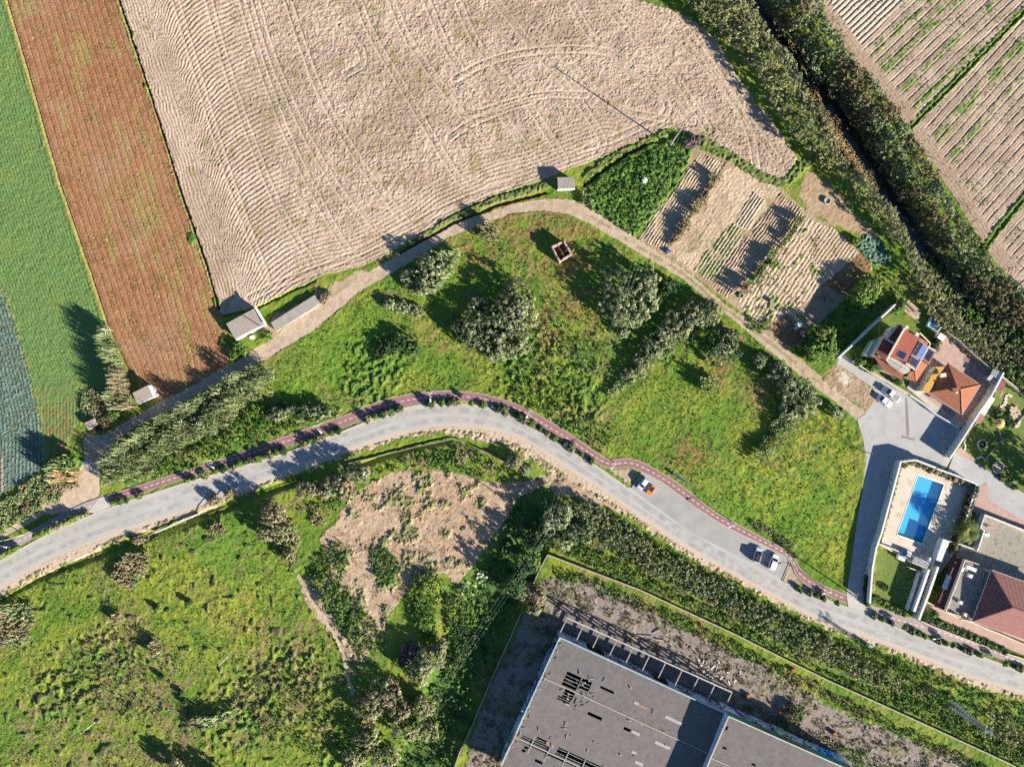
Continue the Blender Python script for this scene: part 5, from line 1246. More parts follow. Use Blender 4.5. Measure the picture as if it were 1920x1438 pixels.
    if kind == 'open':
        ck = MB(); ck.add([(-.32*L,-hw*.7,belt*1.12),(-.32*L,hw*.7,belt*1.12),(.14*L,hw*.7,belt*1.06),(.14*L,-hw*.7,belt*1.06)], [(0,1,2,3)]); ck.build('cockpit', M['dark'], t)
        for s in (-1,1): MB().rbox(-.16*L, s*hw*.34, belt*.9, belt*1.28, .4, .42, 0, .8).build('seat', paint('blue_seat',(0.03,0.10,0.16)), t)
        ws = MB(); ws.beam((.15*L,-hw*.7,belt*1.0),(.10*L,-hw*.65,H),.06); ws.beam((.15*L,hw*.7,belt*1.0),(.10*L,hw*.65,H),.06); ws.beam((.10*L,-hw*.65,H),(.10*L,hw*.65,H),.06)
        ws.beam((-.36*L,-hw*.6,H*.95),(-.36*L,hw*.6,H*.95),.07); ws.beam((-.36*L,-hw*.6,belt),(-.36*L,-hw*.6,H*.95),.07); ws.beam((-.36*L,hw*.6,belt),(-.36*L,hw*.6,H*.95),.07); ws.build('roll_bar', M['black'], t)
    for sx in (-.31,.31):
        for s in (-1,1):
            w = MB(); m_ = 16; vs = []
            for yy in (s*(hw-.19), s*(hw+.01)):
                for k in range(m_): a = 2*math.pi*k/m_; vs.append((sx*L+R*math.cos(a), yy, R+R*math.sin(a)))
            w.add(vs, [(k,(k+1)%m_,m_+(k+1)%m_,m_+k) for k in range(m_)]+[tuple(range(m_)),tuple(range(2*m_-1,m_-1,-1))]); wh_ = w.build('wheel', M['black'], t)
            w = MB(); vs = [(sx*L+R*.6*math.cos(2*math.pi*k/8), s*(hw+.02), R+R*.6*math.sin(2*math.pi*k/8)) for k in range(8)]; w.add(vs, [tuple(range(8))]); w.build('rim', M['metal'], wh_)
    for s in (-1,1):
        MB().rbox(.465*L, s*hw*.68, belt*.60, belt*.80, .16, .3, 0, .8).build('headlight', M['lamp_w'], t)
        MB().rbox(-.485*L, s*hw*.72, belt*.62, belt*.86, .1, .22, 0, .9).build('tail_light', M['lamp_r'], t)
        MB().rbox(.2*L, s*(hw+.08), belt*.95, belt*1.1, .12, .2, 0, .8).build('mirror', pm, t)
    return t
car('pickup_truck', 'white pickup truck parked beside a smaller white car on the pale court', 'pickup', 1670, 738.5, (-180,-140), 5.1, 1.8, 1.75, (0.78,0.79,0.80), 'pickup')
car('parked_car', 'small white sedan parked next to the pickup at the edge of the court', 'car', 1658.5, 752, (150,110), 4.2, 1.72, 1.42, (0.76,0.79,0.84), 'sedan')
car('parked_car', 'silver hatchback parked beside the small orange open car', 'car', 1205.5, 906.5, (-140,175), 3.6, 1.62, 1.6, (0.52,0.54,0.60), 'hatch')
car('parked_car', 'small orange open top car with dark cockpit in the roadside bay', 'car', 1221, 918.5, (-120,165), 2.7, 1.5, 1.25, (0.75,0.20,0.02), 'open')
car('parked_car', 'silver car with a dark roof, its big shadow falling on the parking bay', 'car', 1420.5, 1040, (45,-170), 4.0, 1.7, 1.75, (0.50,0.53,0.60), 'hatch', roofcol=(0.02,0.022,0.025))
tv = car('parked_car', 'white van-like car parked nearest to the end kerb of the parking bay', 'car', 1450, 1053.5, (75,-185), 4.3, 1.72, 1.65, (0.80,0.81,0.83), 'hatch')
# ---------------------------------------------------------------- street furniture
M['lampwhite'] = pmat('lamp_post_paint', (0.66,0.66,0.66), (0.58,0.58,0.58), 3, 0.5, 0)
def lamp(px, py, ex, ey, label):
    x, y, _ = W(px, py); X2, Y2, _ = W(ex, ey, 4.6)
    t = empty('street_lamp', (x, y, 0.05), label, 'street lamp', 'street lamps beside the bike path')
    dx, dy = X2-x, Y2-y
    MB().tube([(0,0,0),(0,0,.9)], [.13,.09], 8).build('base', M['lampwhite'], t)
    MB().tube([(0,0,.85),(0,0,4.6)], [.075,.05], 8).build('pole', M['lampwhite'], t)
    ar = MB().tube([(0,0,4.45),(dx*.4,dy*.4,4.7),(dx*.8,dy*.8,4.72)], [.045,.045,.04], 6).build('arm', M['lampwhite'], t)
    a = math.atan2(dy, dx)
    hd_ = MB().rbox(dx*.9, dy*.9, 4.62, 4.78, .95, .38, a, .75).build('lamp_head', M['lampwhite'], t)
    MB().rbox(dx*.9, dy*.9, 4.60, 4.63, .6, .26, a).build('glass', M['glass'], hd_)
    MB().tube([(-dy*.05,dx*.05,4.5),(dy*.28,-dx*.28,4.55)], .04, 6).build('bracket', M['lampwhite'], t)
lamp(396,863,400.5,877,'white street lamp by the bike path south of the tall reeds, left of the curve')
lamp(598,797,602,811,'white street lamp where the bike path leaves the reeds and starts to climb the bend')
lamp(809,737,807,752,'white street lamp at the top of the bend of the bike path')
lamp(993,770,987.5,782,'white street lamp just past the top of the bend, between round bushes')
lamp(1151,866,1145.5,879,'white street lamp at the kink of the bike path before the parking bay')
lamp(1371,977,1366.5,988,'white street lamp beside the middle of the parking bay')
lamp(1545.5,1101,1542,1113,'white street lamp near the junction with the shaded lane')
lamp(1753,1184,1748.5,1198,'white street lamp between the pale path and the road near the ramp walls')
lamp(8,1012,13,1026,'white street lamp at the far left end of the bike path')
def pole(px, py, h, label, r=0.13, mat=None, arms=0, adir=(1,0), name='utility_pole', cat='pole', z=0.0):
    x, y, _ = W(px, py); z = float(gz(x, y)) if abs(x) < 145 and abs(y) < 110 else 0
    t = empty(name, (x, y, z), label, cat)
    MB().tube([(0,0,-.3),(0,0,h)], [r*1.35, r*.8], 8).build('mast', mat or M['polewood'], t)
    for k in range(arms):
        a = MB(); a.beam((-adir[0]*.9,-adir[1]*.9,h-.3-.7*k),(adir[0]*.9,adir[1]*.9,h-.3-.7*k),.12); c_ = a.build('crossarm', M['wood'], t)
        for s in (-1,0,1): MB().tube([(adir[0]*.8*s,adir[1]*.8*s,h-.28-.7*k),(adir[0]*.8*s,adir[1]*.8*s,h-.08-.7*k)],.05,6).build('insulator', M['white'], c_)
    return t
pole(1256,274,14.3,'tall pale concrete pole on the grassy edge of the ploughed field', .15, arms=1, adir=(.9,.3))
pole(44,1002,7.6,'plain wooden pole leaning over the left end of the bike path', .12)
pole(429,1230,7.0,'thin white pole in the middle of the lower left meadow', .06, M['white'])
pole(179,1353,7.0,'thin white pole in the lower left corner of the meadow', .06, M['white'])
pole(1578,1101,8.8,'dark wooden pole on the meadow corner at the mouth of the lane', .13, M['wood'], arms=1, adir=(.5,.86))
pole(1614,846,6.5,'slim dark pole at the meadow edge opposite the pool wall', .09, M['wood'])
pole(1602,842,6.5,'second slim dark pole standing just left of its twin at the court edge', .07, M['wood'])
pole(1021,986,11.0,'wooden power pole rising out of the round bush by the road', .13, arms=1, adir=(.9,-.3))
pole(513,735,5.5,'thin wooden pole between the tall reeds and the green meadow', .09)
pole(835,1098,6.5,'thin pole standing in the grassy mound of the bare lot', .07)
pole(1634,1140,5.5,'slim pole beside the white wall at the lane entrance', .06, M['metal'])
pole(1022,935,7.5,'wooden pole beside the dirt spur of the roadside lot', .09)
# leaning mast by the parking bay
t = empty('leaning_mast', (*W(1262,888)[:2], 0), 'leaning silver mast with a thick lower end beside the bike path', 'pole')
e_ = Vector(W(1303,915,3.2)) - Vector(W(1262,888))
MB().tube([(0,0,-.2), tuple(e_*.2+Vector((0,0,.5))), tuple(e_*.5+Vector((0,0,.4))), tuple(e_)], [.15,.42,.26,.08], 8).build('mast', pmat('galvanised', (0.42,0.46,0.52),(0.36,0.40,0.46),2,0.4,metal=.3), t)
MB().rbox(0,0,-.1,.25,.8,.8).build('base_plate', M['concrete'], t)
M['tower'] = pmat('dull_galvanised',(0.22,0.23,0.25),(0.17,0.18,0.19),2,0.8,0)
# lattice tower
tx, ty, _ = W(1782,1319); HT = 16.3
t = empty('lattice_tower', (tx, ty, -0.3), 'steel lattice power tower with two crossarms in the roadside scrub', 'tower')
def tw(z): return .75*(1-z/HT)+.22
for sx in (-1,1):
    for sy in (-1,1):
        MB().beam((sx*tw(0),sy*tw(0),0),(sx*tw(HT),sy*tw(HT),HT),.1).build('leg', M['tower'], t)
br = MB(); zz = 0
while zz < HT-1:
    z2 = zz+1.25; a, b = tw(zz), tw(z2)
    for (p, q) in (((-a,-a),(b,-b)),((a,-a),(b,b)),((a,a),(-b,b)),((-a,a),(-b,-b)),((a,-a),(-b,-b)),((-a,a),(b,b))): br.beam((*p,zz),(*q,z2),.06)
    for (p, q) in (((-b,-b),(b,-b)),((b,-b),(b,b)),((b,b),(-b,b)),((-b,b),(-b,-b))): br.beam((*p,z2),(*q,z2),.06)
    zz = z2
br.build('bracing', M['tower'], t)
ca_, sa_ = math.cos(math.radians(80)), math.sin(math.radians(80))
for zz, ln, off in ((HT,1.5,.8),(HT-.1,1.5,-.8)):
    c = MB(); ox, oy = -sa_*off, ca_*off
    c.beam((ox-ca_*ln,oy-sa_*ln,zz),(ox+ca_*ln,oy+sa_*ln,zz),.14); c.beam((ox-ca_*ln,oy-sa_*ln,zz),(ox,oy,zz-.6),.08); c.beam((ox+ca_*ln,oy+sa_*ln,zz),(ox,oy,zz-.6),.08)
    k_ = c.build('crossarm', M['tower'], t)
    for s in (-1,0,1): MB().tube([(ox+ca_*ln*.9*s,oy+sa_*ln*.9*s,zz+.05),(ox+ca_*ln*.9*s,oy+sa_*ln*.9*s,zz+.35)],.09,6).build('insulator', M['white'], k_)
MB().beam((sa_*1.0,-ca_*1.0,HT),(-sa_*1.0,ca_*1.0,HT),.16).build('head_beam', M['tower'], t)
# wires
def wire(a, b, label, sag=1.5, r=0.011, n=14):
    A, B_ = Vector(a), Vector(b); pts = [A.lerp(B_, k/n)+Vector((0,0,-sag*4*(k/n)*(1-k/n))) for k in range(n+1)]
    o = MB().tube(pts, r, 4).build('power_cable', M['wirem']); tag(o, label, 'cable', 'power cables strung between the poles')
M['wirem'] = pmat('aluminium_wire', (0.30,0.30,0.26),(0.24,0.24,0.21),1,0.8,0)
for k, s in enumerate((-1,0,1)):
    a = Vector(W(1256,274)); a.z = 14.2; b = Vector(W(1021,986)); b.z = 10.8; c = Vector(W(690,1500,10)); o_ = Vector((.85*s,-.25*s,0))
    wire(a+o_, b+o_, ('left','middle','right')[k]+' one of the three cables crossing the meadow from the tall pale pole', 2.5)
    wire(b+o_, c+o_, ('left','middle','right')[k]+' one of the three cables over the dark ravine', 1.5)
# rings, stones, small allotment things
def ring(px, py, r, h, label, name='concrete_ring', mat=None, fill=None, cat='planter', z=0.0):
    t = empty(name, (*W(px, py)[:2], z), label, cat)
    MB().lathe(0,0,[(r,0),(r,h),(r*.8,h),(r*.8,.1)],18).build('rim', mat or M['slab'], t)
    MB().lathe(0,0,[(r*.8,h*.5),(r*.75,h*.55)],18).build('filling', fill or M['concrete'], t); return t
ring(1550,378,.9,.7,'pale concrete well ring on the brown ground under the canal trees', cat='well')
ring(1389,555,.65,.6,'round pale well cover at the corner of the weedy plot beside the track', cat='well')
ring(1840,833,1.25,.5,'round stone planter with bare twigs on the lawn', 'stone_planter', M['wallgrey'], M['dark'], z=.1)
ring(1786,900,.3,.3,'x') if False else None
def small(name, label, cat, px, py, l, w, h, a, mat, lid=None):
    x, y, _ = W(px, py, h); z = float(gz(x, y)); t = empty(name, (x, y, z), label, cat, rz=a)
    MB().rbox(0,0,-.1,h,l,w,0,.93).build('box', mat, t); MB().rbox(0,0,h,h+.07,l*1.04,w*1.04).build('lid', lid or mat, t); return t
blue_ = pmat('blue_plastic', (0.03,0.10,0.35),(0.04,0.12,0.4),2,0.5,0)
small('water_barrel','blue barrel standing beside the dirt track near the cabbage field','barrel',160,868,.9,.6,.9,.3,blue_)
small('box','white and blue box by the fence end next to the track corner of the plots','box',1253.5,472,1.0,.8,.8,.5,M['white'],blue_)
small('box','light blue box at the shady hedge between two plots','box',1443,479,1.0,.6,.7,.7,M['white'])
small('storage_box','white cabinet with a dark round hole in the brown corner plot','box',1499,609,1.3,1.1,1.6,.5,M['plaster'],M['white'])
small('storage_box','pale flat chest next to the white cabinet in the brown corner plot','box',1493,615,1.0,.8,.8,.5,M['slab'])
small('storage_box','grey flat crate near the dark orchard corner','box',1505,624,1.1,.9,.5,.4,M['wallgrey'])
small('storage_box','grey crate among the weeds in the big plot','box',1446,565,1.0,.7,.6,.9,M['metal'])
small('storage_box','white box in front of the farm shed','box',472.5,632.5,1.0,.8,.9,.25,M['white'])
small('power_box','pale green cabinet on the south verge of the road','box',1632,1212,1.0,.6,1.6,-.4,pmat('pale_green_box',(0.35,0.5,0.42),(0.3,0.44,0.37),2))
small('storage_box','round-cornered yellow bin at the villa fence','bin',1631,685,.7,.6,1.0,0,pmat('yellow_plastic',(0.6,0.5,0.03),(0.55,0.44,0.03),2))
small('garden_table','white garden table in the shaded cobbled yard','table',1852,1003,1.0,.8,.7,0,M['white'])
small('garden_chest','pinkish chest under the yard wall','box',1858,989,1.8,.6,.6,-.4,pmat('faded_wood',(0.4,0.24,0.2),(0.34,0.2,0.17),2))
small('toy_tractor','red and cream tractor parked at the orchard edge','tractor',1515,661,2.2,1.1,1.1,.5,pmat('red_paint_old',(0.5,0.04,0.05),(0.42,0.05,0.05),2),M['cream'])
small('street_bin','pale green bin on the verge beside the lane mouth','bin',1625,1074,.4,.4,.9,0,M['lampwhite'])
# bench with slats by the bike path
x, y, _ = W(928,763); t = empty('bench', (x, y, 0), 'white bench with its long shadow on the red path near the top of the bend', 'bench', rz=-.35)
MB().rbox(0,0,.4,.46,1.7,.5).build('seat', M['white'], t); MB().rbox(0,-.25,.46,.9,1.7,.08).build('backrest', M['white'], t)
for s in (-1,1): MB().rbox(s*.7,0,0,.4,.08,.45).build('leg', M['metal'], t)
pole(930,757,2.3,'short dark sign post beside the bench at the bend', .05, M['metal'])
# parasol, garden features
t = empty('parasol', (*W(1866,793,0)[:2], 0), 'round straw coloured parasol on the lawn', 'parasol')
MB().lathe(0,0,[(1.35,1.9),(1.3,2.0),(.7,2.35),(.06,2.6)],20).build('canopy', pmat('straw',(0.55,0.36,0.14),(0.42,0.27,0.11),2,0.95,.4), t); MB().tube([(0,0,0),(0,0,2.3)],.06).build('pole', M['wood'], t); MB().lathe(0,0,[(.55,.7),(.55,.75)],16).build('table_top', M['wood'], t)
t = empty('garden_path', (*W(1898,770)[:2], .06), 'curved white stone path with a round bed in the garden', 'path')
gp_ = MB(); 
for k in range(26):
    a = math.radians(100+k*9.5); r = 3.1+.5*math.sin(k); gp_.rbox(r*math.cos(a)*.9, r*math.sin(a)*1.25, 0, .12+.05*math.sin(k*3), .75+.2*math.sin(k*5), .8, a)
gp_.build('stones', pmat('white_stones',(0.55,0.50,0.42),(0.46,0.40,0.33),1.5,0.9,.4), t)
gp_ = MB()
for k in range(16): gp_.rbox(.4+math.cos(k*2.4)*.9*math.sqrt(k/16.)*1.6, -.4+math.sin(k*2.4)*1.6*math.sqrt(k/16.), 0, .3+.3*((k*7)%5)/5, .7, .6, k*1.3)
gp_.build('rocks', pmat('pale_rocks',(0.52,0.42,0.32),(0.42,0.33,0.24),1.5,0.9,.4), t)
seg_wall('garden_edge', [(1808,828),(1811,836),(1809,844)], .25, .25, M['plaster'], 'curved white edging at the west end of the lawn', 'edging')
seg_wall('garden_edge', [(1832,860),(1840,857),(1848,861)], .25, .25, M['plaster'], 'curved white edging round the small bed beside the lane', 'edging')
seg_wall('garden_fence', [(1846,866),(1856,852),(1876,830),(1884,820)], .5, .15, M['wood'], 'low brown fence line crossing the lawn diagonally', 'fence')
seg_wall('garden_fence', [(1900,803),(1915,786),(1930,770)], .5, .12, M['cream'], 'cream fence line running up from the rock bed', 'fence')
seg_wall('garden_fence', [(1875,811),(1879,826),(1886,819)], .4, .25, M['wood'], 'short wooden boards forming a corner on the lawn', 'fence')
for a in (((1903,897),(1900,910),(1907,900)),): seg_wall('garden_edge', list(a), .3, .12, M['white'], 'white curved hose rack on the lower lawn', 'edging')
ring(1870,876,1.6,.35,'round pale stone mound bed on the lower lawn', 'stone_planter', pmat('buff_stone',(0.42,0.34,0.25),(0.34,0.27,0.2),1.5,.9,.4), pmat('buff_stone_b',(0.40,0.33,0.25),(0.32,0.26,0.2),1.5,.9,.4), z=.1)
# plots: cane fences that shade the rows
def cane(line, h, label, wob=.5):
    t = empty('cane_fence', W(*line[0]), label, 'fence'); P_ = [Vector(W(a, b)) for a, b in line]; mb = MB()
    for a, b in zip(P_[:-1], P_[1:]):
        n = int((b-a).length/.28)
        for k in range(n):
            p = a.lerp(b, k/n); hh = h*(1-wob*rng.random()**2)*(.55+.6*float(vn(np.array([p.x]), np.array([p.y]), 3.0, 5)[0]))
            q = p+Vector((rng.uniform(-.25,.25), rng.uniform(-.25,.25), hh)); mb.beam(p-Vector((0,0,.2)), q, rng.uniform(.12,.34), .06)
    mb.build('canes', M['cane'], t)
    rl = MB(); 
    for a, b in zip(P_[:-1], P_[1:]): rl.beam(a+Vector((0,0,h*.5)), b+Vector((0,0,h*.5)), .08)
    rl.build('rail', M['wood'], t); setroot(t)
M['cane'] = pmat('dry_cane',(0.20,0.16,0.09),(0.12,0.10,0.06),3)
cane([(1362,305),(1325,361),(1290,413)], .4, 'low cane fence between the ridged plot and the pale plot, upper part')
cane([(1347,335),(1325,361),(1290,413),(1250,466)], .6, 'cane fence shading the lower rows of the ridged plot')
cane([(1508,408),(1484,440),(1440,490),(1385,560)], .7, 'dark cane fence between the narrow ridged plot and the weedy plot')
for (px, py, l) in ((1240,470,9),): pass
# debris by the canopy and in the ravine
db = empty('rubble_pile', (*W(1338,1262)[:2], 0), 'pile of broken planks and white scraps beside the canopy frame', 'rubble')
m1, m2 = MB(), MB()
for k in range(70):
    x, y = rng.gauss(0,3.0), rng.gauss(0,1.6); x, y = x*.91+y*.4, -x*.42+y*.9; a = rng.uniform(0,3.14); l = rng.uniform(.3,1.6)
    (m1 if k % 3 else m2).beam((x,y,.15),(x+math.cos(a)*l,y+math.sin(a)*l,.2+rng.uniform(0,.4)),rng.uniform(.08,.25),.08)
m1.build('planks', M['wood'], db); m2.build('scraps', M['white'], db)
db = empty('rubble_pile', (*W(893,1080)[:2], float(gz(*W(893,1080)[:2]))+.1), 'scattered white rubbish sacks at the dark edge of the bare lot', 'rubble')
m2 = MB()
for k in range(26):
    x, y = rng.gauss(0,1.0)+(.9 if k<16 else -3), rng.gauss(0,1.8)+(0 if k<16 else -1.6); m2.rbox(x,y,0,rng.uniform(.15,.4),rng.uniform(.2,.7),rng.uniform(.2,.5),rng.uniform(0,3),.6)
m2.build('sacks', M['white'], db)
db = empty('rubble_pile', (*W(1195,1190)[:2], 0), 'long pale beams lying on the gravel beside the canopy', 'rubble')
m1 = MB()
for x, y, a, l in ((0,0,-.1,4),(2,-.5,-.2,5),(4,.5,.5,2.2),(-3,1,-.6,1.5),(3,-1.2,-.05,3.6),(-9,1.5,-.45,2.2)): m1.beam((x,y,.15),(x+math.cos(a)*l,y+math.sin(a)*l,.3),.18)
m1.build('beams', M['slab'], db)
for px, py, n_ in ((1404,1305,'beside the first shaded strip of the hall'),(1465,1336,'in the weeds beside the dark round bush'),(1566,1376,'near the far end of the hall shadow'),(1488,1257,'just below the stained boundary wall')):
    small('oil_drum','rusty orange drum on the gravel '+n_,'drum',px,py,.9,.8,.8,.3,pmat('rust_'+str(px),(0.34,0.13,0.04),(0.24,0.10,0.04),2))
# ---------------------------------------------------------------- vegetation
NR = np.random.default_rng(5)
LM = tintmat('leaf_mass', 1.5, 0.75, 1.25, rough=0.7, bump=0, trans=0.22, spec=0.25)
PAL = {  # dark, mid, light albedo
 'olive': ((0.07,0.088,0.034),(0.18,0.19,0.082),(0.38,0.36,0.195)),
 'grey':  ((0.05,0.078,0.036),(0.135,0.172,0.075),(0.36,0.38,0.21)),
 'green': ((0.035,0.08,0.018),(0.085,0.165,0.03),(0.17,0.25,0.055)),
 'bright':((0.05,0.10,0.015),(0.11,0.19,0.03),(0.21,0.28,0.06)),
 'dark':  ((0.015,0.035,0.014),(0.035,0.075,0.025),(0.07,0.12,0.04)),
 'reed':  ((0.08,0.115,0.04),(0.19,0.24,0.10),(0.40,0.43,0.25)),
 'dry':   ((0.12,0.10,0.05),(0.24,0.20,0.115),(0.36,0.31,0.19)),
 'straw': ((0.20,0.14,0.06),(0.33,0.24,0.12),(0.45,0.34,0.19)),
 'brown': ((0.07,0.06,0.03),(0.155,0.13,0.065),(0.25,0.21,0.12)),
 'purple':((0.07,0.05,0.05),(0.15,0.11,0.11),(0.24,0.19,0.18)),
}
def leafquads(Cn, size, pal, elong=1.7, up=0.35, lite=None, out=None):
    """one folded leaf clump face at every centre"""
    n = len(Cn)
    nrm = NR.normal(size=(n,3)); nrm *= .75; nrm[:,2] = np.abs(nrm[:,2])+up
    if out is not None: nrm = nrm + out*1.3
    nrm[:,2] = np.abs(nrm[:,2]); nrm /= np.linalg.norm(nrm,axis=1)[:,None]
    t = NR.normal(size=(n,3)); t -= (t*nrm).sum(1)[:,None]*nrm; t /= np.linalg.norm(t,axis=1)[:,None]
    b = np.cross(nrm, t); s = (size*NR.uniform(0.6,1.35,n))[:,None]
    V = np.stack([Cn-t*s*elong*.5, Cn-b*s*.5+nrm*s*.12, Cn+t*s*elong*.5, Cn+b*s*.5+nrm*s*.12], 1).reshape(-1,3)
    F = np.arange(4*n).reshape(n,4)
    k = NR.uniform(0,1,n) if lite is None else np.clip(lite + NR.normal(0,.14,n),0,1)
    a, m_, l = (np.array(c) for c in PAL[pal])
    col = np.where((k<.5)[:,None], a+(m_-a)*(k*2)[:,None], m_+(l-m_)*(k*2-1)[:,None]); col = col*NR.uniform(.85,1.15,(n,1))
    return V, F, np.repeat(col, 4, 0)
def merge(parts):
    Vs, Fs, Cs = [], [], []; o = 0
    for V, F, c in parts: Vs.append(V); Fs.append(F+o); Cs.append(c); o += len(V)
    return np.concatenate(Vs), np.concatenate(Fs), np.concatenate(Cs)
def crownpts(blobs, clump=0.55, dens=1.15, nl=15):
    """leaf centres for a crown made of several lobes (x, y, zc, rx, ry, rz) in metres"""
    out = []; lite = []; dirs = []
    for (x, y, zc, rx, ry, rz) in blobs:
        A = 2*math.pi*((rx*ry)**.8+2*(rx*rz)**.8)/3; K_ = max(8, int(A*dens*2.6/(clump*clump*2.2)))
        d = NR.normal(size=(K_,3)); d[:,2] = d[:,2]*.8+.25; d /= np.linalg.norm(d,axis=1)[:,None]
        rr = np.where(NR.uniform(size=K_)<.8, NR.uniform(.84,1.06,K_), NR.uniform(.4,.84,K_))
        lump = 1+.16*np.sin(d[:,0]*5+x)+.12*np.sin(d[:,1]*7+y)
        c = np.stack([x+d[:,0]*rx*rr*lump, y+d[:,1]*ry*rr*lump, zc+d[:,2]*rz*rr*lump],1)
        keep = np.ones(K_, bool)
        for (x2, y2, z2, a2, b2, c2) in blobs:
            if (x2,y2) != (x,y): keep &= (((c[:,0]-x2)/a2)**2+((c[:,1]-y2)/b2)**2+((c[:,2]-z2)/c2)**2) > .55
        kk_ = keep & (c[:,2] > .15); c = c[kk_]; dk2 = d[kk_]
        off = NR.normal(size=(len(c),nl,3)); off *= (clump*NR.uniform(.25,1,(len(c),nl,1)))/np.linalg.norm(off,axis=2)[:,:,None]
        cl = NR.uniform(.15,.95,len(c)); dirs.append((dk2[:,None,:]*.9+off/clump*.8).reshape(-1,3))
        out.append((c[:,None,:]+off).reshape(-1,3)); lite.append(np.repeat(cl,nl))
    return np.concatenate(out), np.concatenate(lite), np.concatenate(dirs)
def plant(name, label, cat, blobs, h, pal='grey', leaf=.36, clump=.6, group=None, trunk=True, dens=1.0, pal2=None, base=0.0):
    """blobs: (px, py, r_px[, ry_px[, height]]) as seen in the photo"""
    bl = []
    for b in blobs:
        r = b[2]*S; ry = (b[3] if len(b) > 3 else b[2])*S; hh = b[4] if len(b) > 4 else h
        zc = hh*.55; x, y, _ = W(b[0], b[1], hh*.7); g = float(gz(x, y)); bl.append((x, y, g+zc, r, ry, hh*.47))
    cx_ = sum(b[0] for b in bl)/len(bl); cy_ = sum(b[1] for b in bl)/len(bl); g0 = float(gz(cx_, cy_))
    t = empty(name, (cx_, cy_, g0), label, cat, group)
    P_, lt, dr = crownpts(bl, clump, dens)
    P_ = P_ - np.array([cx_, cy_, g0])
    V, F, c = leafquads(P_, leaf, pal, lite=lt, out=dr)
    if pal2:
        c2 = leafquads(P_, leaf, pal2, lite=lt)[2]; sel = (vn(V[:,0]+cx_, V[:,1]+cy_, 2.2, 77) > .55)[:,None]; c = np.where(sel, c2, c)
    fast('crown', V, F, LM, c, t)
    if trunk:
        mb = MB(); 
        for (x, y, z, rx, ry, rz) in bl[:6]:
            x, y, z = x-cx_, y-cy_, z-g0; r0 = max(.08, h*.028)
            mb.tube([(x*.3,y*.3,-.4),(x*.55,y*.55,z*.35),(x*.9,y*.9,z*.8),(x,y,z+rz*.3)], [r0*1.3, r0, r0*.6, r0*.3], 6)
            for k in range(4):
                a = k*1.6+x; mb.tube([(x*.8,y*.8,z*.6),(x+math.cos(a)*rx*.4,y+math.sin(a)*ry*.4,z+rz*.2),(x+math.cos(a)*rx*.75,y+math.sin(a)*ry*.75,z+rz*.4)], [r0*.5,r0*.35,r0*.15], 5)
        mb.build('trunk', M['wood'], t)
    return t
def thicket(name, label, cat, poly, h, pal, dens=.9, leaf=.4, clump=.65, nl=11, edge=.75, seed=3, kind='stuff', pal2=None, lean=0.0, zoff=0.0, under=True, hfac=None):
    """continuous scrub nobody could count: leaf clumps over an uneven canopy"""
    pw = [W(a, b, h*.6)[:2] for a, b in poly]; xs_ = [p[0] for p in pw]; ys_ = [p[1] for p in pw]
    A = (max(xs_)-min(xs_))*(max(ys_)-min(ys_)); n = int(A*dens/(clump*clump)*.75)
    x = NR.uniform(min(xs_),max(xs_),n); y = NR.uniform(min(ys_),max(ys_),n)
    wx = x + 1.6*(vn(x,y,2.6,seed)-.5); wy = y + 1.6*(vn(x,y,2.6,seed+5)-.5)
    m = inpoly(wx, wy, pw); x, y = x[m], y[m]
    can = .50+.62*fbm(x,y,3.2,seed+9,2); d = dline(x, y, pw+[pw[0]]); can *= edge+(1-edge)*np.clip(d/2.0,0,1)
    g = gz(x, y)
    if hfac is not None: can = can*np.interp(x/S+CX, *hfac)
    z = g+zoff+np.maximum(can*h*np.where(NR.uniform(size=len(x))<.7, NR.uniform(.86,1.02,len(x)), NR.uniform(.25,.86,len(x))),.1)
    c = np.stack([x,y,z],1); off = NR.normal(size=(len(c),nl,3)); off *= (clump*NR.uniform(.2,1,(len(c),nl,1)))/np.linalg.norm(off,axis=2)[:,:,None]
    P_ = (c[:,None,:]+off).reshape(-1,3); lt = np.repeat(.2+.6*vn(x,y,1.1,seed+3)*.6+.4*NR.uniform(0,.8,len(x)),nl)
    V, F, cc = leafquads(P_, leaf, pal, lite=lt, out=(off/clump).reshape(-1,3))
    if pal2:
        c2 = leafquads(P_, leaf, pal2, lite=lt)[2]; sel = (fbm(V[:,0], V[:,1], 6.0, seed+70, 2) > .52)[:,None]; cc = np.where(sel, c2, cc)
    o = fast(name, V, F, LM, cc); return tag(o, label, cat, kind=kind)
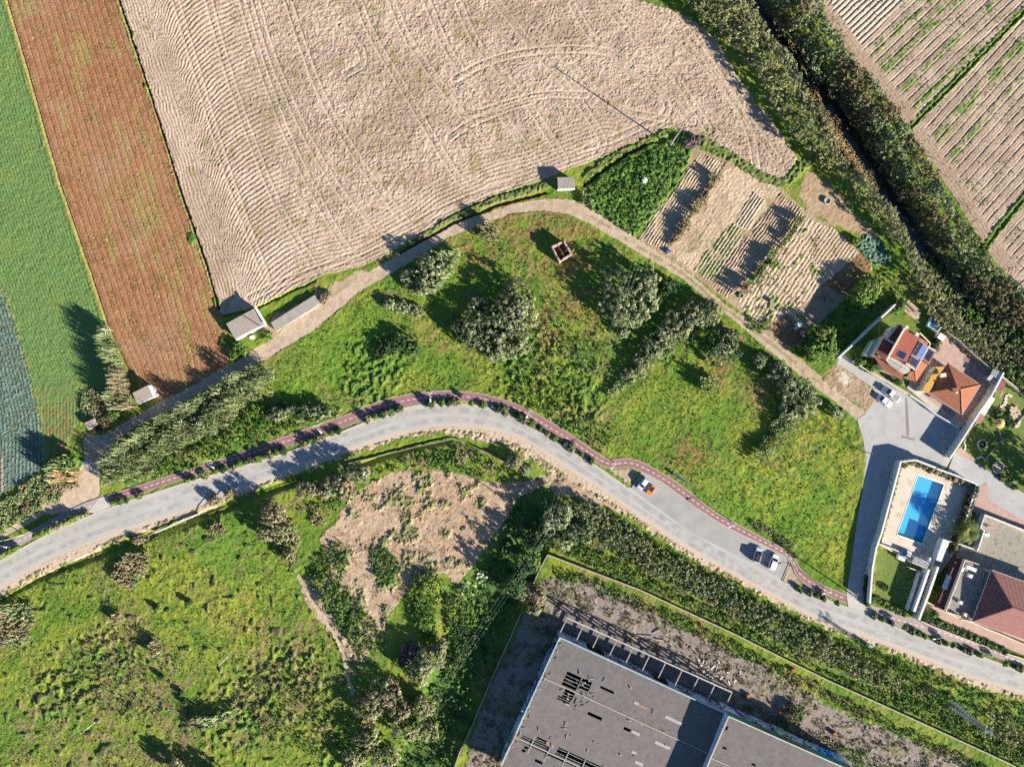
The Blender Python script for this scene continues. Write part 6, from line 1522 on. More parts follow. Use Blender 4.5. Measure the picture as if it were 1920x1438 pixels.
def reeds(name, label, cat, poly, h, pal='reed', dens=3.0, wdt=.15, bend=.35, wind=(-.6,.1), seed=1, kind='stuff', pal2=None, hvar=.35, edgeh=1.0):
    pw = [W(a, b, h*.35)[:2] for a, b in poly]; xs_ = [p[0] for p in pw]; ys_ = [p[1] for p in pw]
    n = int((max(xs_)-min(xs_))*(max(ys_)-min(ys_))*dens); x = NR.uniform(min(xs_),max(xs_),n); y = NR.uniform(min(ys_),max(ys_),n)
    wx = x + 1.2*(vn(x,y,1.8,seed)-.5)*2; wy = y + 1.2*(vn(x,y,1.8,seed+5)-.5)*2
    m = inpoly(wx, wy, pw); x, y = x[m], y[m]; n = len(x); g = gz(x, y)
    hh = h*(1-hvar+hvar*2*vn(x,y,2.8,seed+7))*NR.uniform(.75,1.1,n)
    a = NR.uniform(0,2*np.pi,n); bx_ = (np.cos(a)*bend*.45+wind[0])*hh*.30; by_ = (np.sin(a)*bend*.45+wind[1])*hh*.30
    w = wdt*NR.uniform(.6,1.5,n); px_, py_ = -by_/np.hypot(bx_,by_)*w, bx_/np.hypot(bx_,by_)*w
    z0 = g+hh*.25
    # stalk + plume-like leafy head: two quads per reed
    A = np.stack([x-px_*.3,y-py_*.3,z0],1); B = np.stack([x+px_*.3,y+py_*.3,z0],1)
    mx, my, mz = x+bx_*.35, y+by_*.35, g+hh*.78
    Cc = np.stack([mx+px_,my+py_,mz],1); D = np.stack([mx-px_,my-py_,mz],1)
    E = np.stack([x+bx_*1.25+px_*.25,y+by_*1.25+py_*.25,g+hh*1.0],1); G = np.stack([x+bx_*1.25-px_*.25,y+by_*1.25-py_*.25,g+hh],1)
    V = np.stack([A,B,Cc,D,E,G],1).reshape(-1,3); i = np.arange(n)*6
    F = np.concatenate([np.stack([i,i+1,i+2,i+3],1), np.stack([i+3,i+2,i+4,i+5],1)])
    def colr(p):
        k = np.clip(.15+.7*vn(x,y,1.5,seed+11)*.8+NR.normal(0,.18,n),0,1); a_, m_, l = (np.array(c) for c in PAL[p])
        c = np.where((k<.5)[:,None], a_+(m_-a_)*(k*2)[:,None], m_+(l-m_)*(k*2-1)[:,None]); return c
    c = colr(pal)
    if pal2: c = np.where((fbm(x,y,4.0,seed+31,2)>.52)[:,None], colr(pal2), c)
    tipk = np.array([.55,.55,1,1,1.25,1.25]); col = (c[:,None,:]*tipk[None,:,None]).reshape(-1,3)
    # arching side leaves
    q = 3; xi = np.repeat(x,q); yi = np.repeat(y,q); zi = np.repeat(g,q)+np.repeat(hh,q)*NR.uniform(.45,.95,n*q); a = NR.uniform(0,2*np.pi,n*q); l = NR.uniform(.35,.8,n*q)
    dx, dy = np.cos(a)*l+wind[0]*.3, np.sin(a)*l+wind[1]*.3; ww_ = .07
    nx_, ny_ = -np.sin(a)*ww_, np.cos(a)*ww_
    V2_ = np.stack([np.stack([xi-nx_,yi-ny_,zi],1),np.stack([xi+nx_,yi+ny_,zi],1),np.stack([xi+dx*.6+nx_,yi+dy*.6+ny_,zi+.12],1),np.stack([xi+dx,yi+dy,zi-.1],1)],1).reshape(-1,3)
    F2_ = np.arange(n*q*4).reshape(-1,4); c2_ = np.repeat(np.repeat(c,q,0)*NR.uniform(.8,1.2,(n*q,1)),4,0)
    V, F, col = merge([(V,F,col),(V2_,F2_,c2_)])
    o = fast(name, V, F, LM, col); return tag(o, label, cat, kind=kind)
# --- canal banks
WB = [(1255,-40),(1300,20),(1330,52),(1385,95),(1425,150),(1465,220),(1505,275),(1550,305),(1600,345),(1630,400),(1672,440),(1705,485),(1735,560),(1768,612),(1805,643),(1850,672),(1885,702),(1990,770),(1990,640),(1900,590),(1840,540),(1790,510),(1752,490),(1722,450),(1692,400),(1632,345),(1575,290),(1556,235),(1518,180),(1492,102),(1442,42),(1395,-40)]
EB = [(1430,-40),(1478,55),(1538,128),(1590,190),(1640,265),(1682,338),(1722,398),(1762,455),(1800,520),(1850,580),(1990,660),(1990,560),(1920,545),(1850,478),(1808,425),(1762,340),(1722,268),(1682,208),(1642,148),(1590,98),(1560,45),(1515,-40)]
thicket('willow_thicket', 'dense olive green thicket along the near bank of the canal', 'thicket', WB, 6.3, 'olive', 1.25, .32, .6, 13, .85, 301, pal2='olive', hfac=([0,1690,1735,1810,1990],[1,1,.36,.28,.5]))
thicket('willow_thicket', 'darker olive thicket along the far bank of the canal', 'thicket', EB, 5.0, 'grey', 1.15, .34, .6, 12, .8, 331, pal2='brown')
thicket('willow_thicket', 'dark green bushes where the canal banks close together by the villa', 'thicket', [(1745,470),(1800,500),(1860,540),(1930,590),(1990,620),(1990,690),(1900,640),(1820,590),(1770,540)], 4.0, 'green', .9, .36, .6, 12, .8, 351, pal2='olive', hfac=([0,1760,1820,1990],[.5,.5,.7,.9]))
reeds('reed_bed', 'orange brown dry reeds on the near edge of the canal water', 'reeds', [(1510,145),(1540,165),(1572,215),(1602,268),(1645,328),(1668,358),(1635,355),(1585,305),(1555,250),(1515,190)], 1.8, 'straw', 9, .11, seed=11, pal2='brown')
reeds('reed_bed', 'brown and green reeds fringing the far side of the canal water', 'reeds', [(1445,30),(1490,75),(1545,135),(1600,195),(1650,270),(1690,335),(1730,400),(1745,430),(1715,395),(1665,320),(1620,255),(1570,190),(1520,130),(1470,70)], 3.2, 'brown', 4, .14, seed=12, pal2='reed')
# bright weeds between canal bank and row fields
thicket('weeds', 'bright green weeds along the edge of the striped fields', 'weeds', [(1520,-40),(1565,60),(1600,110),(1645,165),(1690,225),(1710,262),(1750,320),(1800,395),(1850,470),(1865,490),(1840,485),(1790,410),(1745,335),(1700,265),(1640,175),(1590,115),(1555,70)], .8, 'bright', .8, .25, .4, 9, .6, 371)
# --- trees and bushes of the middle meadow
plant('round_tree', 'big round pale green tree beside the dark diagonal hedge in the meadow', 'tree', [(1182,553,50,52,7.2),(1212,532,22,20,5.5),(1160,575,26,26,5.5),(1178,595,24,20,5)], 7.0, 'grey', .36, .6)
plant('leafy_tree', 'round grey green tree behind the widest bush in the meadow', 'tree', [(967,565,34,38,6.3),(948,590,24,24,5),(985,590,22,26,5)], 6.0, 'grey', .34, .55, pal2='olive')
plant('wide_bush', 'very wide low tree with dark blue green leaves in the meadow', 'tree', [(925,625,46,42,5.6),(960,640,36,34,4.6),(890,615,28,32,5),(950,605,30,26,4.8),(935,655,30,22,3.6)], 5.2, 'grey', .34, .55)
plant('dark_bush', 'darker bush on the left flank of the very wide low tree', 'bush', [(868,617,18,20,4.2)], 4.0, 'dark', .32, .5, pal2='olive')
plant('small_bush', 'small ragged bush just above the very wide low tree', 'bush', [(895,572,18,13,3.2)], 3.0, 'olive', .3, .5)
hd_ = [(1330,585,26,22,4.6),(1300,592,27,25,4.8),(1272,608,24,24,4.6),(1245,630,22,24,4.2),(1222,655,18,20,3.6),(1200,680,16,18,2.8),(1178,702,13,14,2.0)]
plant('hedge', 'long diagonal hedge of dark leafy bushes running down from the track', 'hedge', hd_, 4.4, 'grey', .34, .55, pal2='olive')
plant('small_bush', 'small dark bush in the deep shade between the round tree and the hedge', 'bush', [(1230,560,12,10,3.0),(1253,535,16,16,3.6)], 3.2, 'dark', .3, .45)
plant('small_bush', 'tiny pale bush left of the diagonal hedge', 'bush', [(1168,624,10,9,2.2)], 2.0, 'grey', .3, .4)
plant('dark_bush', 'round dark green bush near the track below the hedge end', 'bush', [(1353,650,32,33,4.2),(1372,632,14,14,3.0)], 4.0, 'dark', .34, .55, pal2='grey')
plant('small_bush', 'small grey green bush at the head of the shaded strip by the track', 'bush', [(1425,676,13,12,3.2)], 3.0, 'grey', .3, .45)
plant('leafy_tree', 'cluster of leafy trees between the track and the bright meadow', 'tree', [(1462,700,20,22,3.8),(1485,725,28,26,4.6),(1512,752,28,24,4.4),(1485,765,24,20,3.2)], 4.2, 'grey', .34, .55)
reeds('reed_clump', 'pale feathery reeds below the cluster of leafy trees', 'reeds', [(1470,770),(1510,775),(1495,800),(1460,830),(1440,860),(1415,870),(1405,855),(1430,830),(1450,795)], 2.0, 'reed', 4, .14, seed=21)
plant('small_bush', 'little dark bush close to where the track meets the court', 'bush', [(1568,772,10,10,2.8)], 2.6, 'dark', .3, .4, pal2='reed')
reeds('reed_clump', 'pale reed tuft with its dark shadow in the meadow centre right', 'reeds', [(1310,705),(1345,708),(1350,728),(1322,738),(1308,725)], 3.0, 'reed', 5, .14, seed=22)
reeds('reed_fringe', 'pale yellow green reeds along the lower side of the diagonal hedge', 'reeds', [(1330,610),(1300,630),(1262,660),(1225,690),(1190,715),(1150,745),(1125,750),(1150,720),(1190,690),(1220,670),(1260,640),(1300,615)], 1.6, 'reed', 5, .13, seed=23)
reeds('reed_clump', 'tall pale reeds in front of the dark copse below the curve of the track', 'reeds', [(790,490),(840,470),(865,465),(868,500),(850,520),(820,548),(780,555),(775,530)], 3.6, 'reed', 4, .15, seed=24)
plant('leafy_tree', 'grey green copse at the bend of the track above the meadow', 'tree', [(805,500,24,24,4.8),(800,530,22,20,4.2),(830,485,16,14,3.6),(765,520,14,14,3.0)], 4.4, 'grey', .34, .55)
reeds('reed_clump', 'yellow green feathery shrub beside the top of the track curve', 'reeds', [(898,425),(925,415),(940,435),(932,455),(905,452)], 3.0, 'dry', 6, .14, seed=25, pal2='reed')
plant('small_bush', 'low pale shrubs scattered beneath the copse', 'bush', [(755,575,22,10,1.4),(780,582,14,8,1.2),(730,570,10,9,1.8)], 1.5, 'grey', .28, .4, pal2='reed')
plant('dark_bush', 'dark round scrub patch in the bright part of the meadow', 'bush', [(730,650,22,18,2.4),(755,640,24,18,2.6),(772,655,16,12,1.8),(712,665,14,12,1.6)], 2.4, 'green', .3, .5, pal2='dark')
thicket('scrub', 'patchy scrub of weeds in the middle of the meadow', 'scrub', [(990,640),(1040,610),(1100,660),(1120,700),(1060,740),(1000,730),(960,700)], .8, 'green', .2, .28, .45, 8, .5, 401, pal2='olive')
thicket('scrub', 'green scrub against the outer edge of the bike path bend', 'scrub', [(960,700),(1060,730),(1150,800),(1140,850),(1100,830),(1040,790),(985,760),(960,745)], .8, 'bright', .3, .28, .45, 8, .5, 411, pal2='green')
thicket('scrub', 'low scrub between the wide tree and the hedge', 'scrub', [(1010,560),(1080,540),(1150,640),(1150,720),(1090,700),(1030,640)], .7, 'olive', .16, .26, .45, 8, .5, 421, pal2='green')
thicket('scrub', 'pale leafed scrub beside the bike path at the parking bay', 'scrub', [(1400,975),(1440,990),(1490,1020),(1500,1050),(1490,1045),(1460,1020),(1410,995)], 1.0, 'grey', .7, .28, .45, 9, .5, 431)
thicket('weeds', 'green weeds in the dark plot with the white tank', 'weeds', [(1105,350),(1180,292),(1255,268),(1295,280),(1280,318),(1228,395),(1190,438),(1150,420),(1108,390)], .7, 'green', .45, .28, .45, 8, .5, 441, pal2='bright')
reeds('reed_clump', 'pale grass tuft beside the pump house', 'reeds', [(1088,360),(1108,362),(1112,392),(1092,385)], 1.8, 'reed', 5, .13, seed=26)
plant('small_bush', 'low green clump next to the cabbage patch by the canal trees', 'bush', [(1603,452,10,8,1.4)], 1.3, 'bright', .26, .4)
plant('purple_bush', 'bare purplish bush beside the tall pale pole', 'bush', [(1302,265,12,12,2.0),(1288,270,9,8,1.6)], 1.8, 'purple', .22, .4)
plant('orchard_tree', 'bright green broadleaf tree standing in the shaded orchard', 'tree', [(1632,535,22,22,4.0),(1612,558,22,20,3.8),(1622,545,20,20,4.2)], 4.0, 'bright', .34, .55)
plant('orchard_tree', 'bright green tree where the orchard meets the track', 'tree', [(1540,630,24,24,4.4),(1530,660,22,18,3.8),(1552,655,20,22,4.0),(1510,650,14,12,2.6)], 4.2, 'bright', .34, .55, pal2='green')
plant('garden_shrub', 'row of green shrubs in the upper corner of the villa garden', 'shrub', [(1680,580,8,8,2.2),(1690,570,9,9,2.4)], 2.0, 'green', .24, .35)
plant('garden_shrub', 'dark shrubs hiding behind the villa by the paved yard', 'shrub', [(1752,652,9,10,2.0),(1758,640,7,7,1.8)], 2.0, 'dark', .24, .35)
plant('garden_shrub', 'dark green shrubs in the narrow front bed of the villa', 'shrub', [(1612,678,10,8,1.6),(1632,692,8,6,1.4),(1688,716,7,6,2.0)], 1.6, 'green', .24, .35)
# palm
def palm(px, py, h, R_, label, nf=46):
    x, y, _ = W(px, py, h); t = empty('palm_tree', (x, y, 0), label, 'palm')
    MB().tube([(0,0,-.2),(.05,0,h*.5),(0,0,h*.92)], [.42,.32,.36], 10).build('trunk', M['wood'], t)
    Vs, Fs = [], []; 
    for k in range(nf):
        a = k*2.399; el = 1.15*(k/nf)**.7; L = R_*(.75+.35*NR.uniform()); pts = []
        for s_ in np.linspace(0,1,9):
            r = L*s_*math.cos(.95-el*.75)*1.15 if False else L*s_*(.35+.65*min(1,el+.25)); z = h*.92+L*(.75*(1-el)*s_ - .9*s_*s_*(.25+.5*el)); pts.append((r*math.cos(a), r*math.sin(a), z))
        for i in range(8):
            p, q = Vector(pts[i]), Vector(pts[i+1]); d = (q-p).normalized(); n_ = d.cross(Vector((0,0,1))).normalized()
            wl_ = L*.20*math.sin(math.pi*min(1,(i+.8)/9))+.08
            for sgn in (-1,1):
                for f_ in (0.1,.55):
                    b0 = p.lerp(q,f_); b1 = p.lerp(q,f_+.3); tip = b0.lerp(q,.6)+n_*sgn*wl_+d*wl_*.5+Vector((0,0,-.12*wl_))
                    j = len(Vs); Vs.extend([tuple(b0),tuple(b1),tuple(tip+d*.04),tuple(tip)]); Fs.append((j,j+1,j+2,j+3))
    V = np.array(Vs); k = vn(V[:,0],V[:,1],.9,5)[:,None]; c = np.array((.05,.11,.025))*(1-k)+np.array((.24,.25,.05))*k
    fast('fronds', V, np.array(Fs), LM, c, t); return t
palm(1820,998,5.2,3.4,'bushy palm tree in the shaded corner behind the pool terrace wall')
# hedge climbing the inside of the pool wall, grass spikes
plant('hedge', 'spiky low hedge on the inner side of the white lane wall', 'hedge', [(1652+ (k*36/12), 1003-k*11.2, 4.5, 5.5, 1.9) for k in range(12)]+[(1698,872,5,5,1.9),(1712,868,6,4,1.9)], 1.9, 'olive', .26, .32, trunk=False)
plant('hedge', 'flowering hedge along the top wall of the pool terrace', 'hedge', [(1724+k*11, 872+k*4.3, 6, 4.5, 1.8) for k in range(10)], 1.8, 'dry', .26, .35, trunk=False, pal2='olive')
plant('hedge', 'tall dark hedge on the east side of the pool terrace', 'hedge', [(1828-k*4.0, 918+k*11.0, 7, 7, 2.6) for k in range(11)], 2.6, 'dark', .28, .4, trunk=False, pal2='brown')
plant('hedge', 'green and yellow hedge between the small lawn and the bike path', 'hedge', [(1640+k*9.2, 1123+k*4.6, 6.5, 5, 1.6) for k in range(7)], 1.5, 'bright', .24, .35, trunk=False, pal2='green')
plant('hedge', 'dark hedge along the low wall in front of the pink forecourt', 'hedge', [(1737+k*11.5, 1158+k*4.9, 8 if k < 4 else 5.5, 5, 1.7 if k < 4 else 1.1) for k in range(14)], 1.4, 'green', .26, .38, trunk=False, pal2='dark')
plant('hedge', 'dark creeping hedge on the lane side of the white wall', 'hedge', [(1628-k*.3, 1085+k*9, 5, 7, 1.2) for k in range(6)], 1.2, 'dark', .24, .35, trunk=False)
plant('garden_shrub', 'round shrub casting a long shadow on the sunny lawn', 'shrub', [(1733+130,829,4,4,2.6)], 2.6, 'green', .22, .3)
plant('garden_shrub', 'loose dark shrubs beside the straw parasol', 'shrub', [(1870,772,12,8,1.6),(1885,785,12,8,1.4),(1895,795,9,7,1.4)], 1.5, 'dark', .24, .4, pal2='green')
plant('garden_shrub', 'dry shrubs along the foot of the garden wall', 'shrub', [(1818,800,6,6,1.2),(1810,812,5,5,1.2),(1806,822,5,5,1.0),(1826,792,6,5,1.2)], 1.2, 'dry', .24, .35, pal2='olive')
plant('garden_shrub', 'shrubs lining the lower lawn along the sloping lane', 'shrub', [(1880,896,7,4,.9),(1893,904,7,4,.9),(1905,914,7,4,.9)], .9, 'green', .24, .35)
plant('garden_tree', 'big garden tree mostly outside the right edge of the lawn', 'tree', [(1985,905,40,40,9)], 9, 'green', .45, .8)
plant('garden_shrub', 'dark rosette shrub in the middle of the small lawn', 'shrub', [(1661,1102,7,5,.8)], .8, 'green', .22, .3)
plant('garden_shrub', 'leafy shrub beside the forecourt lawn', 'shrub', [(1752,1152,8,7,1.7),(1745,1160,8,6,1.5)], 1.7, 'green', .24, .38)
thicket('dark_orchard_grass', 'deep grass and brambles of the shaded orchard', 'undergrowth', [(1520,615),(1590,560),(1660,500),(1700,520),(1690,560),(1640,605),(1570,670),(1550,640)], .6, 'green', .35, .3, .5, 8, .5, 451)
thicket('weeds', 'green weeds along the foot of the orchard beside the track', 'weeds', [(1400,592),(1440,600),(1445,618),(1425,625),(1400,610)], .7, 'bright', .8, .24, .4, 9, .5, 461)
thicket('thicket', 'dark green shrubs behind the garden next to the canal', 'thicket', [(1885,670),(1990,700),(1990,780),(1930,745),(1890,710)], 3.2, 'green', .9, .4, .6, 11, .8, 471)
# --- left side reeds
RB = [(192,880),(207,845),(235,818),(290,792),(330,772),(392,735),(440,708),(498,682),(525,690),(520,715),(490,735),(470,760),(430,790),(380,825),(300,865),(230,900),(196,918)]
reeds('reed_bed', 'large bed of tall pale green reeds between the track and the bike path', 'reeds', RB, 3.2, 'reed', 6, .085, seed=31, pal2='grey', hvar=.5, wind=(-.35,-.05), bend=.7)
reeds('reed_bed', 'taller front row of reeds overhanging the dirt track', 'reeds', [(196,872),(215,838),(240,818),(292,790),(332,769),(392,733),(438,707),(500,680),(500,690),(440,720),(392,748),(332,784),(292,806),(245,832),(220,852),(200,885)], 4.6, 'reed', 6, .09, seed=32, hvar=.5, wind=(-.35,-.05), bend=.6)
thicket('scrub', 'green scrub behind the reeds sloping down to the bike path', 'scrub', [(300,868),(380,830),(430,795),(490,745),(540,760),(600,765),(640,770),(630,785),(540,812),(420,855),(310,892),(230,915),(250,895)], 1.5, 'green', .6, .32, .5, 10, .5, 481, pal2='reed')
plant('leafy_tree', 'dark leafy bushes at the meadow end of the reed bed', 'bush', [(560,768,24,12,2.6),(600,770,24,11,2.6),(520,775,20,14,2.6)], 2.6, 'grey', .32, .5, pal2='dark')
reeds('reed_strip', 'narrow strip of tall reeds between the green and brown fields', 'reeds', [(194,612),(208,612),(222,650),(236,690),(246,725),(250,752),(268,765),(222,770),(216,735),(214,700),(204,660)], 5.2, 'reed', 8, .10, seed=33, pal2='dry', wind=(-.5,-.05))
plant('dark_bush', 'bush at the lower end of the narrow reed strip', 'bush', [(225,752,14,14,4.2)], 4.2, 'reed', .3, .5)
reeds('reed_clump', 'tall straw coloured reeds on the inner corner of the dirt junction', 'reeds', [(100,872),(125,852),(150,868),(152,890),(130,905),(105,900)], 4.4, 'straw', 6, .16, seed=34, pal2='reed')
plant('leafy_tree', 'dark tree throwing its shadow on the cabbage field', 'tree', [(118,868,20,18,4.8)], 4.6, 'green', .34, .55)
reeds('grass_bank', 'long yellow green grasses between the cabbage field and the lower track', 'grass', [(-30,960),(30,925),(80,890),(120,900),(150,905),(110,935),(60,960),(0,990),(-30,1000)], 1.1, 'reed', 6, .13, seed=35, pal2='dry')
reeds('grass_bank', 'rough yellow grass at the foot of the green field', 'grass', [(170,730),(215,735),(225,765),(200,790),(165,785),(150,760)], .8, 'dry', 5, .12, seed=36, pal2='reed')
plant('autumn_bush', 'orange brown bramble beside the tiny hut', 'bush', [(195,792,14,10,1.3),(208,782,12,9,1.3),(188,802,10,8,1.0)], 1.3, 'straw', .24, .4, pal2='brown')
plant('dark_bush', 'dark bush shading the ground between the huts on the left', 'bush', [(212,778,12,8,2.2)], 2.2, 'green', .28, .45)
thicket('scrub', 'dark scrub on the bank left of the junction', 'scrub', [(-30,1010),(0,985),(40,960),(85,940),(80,952),(40,975),(0,1000),(-30,1025)], 1.2, 'green', .8, .3, .5, 9, .5, 491)
plant('shed_bush', 'bushes around the front of the farm shed', 'bush', [(445,650,10,8,1.6),(452,660,9,8,1.8),(500,628,10,8,1.2),(438,665,8,9,2.0)], 1.6, 'green', .26, .4)
plant('shed_bush', 'dry scrub at the right end of the long concrete tank', 'bush', [(605,560,12,9,1.2),(612,552,8,7,1.0)], 1.1, 'dry', .22, .35, pal2='purple')
# roadside south

reeds('bean_row', 'ragged dry bean row between the ridged plot and the pale plot', 'crop row', [(1352,330),(1328,364),(1292,418),(1256,470),(1248,464),(1286,410),(1322,356),(1345,325)], 1.7, 'brown', 7, .2, seed=61, hvar=.6, bend=.8)
reeds('bean_row', 'tall ragged bean row shading the narrow ridged plot', 'crop row', [(1506,402),(1488,440),(1446,492),(1398,552),(1382,556),(1392,540),(1436,488),(1478,436),(1498,402)], 2.2, 'brown', 7, .2, seed=62, pal2='green', hvar=.6, bend=.8)
plant('roadside_tree', 'grey green trees on the south verge shading the road bend', 'tree', [(640,905,26,18,5.5),(672,888,20,14,5.0),(610,920,18,14,4.6)], 5.2, 'grey', .34, .55, pal2='dry')
plant('roadside_tree', 'pale olive trees beside the rim of the bare lot', 'tree', [(575,918,22,16,4.2),(650,925,22,14,3.6)], 4.0, 'olive', .34, .55, pal2='dry')
plant('olive_tree', 'grey olive tree group at the top of the lower left meadow', 'tree', [(510,968,24,24,6.2),(528,995,22,22,5.4),(500,1000,14,16,4.5)], 5.8, 'olive', .34, .55, pal2='dry')
plant('small_bush', 'olive bush right of the grey olive trees at the lot rim', 'bush', [(548,1015,14,12,3.0),(540,1040,12,12,2.4)], 2.8, 'olive', .3, .45, pal2='dry')
plant('roadside_bush', 'spindly dry shrubs poking over the lower road shoulder', 'bush', [(400,938,12,8,2.2),(430,925,10,7,2.0),(255,1015,12,6,2.0),(268,1010,9,6,1.6)], 2.0, 'dry', .26, .4)
reeds('reed_clump', 'dry pale reed patch just below the road on the left', 'reeds', [(212,1065),(245,1040),(280,1035),(285,1060),(262,1095),(235,1105),(215,1090)], 1.9, 'dry', 6, .13, seed=51, pal2='reed')
reeds('reed_clump', 'pale reed patch at the left edge of the lower meadow', 'reeds', [(-30,1150),(20,1130),(60,1130),(70,1160),(60,1200),(20,1215),(-30,1225)], 2.2, 'reed', 4, .13, seed=52, pal2='dry')
reeds('reed_clump', 'small reed tuft in the upper part of the lower meadow', 'reeds', [(205,1145),(235,1143),(238,1165),(212,1168)], 2.2, 'dry', 6, .13, seed=53, pal2='reed')
reeds('reed_clump', 'small tuft of straw reeds in the middle of the lower meadow', 'reeds', [(282,1205),(305,1200),(308,1225),(288,1230)], 2.4, 'dry', 7, .13, seed=54, pal2='reed')
reeds('reed_clump', 'dark fringed reeds in the lower part of the meadow', 'reeds', [(350,1345),(400,1335),(450,1325),(445,1345),(400,1365),(362,1372)], 2.0, 'brown', 6, .13, seed=55, pal2='reed')
reeds('reed_clump', 'dry tuft under the road ditch above the lower meadow', 'reeds', [(385,985),(420,970),(425,1000),(395,1005)], 1.2, 'dry', 6, .12, seed=56)
plant('round_tree', 'rounded tree cut by the bottom edge of the lower meadow', 'tree', [(325,1446,17,17,4.6)], 4.4, 'olive', .34, .55)
plant('round_tree', 'second rounded tree at the bottom edge right of its neighbour', 'tree', [(392,1458,17,17,4.6)], 4.4, 'green', .34, .55)
for k, (px, py) in enumerate(((338,1300),(302,1270),(345,1318),(292,1140),(352,1130))):
    plant('small_bush', ('dark narrow shrub', 'low dark tuft', 'slim dark tuft', 'little reddish tuft', 'tiny dark tuft')[k]+' in the lower left meadow '+('below its middle','beside the straw reeds','next to the narrow shrub','in the upper brown patch','near the faint path')[k], 'bush', [(px,py,5,4,1.4)], 1.4, 'dark', .24, .3, trunk=False)
# low weeds over lower meadow
thicket('scrub', 'dark thistles and brambles across the lower meadow', 'scrub', [(440,1290),(520,1240),(600,1230),(640,1300),(660,1380),(600,1420),(480,1380)], .7, 'brown', .16, .26, .4, 8, .5, 501, pal2='green')
thicket('scrub', 'brambles in the reddish patch of the lower left meadow', 'scrub', [(130,1200),(260,1170),(340,1230),(330,1330),(220,1360),(120,1300)], .45, 'brown', .1, .24, .35, 7, .5, 511, pal2='olive')
# lot surroundings
thicket('scrub', 'green brambles along the left rim of the bare lot', 'scrub', [(570,1090),(600,1030),(640,1010),(650,1060),(640,1100),(690,1150),(720,1200),(700,1240),(660,1210),(620,1160)], 1.0, 'green', .7, .3, .5, 9, .5, 521)
thicket('scrub', 'mixed green scrub on the upper rim of the bare lot', 'scrub', [(560,960),(620,930),(700,890),(780,850),(850,840),(920,860),(960,890),(900,895),(830,880),(760,875),(700,895),(650,935),(600,990)], 1.1, 'green', .6, .3, .5, 9, .5, 531, pal2='dry')
plant('scrub_bush', 'pale bush between the bare lot and the road shoulder', 'bush', [(965,865,17,13,2.6),(985,880,12,9,1.8)], 2.4, 'grey', .3, .45, pal2='dry')
thicket('scrub', 'round leafy patch in the middle of the bare lot', 'scrub', [(695,1035),(720,1022),(745,1045),(752,1080),(725,1095),(700,1075)], .8, 'green', .9, .26, .4, 9, .6, 541)
thicket('scrub', 'bright bushes on the mound at the lower edge of the bare lot', 'scrub', [(770,1085),(800,1070),(832,1085),(825,1130),(815,1190),(790,1200),(775,1160),(760,1120)], 1.0, 'bright', .7, .28, .45, 9, .6, 551, pal2='green')
# ravine
plant('ravine_tree', 'olive tree group at the lower end of the bare lot', 'tree', [(720,1300,30,26,4.5),(690,1330,26,22,4.2),(750,1330,24,24,4.2)], 4.4, 'olive', .34, .6, pal2='dry')
plant('ravine_tree', 'grey trees below the mound on the ravine side', 'tree', [(805,1235,24,20,5.0),(785,1260,22,22,5.0),(825,1215,14,12,4.2)], 4.8, 'grey', .34, .55, pal2='olive')
plant('ravine_tree', 'sunlit yellowish trees at the lower middle edge', 'tree', [(790,1330,24,22,4.6),(760,1370,26,24,4.6),(800,1375,18,18,4.2)], 4.4, 'olive', .34, .6, pal2='bright')
plant('ravine_tree', 'dark olive trees near the bottom edge left of the ravine', 'tree', [(690,1385,24,24,4.0),(720,1420,24,20,4.2),(660,1425,20,18,3.4)], 4.0, 'olive', .34, .6)
plant('purple_bush', 'purplish bare bush beside the ravine trees', 'bush', [(768,1222,16,16,2.4),(755,1240,10,10,2.0)], 2.3, 'purple', .24, .4)
plant('round_tree', 'round pale tree at the head of the ravine beside the road', 'tree', [(1042,972,24,24,7.2),(1030,990,18,18,6.2),(1060,960,14,14,5)], 7.0, 'grey', .34, .55)
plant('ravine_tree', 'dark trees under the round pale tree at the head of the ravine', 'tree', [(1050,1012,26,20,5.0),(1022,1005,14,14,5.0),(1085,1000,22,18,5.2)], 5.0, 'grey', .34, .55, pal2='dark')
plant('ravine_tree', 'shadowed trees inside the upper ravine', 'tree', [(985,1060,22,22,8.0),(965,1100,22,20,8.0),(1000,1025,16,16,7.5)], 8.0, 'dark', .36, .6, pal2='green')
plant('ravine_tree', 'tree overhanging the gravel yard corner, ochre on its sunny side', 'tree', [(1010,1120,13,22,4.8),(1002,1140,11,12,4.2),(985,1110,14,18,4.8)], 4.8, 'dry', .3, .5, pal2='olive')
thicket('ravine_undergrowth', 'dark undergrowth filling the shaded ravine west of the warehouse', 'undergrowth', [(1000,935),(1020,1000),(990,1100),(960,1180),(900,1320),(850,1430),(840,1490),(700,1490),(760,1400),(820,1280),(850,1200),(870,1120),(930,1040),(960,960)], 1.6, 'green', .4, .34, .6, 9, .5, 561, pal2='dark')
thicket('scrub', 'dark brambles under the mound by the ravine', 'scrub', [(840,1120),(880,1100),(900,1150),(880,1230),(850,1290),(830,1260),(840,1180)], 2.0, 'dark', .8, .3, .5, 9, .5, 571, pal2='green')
plant('yard_bush', 'small ochre bush at the warehouse corner on the bottom edge', 'bush', [(933,1418,6,10,2.2)], 2.2, 'dry', .24, .35)
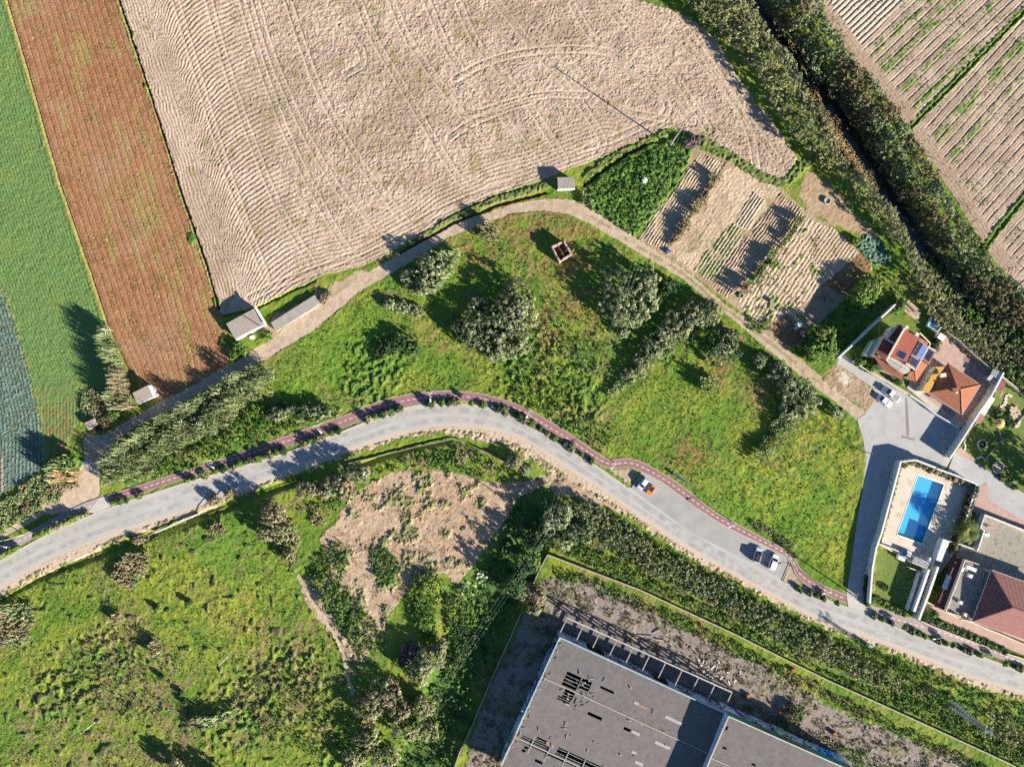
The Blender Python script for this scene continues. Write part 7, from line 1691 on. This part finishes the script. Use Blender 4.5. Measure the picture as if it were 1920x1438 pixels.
# hedge thicket between road and warehouse wall
HB = [(1060,945),(1100,935),(1150,968),(1200,1000),(1260,1040),(1310,1070),(1370,1100),(1430,1135),(1480,1160),(1540,1190),(1590,1215),(1640,1240),(1690,1270),(1700,1300),(1640,1290),(1570,1260),(1500,1235),(1450,1200),(1400,1170),(1330,1130),(1260,1100),(1190,1060),(1130,1030),(1080,1010)]
thicket('thicket', 'long grey green thicket on the bank between the road and the boundary wall', 'thicket', HB, 2.9, 'grey', .8, .32, .5, 10, .6, 581, pal2='olive')
thicket('scrub', 'bright green scrub between the thicket and the stained boundary wall', 'scrub', [(1030,1030),(1080,1012),(1130,1035),(1200,1068),(1290,1118),(1380,1160),(1450,1205),(1560,1262),(1640,1296),(1700,1300),(1800,1350),(1930,1420),(1990,1450),(1960,1455),(1880,1420),(1760,1362),(1640,1308),(1480,1232),(1290,1140),(1110,1062)], 1.0, 'bright', .7, .28, .45, 9, .5, 591, pal2='green')
thicket('scrub', 'dense green scrub around the foot of the lattice tower', 'scrub', [(1690,1270),(1760,1290),(1830,1320),(1920,1350),(1990,1380),(1990,1450),(1900,1410),(1800,1355),(1700,1305)], 1.3, 'green', .6, .3, .5, 9, .5, 601, pal2='olive')
thicket('weeds', 'rusty and green weeds along the inside of the boundary wall', 'weeds', [(1040,1060),(1110,1085),(1200,1120),(1300,1165),(1400,1215),(1500,1265),(1600,1315),(1700,1362),(1800,1410),(1870,1445),(1830,1450),(1700,1385),(1560,1320),(1450,1262),(1330,1210),(1200,1145),(1110,1105),(1040,1080)], .7, 'green', .6, .26, .42, 8, .5, 611, pal2='brown')
thicket('weeds', 'sparse weeds along the shaded north foot of the tall hall', 'weeds', [(1390,1318),(1480,1350),(1560,1390),(1640,1420),(1700,1440),(1620,1450),(1540,1405),(1460,1370)], .7, 'olive', .5, .26, .42, 8, .5, 621, pal2='green')
plant('dark_bush', 'dark round bush on the gravel beside the shade of the hall', 'bush', [(1491,1338,17,14,2.2)], 2.0, 'brown', .28, .45, pal2='green')
thicket('weeds', 'low green weeds along the south shoulder below the thicket', 'weeds', [(1060,925),(1110,940),(1200,992),(1300,1052),(1400,1105),(1500,1165),(1600,1205),(1700,1240),(1800,1280),(1930,1325),(1990,1345),(1990,1375),(1920,1345),(1800,1300),(1700,1262),(1600,1225),(1500,1180),(1400,1128),(1300,1078),(1200,1020),(1110,965)], .5, 'bright', .6, .24, .4, 8, .5, 631)
# --- planting strip: standards, low bushes, clipped hedges
def standard(px, py, h, label):
    x, y, _ = W(px, py, h*.8); t = empty('lollipop_tree', (x, y, .02), label, 'tree', 'small clipped trees in the planting strip')
    MB().tube([(0,0,-.1),(0,0,h*.7)], .045, 6).build('trunk', M['wood'], t)
    P_, lt, dr = crownpts([(0,0,h*.78,.62,.62,h*.24)], .28, 1.3, 8); V, F, c = leafquads(P_, .2, 'green', lite=lt, out=dr); fast('crown', V, F, LM, c, t)
standard(884,755.5,2.5,'small ball shaped tree in the strip at the very top of the bend')
standard(1570,1130,2.6,'small ball shaped tree in the strip just left of the lane mouth')
standard(1697.5,1176,2.7,'small ball shaped tree opposite the two white ramp walls')
standard(1788.5,1209.5,2.6,'small ball shaped tree beside the road in front of the maroon roof')
standard(1886,1244,2.6,'small ball shaped tree at the right edge beside the road')
bp_ = MB; proto = []
for v_ in range(3):
    P_, lt, dr = crownpts([(0,0,.55,.75+.12*v_,.68,.55)], .3, 1.3, 9); V, F, c = leafquads(P_, .22, ('green','dark','olive')[v_], lite=lt, out=dr); proto.append(fast('low_bush', V, F, LM, c))
def strippos(f0, f1, n):      # positions along the middle of the strip
    mid_ = [(a, (b1_+b2_)/2) for a, b1_, b2_ in ((x_, np.interp(x_, [p[0] for p in PATH_S], [p[1] for p in PATH_S]), np.interp(x_, [p[0] for p in ROAD_N], [p[1] for p in ROAD_N])) for x_ in np.linspace(f0, f1, n))]
    return mid_
bushx = [226,236,262,352,362,382,404,418,440,450,462,475,486,497,508,519,530,572,582,590,604,622,634,690,704,716,722,732,746,752,800,806,812,828,842,854,905,934,948,968,974,986,998,1012,1026,1040,1058,1072,1090,1108]
used_ = [False]*3
for i, bx_ in enumerate(bushx):
    (px, py), = strippos(bx_, bx_, 1); v_ = i % 3; o = proto[v_] if not used_[v_] else proto[v_].copy()
    if used_[v_]: COL.objects.link(o)
    used_[v_] = True
    x, y, _ = W(px, py, .6); sc_ = 0.75+0.55*hsh(np.array([i]), np.array([3]), 8)[0]; tall = 1.9 if bx_ in (352,450,462,486,497,508,519,582,690,746,806,974) else 1.15
    o.location = (x, y, 0); o.rotation_euler = (0,0,i*1.7); o.scale = (sc_, sc_, tall*.9)
    sec = 'left of the bend' if bx_ < 640 else ('around the bend' if bx_ < 1000 else 'right of the bend')
    tag(o, 'low round bush in the planting strip %s of the road' % sec, 'bush', 'low bushes %s' % sec)
for i, (px, py) in enumerate([(1497,1101),(1500,1106),(1520,1112),(1532,1117),(1544,1122),(1640,1155),(1655,1161),(1672,1168),(1712,1184),(1722,1188),(1733,1192),(1762,1202),(1773,1206),(1806,1217),(1820,1222),(1838,1228),(1905,1250),(1915,1254)]):
    o = proto[i % 3].copy(); COL.objects.link(o); x, y, _ = W(px, py, .6); o.location = (x, y, 0); o.rotation_euler = (0,0,i*2.1); o.scale = (.95,.75,.95)
    tag(o, 'low round bush in the planting strip along the road near the houses', 'bush', 'low bushes by the houses')
def cliphedge(pts, h, label):
    plant('clipped_hedge', label, 'hedge', [(x_, y_, 5.5, 4.5, h) for x_, y_ in pts], h, 'olive', .22, .34, trunk=False, pal2='bright')
def lin(a, b, n): return [(a[0]+(b[0]-a[0])*k/(n-1), a[1]+(b[1]-a[1])*k/(n-1)) for k in range(n)]
cliphedge(lin((66,1005),(138,972),12), 2.4, 'long clipped hedge left of the pale crossing, bright on its sunny side')
cliphedge(lin((-20,1053),(28,1028),8), 2.2, 'clipped hedge running off the left edge beside the path')
cliphedge(lin((144,970),(160,962),3), 1.0, 'very short low hedge right before the pale crossing')
cliphedge(lin((212,943),(228,937),3), 1.0, 'very short low hedge right after the pale crossing')
# scattered weeds over the meadows, one uncountable layer each
def tufts(label, poly, dens, pal, size=.22, hgt=.35, seed=1, thr=.5, kk=0, sc=3.0, kind='grass'):
    pw = [W(a, b)[:2] for a, b in poly]; xs_ = [p[0] for p in pw]; ys_ = [p[1] for p in pw]
    n = int((max(xs_)-min(xs_))*(max(ys_)-min(ys_))*dens); x = NR.uniform(min(xs_),max(xs_),n); y = NR.uniform(min(ys_),max(ys_),n)
    i = np.clip(((x-x0)/CELL).astype(int),0,nx-1); j = np.clip(((y-y0)/CELL).astype(int),0,ny-1)
    m = inpoly(x, y, pw) & (K[j,i] == kk) & (~fl[j,i]) & (fbm(x,y,sc,seed,2)+NR.uniform(-.08 if kk else -.2,.08 if kk else .2,n) > thr); x, y = x[m], y[m]
    c = np.stack([x, y, gz(x, y)+NR.uniform(.05,hgt,len(x))],1); V, F, cc = leafquads(c, size, pal, elong=2.2, up=.2)
    o = fast('grass_tufts', V, F, LM, cc); tag(o, label, 'grass', kind='stuff')
MEAD = [(500,700),(560,640),(680,560),(780,500),(900,430),(1030,400),(1110,425),(1270,530),(1420,640),(1560,770),(1600,810),(1610,900),(1590,1100),(1500,1050),(1300,920),(1150,850),(1000,770),(850,730),(700,750),(600,785),(500,790)]
LOWM = [(-60,1150),(60,1090),(200,1045),(350,980),(470,950),(560,1050),(620,1180),(680,1250),(700,1490),(-60,1490)]
tufts('tufts of green grass across the central meadow', MEAD, 3, 'bright', .2, .22, seed=5, thr=.45)
tufts('darker weeds scattered through the central meadow', MEAD, 1.5, 'green', .24, .35, seed=6, thr=.54)
tufts('tufts of grass across the lower left meadow', LOWM, 3, 'bright', .2, .22, seed=7, thr=.45)
tufts('dry and dark weeds scattered through the lower left meadow', LOWM, 1.3, 'brown', .22, .3, seed=8, thr=.56)

tufts('small dry weeds dotted over the warehouse gravel', GRAVEL, 16, 'brown', .22, .34, seed=9, thr=.66, kk=8, sc=1.6)
tufts('small green weeds dotted over the warehouse gravel', GRAVEL, 8, 'olive', .2, .2, seed=13, thr=.66, kk=8, sc=2.4)
tufts('dry weeds dotted over the bare earth lot', LOT, 6, 'brown', .18, .25, seed=10, thr=.66, kk=7, sc=1.8)
tufts('green weeds dotted over the weedy allotment plot', [(1512,408),(1604,471),(1630,519),(1529,607),(1436,611),(1382,560)], 10, 'bright', .2, .25, seed=14, thr=.68, kk=6, sc=1.6)
tufts('green weeds dotted over the ploughed field', TAN, 2.5, 'olive', .17, .15, seed=15, thr=.70, kk=4, sc=4.0)
tufts('yellow green seedlings in the brown sown field', [(30,0),(220,0),(430,660),(300,740),(160,480)], 5, 'bright', .15, .12, seed=16, thr=.64, kk=3, sc=3.0)
tufts('green weeds in the striped fields', RF, 3.5, 'bright', .18, .2, seed=17, thr=.64, kk=5, sc=2.5)
